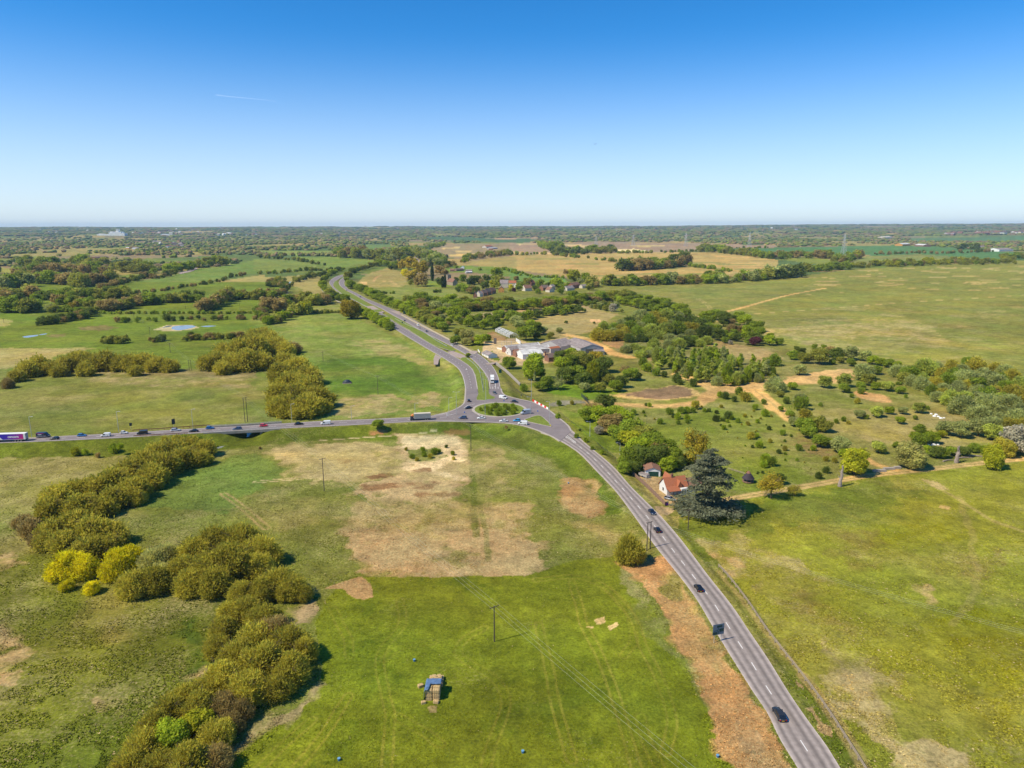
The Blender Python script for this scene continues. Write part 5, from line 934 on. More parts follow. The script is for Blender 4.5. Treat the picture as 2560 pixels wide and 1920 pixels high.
for i, (A, B, h_, lb) in enumerate([((1243, 872), (1262, 876), 1.1, 'low pale wall across the farm yard'), ((1255, 874), (1268, 885), 1.2, 'low white wall leading to the sheds'), ((1290, 853), (1302, 862), 3.0, 'broken white wall behind the sheds'), ((1195, 877), (1200, 884), 1.4, 'short white wall beside the farm gate')]):
    a = flat(*A, 0); b = flat(*B, 0); m = MB(); d = (b-a); L = np.hypot(d[0], d[1]); m.box(0, L, -.15, .15, -.2, h_); m.box(-.02, L+.02, -.19, .19, h_, h_+.1); o = m.build('yard_wall', M['white'], None); o.location = a; o.rotation_euler = (0, 0, math.atan2(d[1], d[0])); tag(o, lb, 'wall', kind=None)
# church
ch_ = house('church', 'flint church with a square tower and red tiled nave among trees', (1118, 712), (1132, 714), 10, 6.5, 5.5, 'flint', 'tile_old', cat='church', windows=[(3, .9, 1.5), (7, .9, 1.5)])
ct = MB().box(-6.2, -.3, 1.5, 8.5, 0, 18); ct.box(-6.45, -.05, 1.25, 8.75, 17.0, 17.4)
for i in range(4):
    ct.box(-6.3+i*1.6, -5.6+i*1.6, 1.4, 1.8, 18, 19); ct.box(-6.3, -5.9, 1.5+i*1.9, 2.3+i*1.9, 18, 19); ct.box(-.7, -.3, 1.5+i*1.9, 2.3+i*1.9, 18, 19)
ct.build('tower', M['flint'], ch_); 
for z_ in (13,): f = MB().box(-3.9, -2.7, 1.42, 1.5, z_, z_+2.4).build('belfry_window', M['window'], ch_)
# village houses: (label, A, B, W, H, RH, wall, roof, hip, chimneys)
V = [('orange brick cottage with a steep grey gable, nearest the meadow', (1183, 744), (1192, 744), 9, 3.8, 5, 'brick', 'slate', 'y', 1), ('grey roofed cottage second in the village terrace', (1200, 742), (1208, 741), 8, 4.5, 4, 'cream', 'slate', 'x', 1),
     ('dark roofed cottage third in the village terrace', (1209, 740), (1218, 739), 8, 4.8, 4.5, 'brick', 'tile_brown', 'x', 1), ('dark roofed cottage fourth in the village terrace', (1219, 738), (1229, 736), 8, 5, 4.5, 'brick', 'tile_brown', 'x', 1), ('dark roofed cottage last in the village terrace', (1230, 735), (1240, 733), 8, 5, 4.5, 'brick', 'tile_old', 'x', 1),
     ('orange rendered house end-on beside the terrace', (1246, 731), (1260, 731), 12, 5.5, 3.8, 'orange_wall', 'tile_old', 'y', 0), ('pale stone manor with steep gables above the village', (1250, 720), (1270, 720), 12, 8, 6, 'cream', 'slate', 'x', 2),
     ('long red roofed house behind the pale manor', (1272, 715), (1290, 715), 10, 5.5, 4, 'cream', 'tile', 'x', 1), ('blue and white house with a red roof edge', (1286, 720), (1292, 721), 9, 5.5, 4, 'pale_sheet', 'tile_old', 'y', 0), ('red roofed house half hidden in the village trees', (1328, 715), (1338, 714), 10, 6, 4.5, 'brick', 'tile', 'x', 1),
     ('brown roofed house below the half hidden red one', (1313, 728), (1330, 727), 11, 5, 5, 'cream', 'tile_old', 'x', 1), ('dark hipped roof house at the right end of the village', (1358, 727), (1374, 726), 12, 5, 4, 'brick', 'tile_brown', 'x', 1), ('house with a tan pyramid roof beside the dark hipped one', (1374, 731), (1386, 730), 10, 4, 4.5, 'cream', 'tile_old', 'y', 0),
     ('pale house between the village oaks', (1381, 725), (1388, 724), 8, 6, 3, 'cream', 'slate', 'x', 0), ('long low grey roofed house by the wood', (1418, 727), (1436, 725), 10, 4, 3.5, 'cream', 'slate', 'x', 0), ('dark red roofed house by the wood', (1432, 722), (1450, 719), 10, 6, 4, 'brick', 'tile_old', 'x', 1), ('small pale house at the wood edge', (1456, 721), (1468, 720), 8, 4, 2.5, 'cream', 'slate', 'x', 0),
     ('long dark stable beyond the churchyard', (1141, 678), (1160, 677), 10, 4, 2.5, 'fence_wood', 'tile_brown', 'x', 0), ('white gabled barn beyond the churchyard', (1151, 674), (1160, 674), 16, 5, 4, 'white', 'pale_sheet', 'y', 0), ('dark open shed beyond the churchyard', (1164, 680), (1180, 680), 9, 3.5, 2, 'fence_wood', 'slate', 'x', 0), ('low white roofed shed beyond the churchyard', (1166, 683.5), (1181, 683), 9, 3, 1.5, 'sheet', 'pale_sheet', 'x', 0), ('red roofed house beyond the church yews', (1125, 679), (1135, 679), 9, 4, 3, 'brick', 'tile_old', 'x', 0)]
for lb, A, B, W_, H_, RH_, wl_, rf_, rd, nc in V:
    house('house', lb, A, B, W_, H_, RH_, wl_, rf_, ridge=rd, group='houses of the village', chimneys=[(2+5*i, W_/2, 1.5) for i in range(nc)])
V2 = [('white roofed shed at the far riverside farm', (199, 649), (214, 649), 14, 4, 2, 'sheet', 'pale_sheet'), ('long grey shed at the far riverside farm', (218, 656), (250, 655), 20, 5, 3, 'sheet', 'sheet'), ('brown roofed barn at the far riverside farm', (240, 648), (272, 646), 18, 5, 3, 'brick', 'tile_brown'),
      ('small white roofed outbuilding between far hedges', (314, 622), (322, 622), 15, 5, 3, 'orange_wall', 'pale_sheet'), ('pale shed between far hedges', (330, 623), (343, 623), 20, 5, 3, 'white', 'sheet'),
      ('orange walled barn with a white roof above the dark green field', (2256, 615), (2276, 614), 40, 9, 6, 'orange_wall', 'pale_sheet'), ('white roofed barn beside the orange walled one', (2286, 616), (2308, 617), 40, 8, 6, 'tile_old', 'pale_sheet'), ('grey roofed farm hall at the far right edge', (2498, 629), (2533, 628), 50, 8, 6, 'white', 'slate'), ('dark roofed farm house among trees at the far right', (2452, 623), (2464, 622), 20, 9, 6, 'brick', 'slate'), ('pale wide farm shed at the far right edge', (2480, 626), (2498, 626), 40, 6, 4, 'cream', 'tile_old'),
      ('large cream house alone beyond the dark green field', (2212, 597.5), (2230, 597), 60, 14, 9, 'cream', 'cream'), ('red roofed farmhouse on the brown fields', (1216, 620), (1232, 619), 25, 7, 6, 'cream', 'tile'), ('blue grey barn beside the red roofed farmhouse', (1228, 623), (1244, 622), 25, 5, 4, 'sheet', 'sheet'), ('brown barn beside the red roofed farmhouse', (1222, 625), (1232, 625), 20, 4, 3, 'brick', 'tile_old')]
for lb, A, B, W_, H_, RH_, wl_, rf_ in V2: house('farm_building', lb, A, B, W_, H_, RH_, wl_, rf_, cat='farm building', windows=[])
# power station and far town
def far_box(name, label, x0, x1, y, H, D, m, cat, group=None, z=None, roof=None):
    a = flat(x0, y, 0); b = flat(x1, y, 0); zz = float(terr(a[0], a[1])); L = b[0]-a[0]
    w = MB().box(0, L, 0, D, -5, H); w.box(L*.1, L*.5, D*.2, D*.8, H, H*1.25); o = w.build(name, M[m], None); o.location = (a[0], a[1], zz); return tag(o, label, cat, group)
for x0, x1, H_, lb in [(243, 272, 16, 'long low white hall of the far power station'), (273, 289, 34, 'tall white block of the far power station'), (288, 303, 40, 'tallest white block beneath the three far stacks'), (303, 312, 26, 'smaller white block beside the three far stacks'), (402, 430, 18, 'long white warehouse in the far town')]:
    far_box('power_station_hall' if x0 < 400 else 'warehouse', lb, x0, x1, 595.5, H_, 60, 'white', 'industrial building')
for i, x in enumerate((294, 297.4, 301)):
    P = flat(x, 595, 0); s = MB().tube([(0, 0, 0), (0, 0, 90)], [7, 5.5], 12); s.tube([(0, 0, 86), (0, 0, 92)], 6, 12); o = s.build('chimney_stack', M['white'], None); o.location = P
    tag(o, ['first of three slim stacks of the far power station', 'middle of three slim stacks of the far power station', 'last of three slim stacks of the far power station'][i], 'chimney stack', 'stacks of the far power station')
P = flat(251, 594, 0); o = MB().tube([(0, 0, 0), (0, 0, 50)], [3, 2], 8).tube([(0, 0, 46), (0, 0, 50)], 3, 8).build('chimney_stack', M['concrete'], None); o.location = P; tag(o, 'short lone stack beside the far power station halls', 'chimney stack')
P = flat(44, 588, 0); o = MB().box(-14, 14, 0, 25, 0, 60).box(-4, 4, 5, 15, 60, 66).build('tower_block', M['concrete'], None); o.location = P; tag(o, 'grey tower block standing alone in the far town', 'tower block')
tr = random.Random(5); hm = []
hw_ = [MB().box(-8, 8, -8, 8, 0, 9), MB()]; hw_[1].loft([[(-9, -9, 8.8), (-9, 9, 8.8), (-9, 0, 15)], [(9, -9, 8.8), (9, 9, 8.8), (9, 0, 15)]])
walls = [(m_, hw_[0].mesh('wall')) for m_ in ('render', 'cream', 'brick', 'white')]; roofs = [(m_, hw_[1].mesh('roof')) for m_ in ('tile_old', 'slate', 'tile_brown', 'pale_sheet')]
for m_, me in walls: me.materials.append(M[m_])
for m_, me in roofs: me.materials.append(M[m_])
spots = [(tr.uniform(340, 640), tr.uniform(583.5, 594), 1.0) for _ in range(90)]+[(tr.uniform(640, 1000), tr.uniform(576, 591), 1.0) for _ in range(70)]+[(tr.uniform(60, 340), tr.uniform(582, 592), 1) for _ in range(24)]+[(tr.uniform(2360, 2402), tr.uniform(591, 594), 1.3) for _ in range(8)]+[(tr.uniform(2440, 2510), tr.uniform(591, 594.5), 1.6) for _ in range(14)]+[(tr.uniform(2530, 2560), 592, 1.6) for _ in range(4)]+[(tr.uniform(380, 470), tr.uniform(608, 622), .9) for _ in range(16)]+[(tr.uniform(1000, 2350), tr.uniform(577, 588), 1.2) for _ in range(30)]
def far_label(x, y, w, r_):
    w = {'render': 'white', 'cream': 'cream', 'brick': 'brick', 'white': 'bright white'}[w]; r_ = {'tile_old': 'red brown', 'slate': 'grey', 'tile_brown': 'brown', 'pale_sheet': 'pale'}[r_]
    pl = 'left of the three stacks' if x < 340 else 'among the hedges below the far town' if y > 600 else 'in the far town' if x < 640 else 'on the far hillside' if x < 1000 else 'beyond the orange barn' if x > 2355 else 'below the central skyline'
    return f'tiny {w} house with a {r_} roof {pl}'
for i, (x, y, s_) in enumerate(spots):
    P = flat(x, y, 0); zz = float(terr(P[0], P[1])); wx = tr.choice(walls[:2]+walls[3:]+walls[2:3]); rx = tr.choice(roofs[:3]+roofs[:1]) if tr.random() < .8 else roofs[3]
    r_ = empty('distant_house', (P[0], P[1], zz), tr.uniform(0, 3.14), far_label(x, y, wx[0], rx[0]), 'house', 'far houses near the horizon'); sc_ = s_*tr.uniform(.9, 1.8); r_.scale = (sc_*1.2, sc_, sc_*.9)
    for nm, me in (('wall', wx[1]), ('roof', rx[1])): c_ = bpy.data.objects.new(nm, me); link(c_); c_.parent = r_
# bridge over the river
bl_ = lf; cb_ = [(a, b) for a, b in zip(*lf)]; xs = [proj((a+b)/2)[0] for a, b in cb_]
sel = [i for i, x in enumerate(xs) if 500 < x < 712]
br = empty('road_bridge', tuple((lf[0][sel[len(sel)//2]]+lf[1][sel[len(sel)//2]])/2*np.array([1, 1, 0])), 0, 'concrete road bridge with open rail parapets over the river', 'bridge'); o0 = Vector(br.location)
def side_path(off, dz, idx=None):
    out = []
    for i in (idx or sel):
        a, b = lf[0][i], lf[1][i]; d = (a-b)/np.linalg.norm(a-b); p = (b-d*off) if off >= 0 else (a-d*off); out.append(Vector((p[0], p[1], a[2]+dz))-o0)
    return out
def beam(m, path, w, h):
    rg = []
    for i, p in enumerate(path):
        d = (path[min(i+1, len(path)-1)]-path[max(i-1, 0)]).normalized(); nn = Vector((-d.y, d.x, 0))*w/2
        rg.append([p-nn, p+nn, p+nn+Vector((0, 0, h)), p-nn+Vector((0, 0, h))])
    m.loft([[tuple(v) for v in r_] for r_ in rg]); return m
m = MB(); ed0 = side_path(1.2, -1.25); ed1 = side_path(-1.2, -1.25); rg = [[tuple(a), tuple(b), tuple(b+Vector((0, 0, 1.2))), tuple(a+Vector((0, 0, 1.2)))] for a, b in zip(ed0, ed1)]; m.loft(rg); m.build('deck', M['concrete_dark'], br)
beam(MB(), side_path(1.35, -.95), .5, 1.35).build('parapet', M['concrete'], br); beam(MB(), side_path(-1.35, -.6), .5, 1.2).build('parapet', M['concrete'], br)
for off in (1.35, -1.35):
    m = MB()
    for dz in (.75, 1.05): beam(m, side_path(off, dz), .08, .08)
    for p in side_path(off, .4)[::1]: m.box(p.x-.05, p.x+.05, p.y-.05, p.y+.05, p.z, p.z+.7)
    m.build('railing', M['galv'], br)
ia = [i for i in sel if abs(xs[i]-549) < 8][:1]; ib = [i for i in sel if abs(xs[i]-650) < 8][:1]
for ii in (ia, ib):
    p, q_ = side_path(.7, 0, ii)[0], side_path(-.7, 0, ii)[0]; d = (q_-p); m = MB(); t = Vector((-d.y, d.x, 0)).normalized()*.7
    m.loft([[tuple(p-t+Vector((0, 0, -5))), tuple(p+t+Vector((0, 0, -5))), tuple(p+t+Vector((0, 0, -.9))), tuple(p-t+Vector((0, 0, -.9)))], [tuple(q_-t+Vector((0, 0, -5))), tuple(q_+t+Vector((0, 0, -5))), tuple(q_+t+Vector((0, 0, -.9))), tuple(q_-t+Vector((0, 0, -.9)))]]); m.build('abutment', M['concrete'], br)
# ------------------------------------------------------------------ poles and wires
def G(x, y, z=None):
    P = on_ground(x, y) if z is None else flat(x, y, z); return Vector((float(P[0]), float(P[1]), float(P[2] if z is None else z)))
def top_height(base, ytop):
    """height of a vertical post whose top shows at photo row ytop"""
    lo, hi = 0, 90
    for _ in range(30):
        mid = (lo+hi)/2
        if proj(np.array([base.x, base.y, base.z+mid]))[1] > ytop: lo = mid
        else: hi = mid
    return lo
POLES = {}
def pole(key, xb, yb, yt, label, heading, double=False, cap=14):
    b = G(xb, yb); h = min(top_height(b, yt), cap); r = empty('utility_pole', b, heading, label, 'utility pole', 'wooden poles carrying the power lines')
    offs = (-.7, .7) if double else (0,)
    for i, o_ in enumerate(offs): MB().tube([(o_, 0, -.5), (o_, 0, h)], [.17, .12], 8).build('post', M['pole_wood'], r)
    MB().box(-1.35, 1.35, -.07, .07, h-.35, h-.2).build('crossarm', M['pole_wood'], r)
    for x in (-1.25, 0, 1.25): MB().tube([(x, 0, h-.2), (x, 0, h+.18)], [.06, .045], 6).build('insulator', M['fence_wood'], r)
    POLES[key] = (b, h, heading); return r
def hd(p, q_): d = G(*q_)-G(*p); return math.atan2(d.y, d.x)+math.pi/2
c1 = [(334, 797), (375, 837), (425, 882), (475.5, 926), (616, 1055), (810.6, 1227.6), (1236, 1604)]; c2 = [(700, 845), (808, 903), (945, 986), (1177.5, 1127), (1621, 1374)]
H1 = hd(c1[5], c1[6]); H0 = hd(c1[3], c1[5]); H2 = hd(c2[2], c2[4])
pole('a0', 336, 800, 785, 'wooden pole beyond the far pond field', H0); pole('a1', 375, 837, 818, 'wooden pole beside the shallow pond', H0); pole('a2', 426, 882, 858, 'wooden pole in the green strip above the willow row', H0)
pole('a3', 476, 926, 900, 'twin wooden pole in the gap of the willow row', H0, True); pole('a4', 616, 1055, 993, 'twin wooden pole behind the road bridge', H1, True); pole('a5', 810.6, 1227.6, 1145, 'single wooden pole in the pale grass below the road', H1); pole('a6', 1236, 1604, 1515, 'single wooden pole in the bright green field', H1)
pole('b1', 808, 903, 879, 'wooden pole beside the willows in the meadow', H2); pole('b2', 945, 986, 941, 'wooden pole alone in the dark green meadow', H2); pole('b3', 1177.5, 1127, 1063, 'wooden pole at the foot of the road bank', H2); pole('b4', 1621, 1374, 1304, 'twin wooden pole beside the road and the round bush', H2, True)
lone = [(1720, 1325, 1274, 'slim wooden pole in front of the cedar'), (10, 808, 796, 'small pole at the far left hedge'), (464, 772, 757, 'small pole in the far hedge field'), (600, 772, 758, 'small pole in the field by the yellow willows'), (1034, 750, 732, 'small pole in the meadow below the church')]
for i, (x, y, yt, lb) in enumerate(lone): pole('l%d' % i, x, y, yt, lb, .6, cap=13)
def wires(k1, k2, sag=1.0, last=None):
    b1, h1_, a1_ = POLES[k1]
    if k2: b2, h2_, a2_ = POLES[k2]
    else: b2, h2_, a2_ = last
    for i, x in enumerate((-1.25, 0, 1.25)):
        p = b1+Vector((math.cos(a1_)*x, math.sin(a1_)*x, h1_+.15)); q_ = b2+Vector((math.cos(a2_)*x, math.sin(a2_)*x, h2_+.15))
        pts = [p.lerp(q_, t)-Vector((0, 0, sag*4*t*(1-t))) for t in np.linspace(0, 1, 13)]
        o = MB().tube(pts, .014, 4, False).build('power_line', M['wire'], None); tag(o, ['near', 'middle', 'far'][i]+' wire of the power line span '+SP.get(k1, 'over the fields'), 'power line', 'wires strung between the wooden poles')
SP = {'a0': 'beyond the far pond', 'a1': 'past the pond to the green strip', 'a2': 'over the willow row', 'a3': 'from the willow row to the bridge', 'a4': 'over the main road by the bridge', 'a5': 'over the pale grass to the green field', 'a6': 'over the bright green field to the photo edge', 'b1': 'between the two meadow poles', 'b2': 'over the road near the roundabout', 'b3': 'from the road bank to the twin roadside pole', 'b4': 'over the road and the right hand field'}
for a_, b_ in (('a0', 'a1'), ('a1', 'a2'), ('a2', 'a3'), ('a3', 'a4'), ('a4', 'a5'), ('a5', 'a6'), ('b1', 'b2'), ('b2', 'b3'), ('b3', 'b4')): wires(a_, b_)
d = POLES['a6'][0]-POLES['a5'][0]; wires('a6', None, 1.2, (POLES['a6'][0]+d*1.0, 9.9, POLES['a6'][2]))
e_ = flat(2740, 1690, 4.0); wires('b4', None, 1.5, (Vector((e_[0], e_[1], 0)), 10, POLES['b4'][2]-.25))
# lattice pylons
def pylon(x, y, h, label, s=1.0):
    b = G(x, y); r = MB(); L4 = [(-1, -1), (1, -1), (1, 1), (-1, 1)]
    def wd(z): return 4.6*(1-z/h)**1.15*s+.8*s
    lv = np.linspace(0, h, 10)
    for sx, sy in L4: r.tube([(sx*wd(z), sy*wd(z), z) for z in lv], .28*s, 4)
    for z0, z1 in zip(lv[:-1], lv[1:]):
        for i in range(4):
            a, c = L4[i], L4[(i+1) % 4]; r.tube([(a[0]*wd(z0), a[1]*wd(z0), z0), (c[0]*wd(z1), c[1]*wd(z1), z1)], .14*s, 3); r.tube([(c[0]*wd(z0), c[1]*wd(z0), z0), (a[0]*wd(z1), a[1]*wd(z1), z1)], .14*s, 3)
    ar = MB()
    for z, w_ in ((h*.62, 8.5), (h*.77, 6.5), (h*.91, 7)):
        for sg in (-1, 1): ar.tube([(0, 0, z+1.4*s), (sg*w_*s, 0, z)], .2*s, 3); ar.tube([(0, 0, z-.4), (sg*w_*s, 0, z)], .2*s, 3)
    e = empty('pylon', b, .25, label, 'pylon', 'lattice pylons across the far fields'); r.build('tower', M['galv'], e); ar.build('crossarm', M['galv'], e)
pylon(2108, 640, 78, 'tall lattice pylon standing at the dark green field', 1.5)
for x, y, yt, lb in ((1490, 614, 590, 'faint pylon beyond the brown field, nearest the village'), (1583, 615, 587, 'faint pylon second from the village'), (1714, 616, 582, 'faint pylon in front of the dark firs'), (1873, 619, 581, 'faint pylon before the pale green wood')):
    pylon(x, y, min(top_height(G(x, y), yt), 95), lb, 1.6)
# street lamps
def lamp(x, y, yt, label, arm=(1,), z=3.0, hdg=0.0):
    b = G(x, y, z); h = min(max(top_height(b, yt), 5), 13); r = empty('street_lamp', b, hdg, label, 'street lamp', 'street lamps along the roads')
    MB().tube([(0, 0, -3), (0, 0, 1.2), (0, 0, h)], [.16, .13, .07], 8).build('post', M['galv'], r)
    for s in arm:
        MB().tube([(0, 0, h-.05), (s*.6, 0, h+.05), (s*1.3, 0, h+.1)], .05, 6).build('bracket', M['galv'], r); MB().loft([[(s*1.1, -.18, h+.02), (s*1.1, .18, h+.02), (s*1.1, .12, h+.2), (s*1.1, -.12, h+.2)], [(s*2.0, -.14, h+.06), (s*2.0, .14, h+.06), (s*2.0, .08, h+.16), (s*2.0, -.08, h+.16)]]).build('lantern', M['steel'], r)
for x, y, yt, lb, ar in [(79.5, 1092, 1042, 'street lamp behind the big lorry', (1,)), (297, 1079, 1029, 'street lamp behind the small white hatchback', (1,)), (482, 1063, 1023, 'street lamp before the bridge', (1,)), (729, 1042, 1010, 'street lamp just past the bridge', (1,)), (879, 1048, 1015, 'street lamp beside the road past the lone bush', (1,)), (1038, 1041, 1008, 'street lamp behind the box lorry', (1,)),
        (1122.5, 1038, 994, 'shorter street lamp at the corner of the slip to the dual carriageway', (1,)), (1141.4, 1037, 965, 'tall street lamp at the corner by the give-way line', (1, -1)), (1213, 1055, 999.7, 'slim street lamp below the roundabout island', (1,)), (1325.5, 1045, 992.7, 'street lamp beside the tall silver van', (-1,)), (1328.5, 994, 949, 'street lamp behind the red and white barriers', (-1,)), (1373.6, 1064, 972, 'tall street lamp at the tip of the grass splitter', (-1,)),
        (1183.5, 907, 885, 'farthest street lamp on the central reservation', (1, -1)), (1199.4, 928, 896, 'second farthest street lamp on the central reservation', (1, -1)), (1208, 981, 916, 'third farthest street lamp on the central reservation', (1, -1)), (1214.6, 999, 948, 'nearest street lamp on the central reservation', (1, -1))]:
    lamp(x, y, yt, lb, ar)
lamp(1474.4, 1097, 1054, 'street lamp beside the road hedge past the roundabout', (-1,), 1.5); lamp(1549.6, 1134, 1107.5, 'street lamp against the dark trees by the garage', (-1,), .8)
# signs
def sign(x, y, w, h, hp, label, col, z=0, face=0, posts=2, sym=None, name='road_sign'):
    b = G(x, y, z); r = empty(name, b, face, label, 'road sign')
    for i in range(posts): px_ = 0 if posts == 1 else (-w*.32, w*.32)[i]; MB().tube([(px_, 0, -.4), (px_, 0, hp+h)], .07, 6).build('post', M['galv'], r)
    MB().box(-w/2, w/2, -.13, -.09, hp, hp+h).build('panel', col, r); return r, -.135
M['sign_green'] = mat('sign_green', (.012, .085, .07), .4); M['sign_blue'] = mat('sign_blue', (.02, .12, .45), .4); M['sign_pale'] = mat('sign_grey_blue', (.11, .16, .21), .45); M['sign_dark'] = mat('sign_back', (.03, .045, .05), .6); M['sign_dg'] = mat('sign_dark_green', (.008, .045, .04), .4)
sg, yy = sign(1793.5, 1606, 3.3, 3.0, 2.3, 'large road sign with a roundabout diagram beside the rusty verge', M['sign_pale'], .2, math.radians(17))
m = MB()
m.box(-.5, 1.0, yy-.02, yy, 4.35, 4.9); m.box(-1.6, -.3, yy-.02, yy, 2.45, 3.15); m.box(.35, 1.6, yy-.02, yy, 3.05, 3.95); m.build('destination_panel', M['sign_dg'], sg)
m = MB(); m.tube([(math.cos(t)*.3-.0, yy-.025, 3.55+math.sin(t)*.34) for t in np.linspace(0, 2*math.pi, 13)], .05, 4); m.box(-.06, .06, yy-.03, yy, 2.4, 3.25); m.box(-.05, .05, yy-.03, yy, 3.85, 4.3); m.box(-1.4, -.3, yy-.03, yy, 3.5, 3.58); m.box(.3, .6, yy-.03, yy, 3.4, 3.48); m.build('route_symbol', M['sign_dg'], sg)
for a in ((434.5, 1068, 1.7, 2.9, 1.6, 'dark two-post sign seen from behind beside the main road', 'sign_dark', 3.6, .9), (328, 1075, 1.2, 1.6, 2.2, 'small dark sign on one post beside the main road', 'sign_dark', 3.6, .6), (1011, 788, 2.6, 3.6, 1.5, 'blue green sign at the lay-by of the dual carriageway', 'sign_green', .6, .3), (1140.5, 850, 2.8, 4.2, 1.0, 'tall dark green sign behind the far carriageway verge', 'sign_green', .8, -.2), (1250.5, 935, 2.0, 2.6, .8, 'dark blue sign on the verge beside the slip road', 'sign_green', 1.8, .3),
          (1006, 810, 1.4, 1.4, 1.0, 'small green sign on the central reservation', 'sign_green', 1.2, 0), (1303, 993, .8, .8, 1.0, 'small pale sign at the roundabout outer edge', 'sign_dark', 3.0, 0)):
    sign(a[0], a[1], a[2], a[3], a[4], a[5], M[a[6]], a[7], a[8], 1 if a[2] < 2 else 2)
for x, y, lb in ((1266, 1033, 'round blue arrow sign on the roundabout island'), (1260, 1008, 'round dark sign at the top of the roundabout island'), (1344.5, 1034, 'small sign at the top corner of the grass splitter'), (1161.5, 1037, 'small dark sign beside the dark blue car')):
    b = G(x, y, 3.15); r = empty('road_sign', b, 0, lb, 'road sign'); MB().tube([(0, 0, 0), (0, 0, 1.4)], .06, 6).build('post', M['galv'], r); o = MB().tube([(0, -.06, 1.5), (0, .0, 1.5)], .38, 14).build('disc', M['sign_blue'], r)
b = G(1375.6, 1067, 3.1); r = empty('bollard', b, 0, 'yellow and white bollard at the tip of the grass splitter', 'bollard'); MB().loft([[(-.2*s, -.15*s, z), (.2*s, -.15*s, z), (.2*s, .15*s, z), (-.2*s, .15*s, z)] for z, s in ((0, 1.2), (.3, 1), (1.1, .9))]).build('shell', M['plate_y'], r); MB().box(-.24, .24, -.2, .2, 0, .25).build('base', M['white'], r)
b = G(1117.5, 1040, 3.0); r = empty('bollard', b, 0, 'pale bollard at the slip road corner beside the street lamps', 'bollard'); MB().loft([[(-.16*s, -.16*s, z), (.16*s, -.16*s, z), (.16*s, .16*s, z), (-.16*s, .16*s, z)] for z, s in ((0, 1.2), (.3, 1), (1.5, .8))]).build('shell', M['white'], r)
# red and white barriers
pts = [flat(1331.6+39.4*t, 1002+21.5*t, 3.0) for t in np.linspace(0, 1, 9)]
for i in range(8):
    a, b = pts[i], pts[i+1]; d = b-a; L = float(np.hypot(d[0], d[1]))*.96; m = MB(); m.loft([[(0, -.25, 0), (0, .25, 0), (0, .2, .3), (0, .1, 1.0), (0, -.1, 1.0), (0, -.2, .3)], [(L, -.25, 0), (L, .25, 0), (L, .2, .3), (L, .1, 1.0), (L, -.1, 1.0), (L, -.2, .3)]])
    o = m.build('traffic_barrier', M['red_plastic'] if i % 2 == 0 else M['white'], None); o.location = (a[0], a[1], 2.95); o.rotation_euler = (0, 0, math.atan2(d[1], d[0]))
    tag(o, ('red' if i % 2 == 0 else 'white')+' water filled barrier, '+['first', 'second', 'third', 'fourth', 'fifth', 'sixth', 'seventh', 'eighth'][i]+' from the upper end of the roadside row', 'barrier', 'red and white barriers beside the roundabout')
# fences and rails
def fence(name, label, pts, z, h, m, post=2.5, rails=(.5, .9), r=.05, solid=False, cat='fence', zs=None, group=None, n=None):
    P = px_line(pts, zs or [z, z]); P = catmull(P, n or max(len(pts)*8, 20)) if len(pts) > 2 else P; P = [Vector(p) for p in P]
    s = [0]
    for a, b in zip(P[:-1], P[1:]): s.append(s[-1]+(b-a).length)
    s = np.array(s); A = np.array([tuple(p) for p in P]); c = P[0]
    def at(u): return Vector((np.interp(u, s, A[:, 0]), np.interp(u, s, A[:, 1]), np.interp(u, s, A[:, 2])))-c
    rt_ = empty(name, c, 0, label, cat, group); mp_ = MB(); u = 0; k = 0
    while u <= s[-1]:
        p = at(u); mp_.box(p.x-r*1.2, p.x+r*1.2, p.y-r*1.2, p.y+r*1.2, p.z-.2, p.z+h); u += post
    mp_.build('post', m, rt_); mr_ = MB(); us = np.linspace(0, s[-1], max(2, int(s[-1]/3)))
    if solid: beam(mr_, [at(u)+Vector((0, 0, .05)) for u in us], .06, h-.1); mr_.build('panel', m, rt_)
    else:
        for hh in rails: beam(mr_, [at(u)+Vector((0, 0, hh)) for u in us], r*1.1, r*2.6)
        mr_.build('rail', m, rt_)
    return rt_
fence('crash_barrier', 'long grey two-rail roadside barrier beside the right hand field', [(1796, 1418), (1818, 1441), (1868, 1506), (1920, 1583), (2015, 1705), (2075, 1789), (2157, 1918), (2215, 2010)], 0.1, 1.1, M['fence_grey'], 3.2, (.5, .95), .09, cat='barrier')
ff = fence('wooden_fence', 'tall brown wooden fence along the cottage yard', q('C', (243, 650), (350, 745), (500, 880), (640, 1020), (752, 1128)), .3, 1.8, M['fence_wood'], 2.4, solid=True, r=.07)
fence('crash_barrier', 'white railing on the central reservation beside the lamp posts', q('F', (40, 540), (130, 610), (200, 690), (235, 800), (250, 900), (268, 980)), 2.4, .9, M['galv'], 3, (.55, .85), .06, cat='barrier', zs=[2.1, 2.9])
fence('crash_barrier', 'long white rail on the central reservation past the farm', q('b', (1200, 960), (1320, 1020), (1420, 1060), (1500, 1110), (1560, 1150), (1650, 1200)), 1.5, .9, M['galv'], 4, (.55, .85), .06, cat='barrier', zs=[1.1, 1.9])
fence('crash_barrier', 'rusty brown rail along the far side of the main road', q('A', (1840, 322), (2212, 300), (2900, 250)), 3.9, .8, M['rust'], 3, (.5, .7), .07, cat='barrier', zs=[3.8, 4.3])
fence('crash_barrier', 'rusty brown rail along the near side of the main road', q('A', (1850, 402), (2212, 382), (2600, 362)), 3.9, .8, M['rust'], 3, (.5, .7), .07, cat='barrier', zs=[3.8, 4.2])
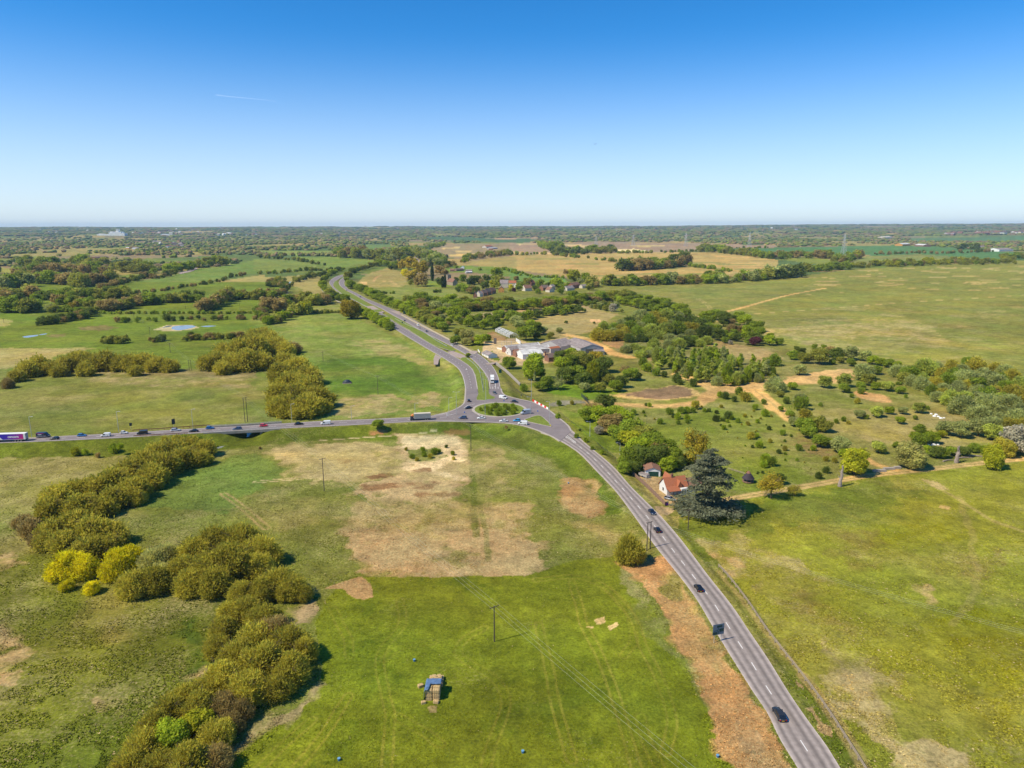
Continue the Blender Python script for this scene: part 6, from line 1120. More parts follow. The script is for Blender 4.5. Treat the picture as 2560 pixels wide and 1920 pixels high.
fence('railing', 'dark railing beside the roundabout grass', q('R', (1560, 180), (1640, 240), (1750, 285)), 3, 1.1, M['sign_dark'], 2, (.6, 1.0), .05); fence('railing', 'grey railing along the hedge past the roundabout', q('g', (400, 250), (480, 310), (620, 420), (760, 540), (900, 650)), 2, 1.0, M['sign_dark'], 3, (.5, .9), .03, zs=[2.6, 1.6])
fence('gate', 'dark steel field gate at the end of the side track', q('g', (600, 110), (655, 160)), 2.0, 2.2, M['sign_dark'], 2.5, (.4, .9, 1.4, 1.9), .08, cat='gate', n=4)
fence('yard_wall', 'long low red brick wall along the farm garden', q('F', (570, 700), (680, 800), (770, 880)), 0.6, 1.0, M['brick'], 5, solid=True, r=.1, cat='wall')
fence('wooden_fence', 'weathered field fence behind the cottage garden', q('C', (1720, 580), (1860, 620), (1980, 660)), 0, 1.1, M['fence_grey'], 2, (.5, .9), .06)
# cottage yard things
def place(m_, name, x, y, rz, mtl, label, cat, z=0.0, parts=()):
    r = empty(name, G(x, y, z), rz, label, cat); m_.build('body', mtl, r)
    for nm, mm, mt in parts: mm.build(nm, mt, r)
    return r
pk = put('estate', 1675, 1246, 'silver pickup parked by the cottage porch', PS, None, ang=-42, z=.05, off=.6, group=None, cat='pickup truck')
MB().box(-2.1, -.6, -.7, .7, .9, 1.02).build('load_bed', M['black_plastic'], pk)
place(MB().box(-2.2, 2.2, -1, 1, .5, 1.5), 'trailer', 1610, 1192, math.radians(-48), M['sheet'], 'grey box trailer parked beside the garage', 'trailer', .05, [('lid', MB().box(-2.25, 2.25, -1.05, 1.05, 1.502, 1.6), M['slate']), ('wheel', MB().tube([(0, -1.1, .35), (0, 1.1, .35)], .35, 12), M['rubber'])])
fr = MB()
for x in (-1, 1):
    for y in (-1, 1): fr.tube([(x, y, 0), (x, y, 1.8)], .05, 4)
for z in (.9, 1.8): fr.tube([(-1, -1, z), (1, -1, z), (1, 1, z), (-1, 1, z), (-1, -1, z)], .05, 4)
place(fr, 'metal_cage', 1617.5, 1202, .4, M['galv'], 'open metal cage in the cottage yard', 'cage', .05)
place(MB().loft([[(-.5*s, -.4*s, z), (.5*s, -.4*s, z), (.5*s, .4*s, z), (-.5*s, .4*s, z)] for z, s in ((0, .8), (1.0, 1), (1.12, 1.05))]), 'waste_bin', 1667, 1263, .3, mat('purple_plastic', (.16, .03, .42), .5), 'purple bin at the end of the wooden fence', 'bin', .05, [('lid', MB().box(-.55, .55, -.45, .45, 1.121, 1.2), M['black_plastic'])])
hut = empty('garden_hut', G(1870, 1205, 0), 0, 'round garden hut with a dark conical roof beyond the cedar', 'hut'); MB().tube([(0, 0, 1.7), (0, 0, 4.0)], [2.6, .9], 18).build('roof', M['dark_felt'], hut); MB().tube([(0, 0, 4.0), (0, 0, 4.9)], [1.0, .35], 12).build('cap', M['tile_old'], hut)
hp_ = MB()
for k in range(9): t = k/9*2*math.pi; hp_.tube([(2.3*math.cos(t), 2.3*math.sin(t), 0), (2.3*math.cos(t), 2.3*math.sin(t), 1.75)], .07, 5)
hp_.build('post', M['fence_wood'], hut); MB().tube([(0, 0, .3), (0, 0, .5)], 2.35, 18).build('floor', M['fence_wood'], hut)
b = G(1641.7, 1166, 0); fp = empty('flagpole', b, 0, 'white flagpole with a small flag behind the garage', 'flagpole'); hh = top_height(b, 1142); MB().tube([(0, 0, 0), (0, 0, hh)], [.06, .03], 6).build('pole', M['white'], fp)
fl = MB(); 
for i in range(6): fl.add([(-.0-i*.27, .05*math.sin(i), hh-1.0), (-.27-i*.27, .05*math.sin(i+1), hh-1.0), (-.27-i*.27, .05*math.sin(i+1), hh-.1), (-i*.27, .05*math.sin(i), hh-.1)], [(0, 1, 2, 3)])
fl.build('flag', mat('flag_white', (.7, .66, .7), .8), fp); MB().box(-1.6, 0, -.07, -.05, hh-.62, hh-.48).box(-.9, -.72, -.075, -.052, hh-1, hh-.1).build('flag_cross', M['red_plastic'], fp)
# dead trunks, logs, blocks, litter
def snag(x, y, yt, label, w=1.0):
    b = G(x, y); h = top_height(b, yt); rr = random.Random(int(x)); m = MB(); pts = [(rr.uniform(-.2, .2)*i*.3+.18*i*.4, rr.uniform(-.2, .2), h*i/7) for i in range(8)]; m.tube([(0, 0, -.3)]+pts[1:], [w*(1.15-.09*i)*rr.uniform(.85, 1.15) for i in range(8)], 9)
    r = empty('dead_tree', b, 0, label, 'dead tree'); m.build('trunk', M['dead_wood'], r)
    k = MB()
    for i in range(7):
        z = h*rr.uniform(.35, .97); a = rr.uniform(0, 6.28); k.tube([(.12*z*.4, 0, z), (math.cos(a)*.9+.07*z, math.sin(a)*.9, z+rr.uniform(.1, .9)), (math.cos(a)*1.5+.07*z, math.sin(a)*1.5, z+rr.uniform(.2, 1.4))], [w*.25, w*.15, .04], 5)
    k.build('limb', M['dead_wood'], r); return r
snag(2099, 1216, 1165, 'bare leaning dead trunk beside the farm track', .68); snag(2390, 1157, 1118, 'ivy topped dead trunk among the track side scrub', .85)
for x, y, a, L, lb in ((2370, 1153, .3, 6, 'fallen grey log left of the ivy topped trunk'), (2410, 1146, .1, 8, 'long fallen grey branch right of the ivy topped trunk'), (2440, 1142, -.2, 7, 'fallen grey branch farthest along the track scrub')):
    o = MB().tube([(-L/2, 0, .3), (0, .3, .5), (L/2, -.2, .35)], [.35, .28, .12], 7).build('fallen_log', M['dead_wood'], None); o.location = G(x, y); o.rotation_euler = (0, 0, a); tag(o, lb, 'log')
for x, y, L, lb in ((2198, 1179, 6, 'flat concrete block beside the golden round tree'), (2222, 1174, 5, 'pale concrete block in the track opening'), (2243, 1171, 3, 'small blue grey block at the track opening')):
    o = MB().loft([[(-L/2*s, -.6*s, z), (L/2*s, -.6*s, z), (L/2*s, .6*s, z), (-L/2*s, .6*s, z)] for z, s in ((0, 1), (.9, 1), (1.0, .9))]).build('concrete_block', M['concrete'], None); o.location = G(x, y); o.rotation_euler = (0, 0, .12); tag(o, lb, 'concrete block', 'blocks closing the track opening')
rr = random.Random(3)
for i, (x, y) in enumerate([(2328, 1035), (2340, 1037), (2346, 1042), (2352, 1046), (2336, 1041), (2360, 1045), (2322, 1112), (2334, 1113), (2345, 1112), (2326, 1116)]):
    m = MB(); s = rr.uniform(.6, 1.4); m.loft([[(s*math.cos(t)*k_, s*math.sin(t)*k_, z) for t in np.linspace(0, 6.28, 7)[:-1]] for z, k_ in ((0, 1), (.35*s, .9), (.6*s, .4))]); o = m.build('pale_rubble', M['white'], None); o.location = G(x, y); tag(o, 'small white heap of rubble on the rough ground right of the cottage', 'rubble heap', 'white rubble on the rough ground')
# blue feed tubs, hay stack, covered heap
for x, y, lb in ((1035.7, 1653, 'small blue tub near the hay stack'), (847.6, 1901, 'small blue tub near the bottom edge below the willows'), (1307, 1882, 'small blue tub under the wires near the bottom edge'), (1794, 1893, 'small blue tub beside the rusty verge'), (1421, 1209, 'small blue tub on the rust coloured patch')):
    r = empty('feed_tub', G(x, y), 0, lb, 'tub', 'blue tubs in the fields'); MB().tube([(0, 0, 0), (0, 0, .5)], [.24, .30], 12).build('shell', M['blue_plastic'], r); MB().tube([(0, 0, .5), (0, 0, .56)], .32, 12).build('lid', mat('pale_blue_plastic', (.14, .32, .50), .5), r)
def bale_mesh(L=1.6, W_=1.1, H_=.9):
    m = MB(); n = 7; rg = []
    for i in range(n): x = -L/2+L*i/(n-1); k = .92 if i in (0, n-1) else rr.uniform(.95, 1.06); rg.append([(x, -W_/2*k, 0), (x, -W_/2*k*1.03, H_*.5), (x, -W_/2*k, H_*k), (x, 0, H_*k*1.04), (x, W_/2*k, H_*k), (x, W_/2*k*1.03, H_*.5), (x, W_/2*k, 0)])
    m.loft(rg); return m.mesh('bale')
bm = bale_mesh(); bm.materials.append(M['hay']); hb = G(1081, 1752)
def bale(dx, dy, z, rz, lb, s=1.0):
    o = bpy.data.objects.new('hay_bale', bm); link(o); o.location = hb+Vector((dx, dy, z)); o.rotation_euler = (0, 0, rz); o.scale = (s*.95, s*.90, s*.84); tag(o, lb, 'hay bale', 'hay bales stacked in the bright green field')
W1 = ['bottom', 'second', 'third', 'top']
for lv in range(3):
    for j in range(3):
        for i in range(2): bale(-.85+i*1.7, .5+j*1.15, lv*.92, 0, f"{W1[lv] if lv < 2 else 'top'} course bale, {['front', 'middle', 'rear'][j]} row, {['tarpaulin', 'shadow'][i]} side of the part covered hay stack")
for j in range(3):
    for i in range(3): bale(-1.1+i*1.25, 5.6+j*1.2, 0, 1.57, f"loose stack bale, {['near', 'middle', 'far'][j]} row, {['sunny', 'centre', 'shadow'][i]} column behind the blue tarpaulin", .85)
for i, (dx, dy) in enumerate(((-.9, 5.9), (.2, 6.1), (1.2, 5.9), (-.3, 7.2), (.9, 7.3))): bale(dx, dy, .78, 1.4+i*.15, ['upper bale at the near sunny corner of the loose stack', 'upper bale at the near centre of the loose stack', 'upper bale at the near shadow corner of the loose stack', 'upper bale at the far sunny side of the loose stack', 'upper bale at the far shadow side of the loose stack'][i], .85)
bale(-3.3, 5.0, 0, .5, 'single hay bale lying apart from the stack', .85); bale(-1.9, -.9, 0, .3, 'fallen bale at the front tarpaulin corner', .7); bale(.9, -.7, 0, -.2, 'broken bale at the front of the stack', .8)
tp = MB(); nx, ny = 14, 16; gv = []
for j in range(ny):
    for i in range(nx):
        u = i/(nx-1); v = j/(ny-1); y = 1.9+v*3.1 if u > .35 else (-.3+v*5.3); x = -2.15+u*4.0
        z = 2.95 if x > -1.75 else max(.05, 2.95-((-1.75-x)*7.0)); z = z if y < 4.0 else max(.6, 2.95-(y-4.0)*1.6) if x > -1.75 else min(z, max(.05, 2.9-(y-4.0)*1.6)); gv.append((x+rr.uniform(-.05, .05), y+rr.uniform(-.06, .06), z+rr.uniform(-.02, .10)))
gf_ = [(j*nx+i, j*nx+i+1, (j+1)*nx+i+1, (j+1)*nx+i) for j in range(ny-1) for i in range(nx-1) if not (gv[j*nx+i][0] > -1.5 and gv[j*nx+i][1] < 1.95 and False)]
tp.add(gv, gf_); o = tp.build('tarpaulin', M['tarp'], None, True); o.location = hb; so = o.modifiers.new('thick', 'SOLIDIFY'); so.thickness = .03; tag(o, 'blue tarpaulin draped over the hay stack', 'tarpaulin')
b = G(868, 958); m = MB(); n = 14; rg = []
for i in range(9):
    t = i/8; x = -3.0+6.0*t; k = math.sin(math.pi*min(max(t, .06), .94))**.5; rg.append([(x, 1.9*k*math.cos(a)*rr.uniform(.93, 1.05), max(0, 2.6*k*math.sin(a))*rr.uniform(.93, 1.05)) for a in np.linspace(0, math.pi, n)])
m.loft(rg); r = empty('covered_heap', b, .1, 'dark sheeted heap with pale ends alone in the meadow', 'covered heap'); m.build('sheet', M['black_tarp'], r, True); MB().box(-3.1, 3.1, -2.2, -1.4, 0, .5).build('base', M['dead_wood'], r)
b = G(1310, 1010); 
# airliner and vapour trails, far off
P = Vector(flat(1488, 360.5, 1500.0)) if False else None
dr = ray(1488, 360); t = 13000/dr[1]; Pp = Vector(tuple(dr*t))+Vector((0, 0, CAMH)); ap = empty('airliner', Pp, math.radians(160), 'small dark airliner low in the blue sky', 'aeroplane')
PL = mat('airliner_skin', (.16, .22, .32), .5); MB().tube([(-29, 0, 1.5), (-20, 0, .6), (-5, 0, 0), (20, 0, 0), (27, 0, -.3), (30, 0, -.6)], [.5, 2.0, 2.9, 2.9, 2.2, .4], 12).build('fuselage', PL, ap)
for s in (-1, 1): MB().loft([[(6, s*2.5, -1), (-3, s*2.5, -1), (-3, s*2.5, -.3), (6, s*2.5, -.3)], [(-7, s*28, 1.6), (-10, s*28, 1.6), (-10, s*28, 1.8), (-7, s*28, 1.8)]]).build('wing', PL, ap); MB().loft([[(-22, s*.8, 1.2), (-28, s*.8, 1.2), (-28, s*.8, 1.6), (-22, s*.8, 1.6)], [(-27, s*10, 1.8), (-29.5, s*10, 1.8), (-29.5, s*10, 2), (-27, s*10, 2)]]).build('tailplane', PL, ap); MB().tube([(6, s*9, -2), (1, s*9, -2)], 1.3, 10).build('engine', PL, ap)
MB().loft([[(-20, -.3, 2), (-28, -.3, 2), (-28, .3, 2), (-20, .3, 2)], [(-27, -.2, 10.5), (-31, -.2, 10.5), (-31, .2, 10.5), (-27, .2, 10.5)]]).build('tail_fin', PL, ap)
def trail(x0, y0, x1, y1, dist, r0, r1, label, al):
    m = bpy.data.materials.new('vapour'); m.use_nodes = True; n = m.node_tree; n.nodes.clear(); o_ = n.nodes.new('ShaderNodeOutputMaterial'); mx = n.nodes.new('ShaderNodeMixShader'); df = n.nodes.new('ShaderNodeBsdfTranslucent'); df.inputs[0].default_value = (1, 1, 1, 1); d2 = n.nodes.new('ShaderNodeBsdfDiffuse'); d2.inputs[0].default_value = (1, 1, 1, 1); ad = n.nodes.new('ShaderNodeAddShader'); tr_2 = n.nodes.new('ShaderNodeBsdfTransparent')
    n.links.new(df.outputs[0], ad.inputs[0]); n.links.new(d2.outputs[0], ad.inputs[1]); mx.inputs[0].default_value = al; n.links.new(tr_2.outputs[0], mx.inputs[1]); n.links.new(ad.outputs[0], mx.inputs[2]); n.links.new(mx.outputs[0], o_.inputs[0])
    pts = []
    for t in np.linspace(0, 1, 9): d_ = ray(x0+(x1-x0)*t, y0+(y1-y0)*t+math.sin(t*7)*.4); pts.append(Vector(tuple(d_*(dist/d_[1])))+Vector((0, 0, CAMH)))
    o = MB().tube(pts, [r0+(r1-r0)*t for t in np.linspace(0, 1, 9)], 8).build('vapour_trail', m, None, True); tag(o, label, 'vapour trail')
trail(540, 237.5, 690, 253, 40000, 26, 8, 'thin white vapour trail in the upper left sky', .045)
# ------------------------------------------------------------------ trees
NO = {}
ORD = 'first second third fourth fifth sixth seventh eighth ninth tenth eleventh twelfth thirteenth fourteenth fifteenth sixteenth seventeenth eighteenth nineteenth twentieth'.split()
def ordn(i):
    if i < 20: return ORD[i]
    n = i+1; return f"{n}{'th' if 10 < n % 100 < 14 else {1: 'st', 2: 'nd', 3: 'rd'}.get(n % 10, 'th')}"
def crown_mesh(name, lobes, n, size, seed, inner=.25, droop=0.0, stretch=1.0, fuzz=.13, twig=0):
    """many leaf-clump faces spread through the lobes' volume; lobes = (x, y, z, rx, rz)"""
    g = np.random.default_rng(seed); lb = np.array(lobes, float); w = lb[:, 3]**2*lb[:, 4]; w /= w.sum()
    k = g.choice(len(lb), n, p=w**.8/(w**.8).sum()); d = g.normal(size=(n, 3)); d /= np.linalg.norm(d, axis=1)[:, None]
    rad = np.where(g.random(n) < inner, g.random(n)**.5*.85, 1-g.normal(.02, fuzz, n))
    rad *= 1+.16*(fbm(d[:, 0]*3+k*7.3, d[:, 1]*3+d[:, 2]*3, seed, 3)-.5)*2
    c = np.stack([lb[k, 0]+d[:, 0]*rad*lb[k, 3], lb[k, 1]+d[:, 1]*rad*lb[k, 3], lb[k, 2]+d[:, 2]*rad*lb[k, 4]], 1)
    c[:, 2] = np.maximum(c[:, 2], .12+g.random(n)*.5)
    nrm = d+g.normal(size=(n, 3))*.62; nrm[:, 2] += .25; nrm /= np.linalg.norm(nrm, axis=1)[:, None]
    t = np.cross(nrm, g.normal(size=(n, 3))); t /= np.linalg.norm(t, axis=1)[:, None]; b = np.cross(nrm, t)
    if twig: b = d*.8+np.array([0, 0, .55])+g.normal(size=(n, 3))*.45; b /= np.linalg.norm(b, axis=1)[:, None]; t = np.cross(b, g.normal(size=(n, 3))); t /= np.linalg.norm(t, axis=1)[:, None]
    if droop: b = b*(1-droop)+np.array([0, 0, -1.])*droop; b /= np.linalg.norm(b, axis=1)[:, None]
    s = size*(.55+.9*g.random(n))[:, None]; j = lambda: (.75+.5*g.random(n))[:, None]
    V = np.stack([c-t*s*.5*j()-b*s*.5*j()*stretch, c+t*s*.5*j()-b*s*.35*j()*stretch, c+t*s*.45*j()+b*s*.5*j()*stretch, c-t*s*.5*j()+b*s*.4*j()*stretch], 1).reshape(-1, 3)
    clump = fbm(c[:, 0]*.55+seed, c[:, 1]*.55+c[:, 2]*.7, 3, 3)
    a = np.clip(.5+(clump-.5)*1.6+g.normal(0, .14, n), 0, 1); h = g.random(n)
    col = np.repeat(np.stack([a, h, h*0, np.ones(n)], 1), 4, 0)
    return mesh_np(name, V, np.arange(n*4).reshape(n, 4), cols={'var': col})
def lobes_round(g, H=10, R_=4.2, n=10, z0=.28):
    L = [(0, 0, H*.58, R_*.72, H*.32)]
    for i in range(n):
        a = g.uniform(0, 2*math.pi); zz = g.uniform(z0, .86); rr_ = R_*(1-((zz-.52)/.62)**2)*.62; r_ = R_*g.uniform(.30, .5)
        L.append((math.cos(a)*rr_, math.sin(a)*rr_, H*zz, r_, r_*g.uniform(.7, 1)))
    return L
def lobes_willow(g, H=10, R_=6, n=11):
    L = [(0, 0, H*.36, R_*.74, H*.50)]
    for i in range(n):
        a = g.uniform(0, 2*math.pi); q_ = g.random()**.5; rr_ = R_*.66*q_; r_ = R_*g.uniform(.28, .46)
        L.append((math.cos(a)*rr_, math.sin(a)*rr_, H*(.66-.40*q_**2)*g.uniform(.7, 1.1), r_, r_*g.uniform(.9, 1.35)))
    return L
def lobes_birch(g, H=12, R_=2.3, n=11):
    L = []
    for i in range(n):
        t = i/(n-1); zz = H*(.26+.68*t); r_ = R_*(1-.45*t)*g.uniform(.42, .62); a = g.uniform(0, 6.28); o = R_*(1-.6*t)*g.uniform(.1, .7); L.append((math.cos(a)*o, math.sin(a)*o, zz, r_, r_*1.25))
    return L
def lobes_shrub(g, H=3, R_=2.4, n=6):
    L = [(0, 0, H*.42, R_*.7, H*.45)]
    for i in range(n): a = g.uniform(0, 6.28); o = R_*.6*g.random()**.5; r_ = R_*g.uniform(.28, .5); L.append((math.cos(a)*o, math.sin(a)*o, H*g.uniform(.3, .72), r_, r_*.85))
    return L
def trunk_mesh(name, H, r0, limbs, R_, g, z0=.2, mats=None, lean=.0, nseg=5):
    m = MB(); top = H*.8; px_ = [(lean*H*(i/nseg)**2+g.uniform(-.1, .1)*i*.25, g.uniform(-.1, .1)*i*.25, -.3+(top+.3)*i/nseg) for i in range(nseg+1)]
    m.tube(px_, [r0*(1.25 if i == 0 else 1)*(1-.8*i/nseg) for i in range(nseg+1)], 7)
    for i in range(limbs):
        a = g.uniform(0, 6.28); z = H*g.uniform(z0, .6); o = R_*g.uniform(.55, .9); zz = z+H*g.uniform(.12, .36)
        m.tube([(0, 0, z), (math.cos(a)*o*.45, math.sin(a)*o*.45, z+(zz-z)*.6), (math.cos(a+.2)*o, math.sin(a+.2)*o, zz)], [r0*.42, r0*.25, .03], 5)
        for k in range(2): a2 = a+g.uniform(-.8, .8); m.tube([(math.cos(a)*o*.45, math.sin(a)*o*.45, z+(zz-z)*.6), (math.cos(a2)*o*.9, math.sin(a2)*o*.9, zz+H*g.uniform(.02, .14))], [r0*.2, .025], 4)
    return m.mesh(name)
class G_:                                            # small seeded helper
    def __init__(s, k): s.g = random.Random(k)
    def uniform(s, a, b): return s.g.uniform(a, b)
    def random(s): return s.g.random()
SHP = {}
def shape(key):
    """-> list of (crown mesh, trunk mesh, height, radius)"""
    if key in SHP: return SHP[key]
    out = []
    for i in range({'willow': 4, 'willowm': 4, 'round': 4, 'far': 5, 'shrub': 4, 'bush': 4, 'birch': 4, 'column': 2, 'big': 2, 'weep': 1, 'sparse': 2}[key]):
        g = G_(hash(key) % 1 + i*13+sum(map(ord, key)))
        sd = i*31+sum(map(ord, key))
        if key == 'willow': H, R_ = 10, 6; c = crown_mesh('crown', lobes_willow(g), 17000, .20, sd, .42, stretch=3.4, fuzz=.15, twig=1); t = trunk_mesh('trunk', 10, .32, 11, 6, g, .05)
        if key == 'willowm': H, R_ = 10, 6; c = crown_mesh('crown', lobes_willow(g), 6500, .30, sd, .38, stretch=3.0, fuzz=.15, twig=1); t = trunk_mesh('trunk', 10, .3, 6, 6, g, .08)
        if key == 'round': H, R_ = 10, 4.2; c = crown_mesh('crown', lobes_round(g, n=16), 5200, .36, sd, .3, stretch=1.5, fuzz=.2); t = trunk_mesh('trunk', 10, .28, 6, 4, g)
        if key == 'big': H, R_ = 10, 4.4; c = crown_mesh('crown', lobes_round(g, n=20, z0=.2), 11000, .34, sd, .2); t = trunk_mesh('trunk', 10, .34, 8, 4, g)
        if key == 'far': H, R_ = 10, 4.6; c = crown_mesh('crown', lobes_round(g, R_=4.6, n=10, z0=.16), 1300, .62, sd, .2, stretch=1.3, fuzz=.2); t = None
        if key == 'shrub': H, R_ = 3, 2.4; c = crown_mesh('crown', lobes_shrub(g), 1700, .20, sd, .3, stretch=2, fuzz=.25, twig=1); t = None
        if key == 'bush': H, R_ = 3, 2.4; c = crown_mesh('crown', lobes_shrub(g), 520, .42, sd, .25, stretch=1.5, fuzz=.25); t = None
        if key == 'birch': H, R_ = 12, 2.4; c = crown_mesh('crown', lobes_birch(g), 2400, .32, sd, .45, droop=.2, stretch=1.6, fuzz=.25); t = trunk_mesh('trunk', 12, .13, 3, 1.6, g, .4)
        if key == 'column': H, R_ = 12, 1.8; c = crown_mesh('crown', [(g.uniform(-.3, .3), g.uniform(-.3, .3), 1.2+z*1.15, 1.5*(1-((z-4)/7)**2), 1.3) for z in range(10)], 2400, .45, sd, .2); t = trunk_mesh('trunk', 12, .2, 0, 1, g)
        if key == 'weep': H, R_ = 10, 5; c = crown_mesh('crown', lobes_willow(g, 11, 5, 18), 9000, .32, sd, .25, droop=.75, stretch=2.4); t = trunk_mesh('trunk', 10, .35, 6, 4, g)
        if key == 'sparse': H, R_ = 10, 4.2; c = crown_mesh('crown', lobes_round(g, n=14), 2600, .30, sd, .5); t = trunk_mesh('trunk', 10, .30, 16, 4.4, g, .3)
        c.materials.append(LM['green'])
        if t: t.materials.append(M['pale_bark'] if key == 'birch' else M['bark'])
        out.append((c, t, H, R_))
    SHP[key] = out; return out
TR = random.Random(11); REC = []
CNT = {}
KIND = {'willow': 'willow_tree', 'willowm': 'willow_tree', 'round': 'broadleaf_tree', 'far': 'hedgerow_tree', 'big': 'broadleaf_tree', 'shrub': 'shrub', 'bush': 'bush', 'birch': 'birch_tree', 'column': 'poplar_tree', 'weep': 'weeping_willow', 'sparse': 'bare_tree'}
CATS = {'willow_tree': 'tree', 'broadleaf_tree': 'tree', 'hedgerow_tree': 'tree', 'birch_tree': 'tree', 'poplar_tree': 'tree', 'weeping_willow': 'tree', 'bare_tree': 'tree', 'shrub': 'shrub', 'bush': 'bush'}
def tree(P, h, r, key, fol, label, group=None, name=None, bark=None):
    """P ground point, h height and r crown radius in metres"""
    if fol == 'olive' and key in ('far', 'bush', 'round'): fol = 'moss'
    nm = name or KIND[key]; REC.append((nm, h*r/mpp(P)**2, TR.choice(shape(key)), P, h, r, key, fol, label, group, bark, TR.uniform(0, 6.28), TR.uniform(.92, 1.08)))
def build_tree(nm, size, sh, P, h, r, key, fol, label, group, bark, rz, sk):
    c, t, H, R_ = sh; CNT[nm] = CNT.get(nm, 0)+1; sx = r/R_; sz = h/H
    if t is None or h/mpp(P) < 13:                   # too small in the photo to show parts
        o = bpy.data.objects.new(nm, c); link(o); cr = o
    else:
        o = bpy.data.objects.new(nm, None); link(o); o.empty_display_size = .5; cr = bpy.data.objects.new('crown', c); link(cr); cr.parent = o; tt = bpy.data.objects.new('trunk', t); link(tt); tt.parent = o
        if bark: tt.material_slots[0].link = 'OBJECT'; tt.material_slots[0].material = M[bark]
    cr.material_slots[0].link = 'OBJECT'; cr.material_slots[0].material = LM[fol]
    o.location = P; o.rotation_euler = (0, 0, rz); o.scale = (sx, sx*sk, sz); return tag(o, label, CATS[nm], group)
def at_px(cx, cy, rx, key, fol, label, group=None, base=None, top=None, **k):
    """crown centre and radius as seen in the photo"""
    yb = base if base is not None else cy+rx*.78
    P = on_ground(cx, yb); m_ = mpp(P); yt = top if top is not None else cy-rx*.92
    h = max(top_height(Vector(P), yt+0), .6) if True else 0
    r = rx*m_*(1.18 if key in ('willow', 'willowm') else 1); th = math.atan2(CAMH, math.hypot(P[0], P[1])); h = max(h-.35*r*math.tan(th), r*.7, .5)
    return tree(P, h, r, key, fol, label, group, **k)
FADJ = {'olive': 'olive green', 'green': 'mid green', 'bright': 'fresh green', 'lime': 'lime green', 'yellow': 'bright yellow', 'gold': 'golden brown', 'brown': 'brown, barely leafed', 'dark': 'dark green', 'sage': 'grey green', 'birch': 'pale green', 'cedar': 'blue grey', 'blossom': 'white blossoming', 'purple': 'dark purple', 'cream': 'creamy flowering', 'poplar': 'very dark'}
def grove(pts, key, fols, noun, where, group, anchor, aname):
    """pts = [(cx, cy, r[, fol[, key]])]; labels count away from the anchor"""
    pts = sorted(pts, key=lambda p: math.hypot(p[0]-anchor[0], (p[1]-anchor[1])*2.0)); seen = {}
    for p in pts:
        f = p[3] if len(p) > 3 and p[3] else TR.choice(fols); kk = p[4] if len(p) > 4 else key; seen[f] = seen.get(f, 0)+1
        lb = f"{FADJ[f]} {noun}, {ordn(seen[f]-1)} such from {aname}, {where}"
        if len(lb.split()) > 16: lb = f"{FADJ[f].split(',')[0]} {noun}, {ordn(seen[f]-1)} from {aname}, {where}"
        if len(lb.split()) > 16: lb = f"{FADJ[f].split(',')[0]} {noun}, {ordn(seen[f]-1)} from {aname}"
        at_px(p[0], p[1], p[2], kk, f, lb, group)
def rowpts(line, n, r, jit=.25, fols=None, jy=2.0):
    """n crowns along a photo polyline of ground points; r in px (pair interpolates)"""
    L = np.array([p[:2] for p in line], float); s = np.r_[0, np.cumsum(np.hypot(*np.diff(L, axis=0).T))]; out = []
    for i in range(n):
        t = (i+.5+TR.uniform(-jit, jit))/n*s[-1]; x = np.interp(t, s, L[:, 0]); y = np.interp(t, s, L[:, 1])+TR.uniform(-jy, jy); rr_ = (r if not isinstance(r, tuple) else r[0]+(r[1]-r[0])*(i/n))*TR.uniform(.6, 1.35)
        out.append((x, y-rr_*.78, rr_)+((TR.choice(fols),) if fols else ()))
    return out
def polypts(poly, n, r, fols=None, dmin=.9):
    """n crowns scattered in a photo polygon of ground footprints"""
    P = np.array(poly, float); out = []; tries = 0
    while len(out) < n and tries < n*60:
        tries += 1; x = TR.uniform(P[:, 0].min(), P[:, 0].max()); y = TR.uniform(P[:, 1].min(), P[:, 1].max())
        if not in_poly(np.array([x]), np.array([y]), poly)[0]: continue
        rr_ = r*TR.uniform(.7, 1.3)
        if any((x-a)**2+((y-b)*1.8)**2 < (dmin*(rr_+c)*.75)**2 for a, b, c, _ in out): continue
        out.append((x, y, rr_, TR.choice(fols) if fols else None))
    return [(x, y-rr_*.78, rr_, f) for x, y, rr_, f in out]
# A: willow belt below the bridge and down the left foreground
A = [(510, 1118, 28), (478, 1110, 30), (440, 1122, 34), (400, 1128, 36), (460, 1140, 34), (500, 1142, 26), (362, 1150, 38), (330, 1172, 40), (410, 1158, 40), (380, 1185, 38), (290, 1195, 40), (335, 1218, 38), (245, 1212, 38), (195, 1222, 34), (150, 1236, 38), (290, 1240, 36), (205, 1260, 40), (250, 1262, 34), (125, 1270, 36), (140, 1320, 40), (190, 1305, 44), (240, 1322, 48), (285, 1330, 36), (165, 1352, 40), (225, 1368, 42), (270, 1362, 36), (120, 1350, 30), (380, 1200, 26), (345, 1240, 24)]
grove([p+('olive',) for p in A], 'willowm', ['olive'], 'willow', 'in the scrub belt', 'willows of the belt below the bridge', (520, 1110), 'the bridge')
for x, y, r in ((80, 1318, 30), (62, 1300, 22), (100, 1345, 24)): at_px(x, y, r, 'willowm', 'brown', {80: 'brown leafless willow on the outer edge of the belt', 62: 'small brown willow at the outermost tip of the belt', 100: 'low brown willow below the outermost brown one'}[x], 'brown willows at the belt edge')
grove([(172, 1410, 42), (210, 1415, 36), (150, 1425, 28), (300, 1400, 38), (328, 1385, 30), (285, 1420, 34), (168, 1462, 17), (230, 1468, 20)], 'willow', ['yellow'], 'willow', 'below the olive belt', 'yellow willows of the foreground', (140, 1420), 'the open meadow side')
grove([(388, 1398, 38), (420, 1385, 34), (405, 1430, 30)], 'willow', ['cream'], 'willow', 'between the yellow and olive willows', 'pale willows of the foreground', (380, 1400), 'the yellow willows')
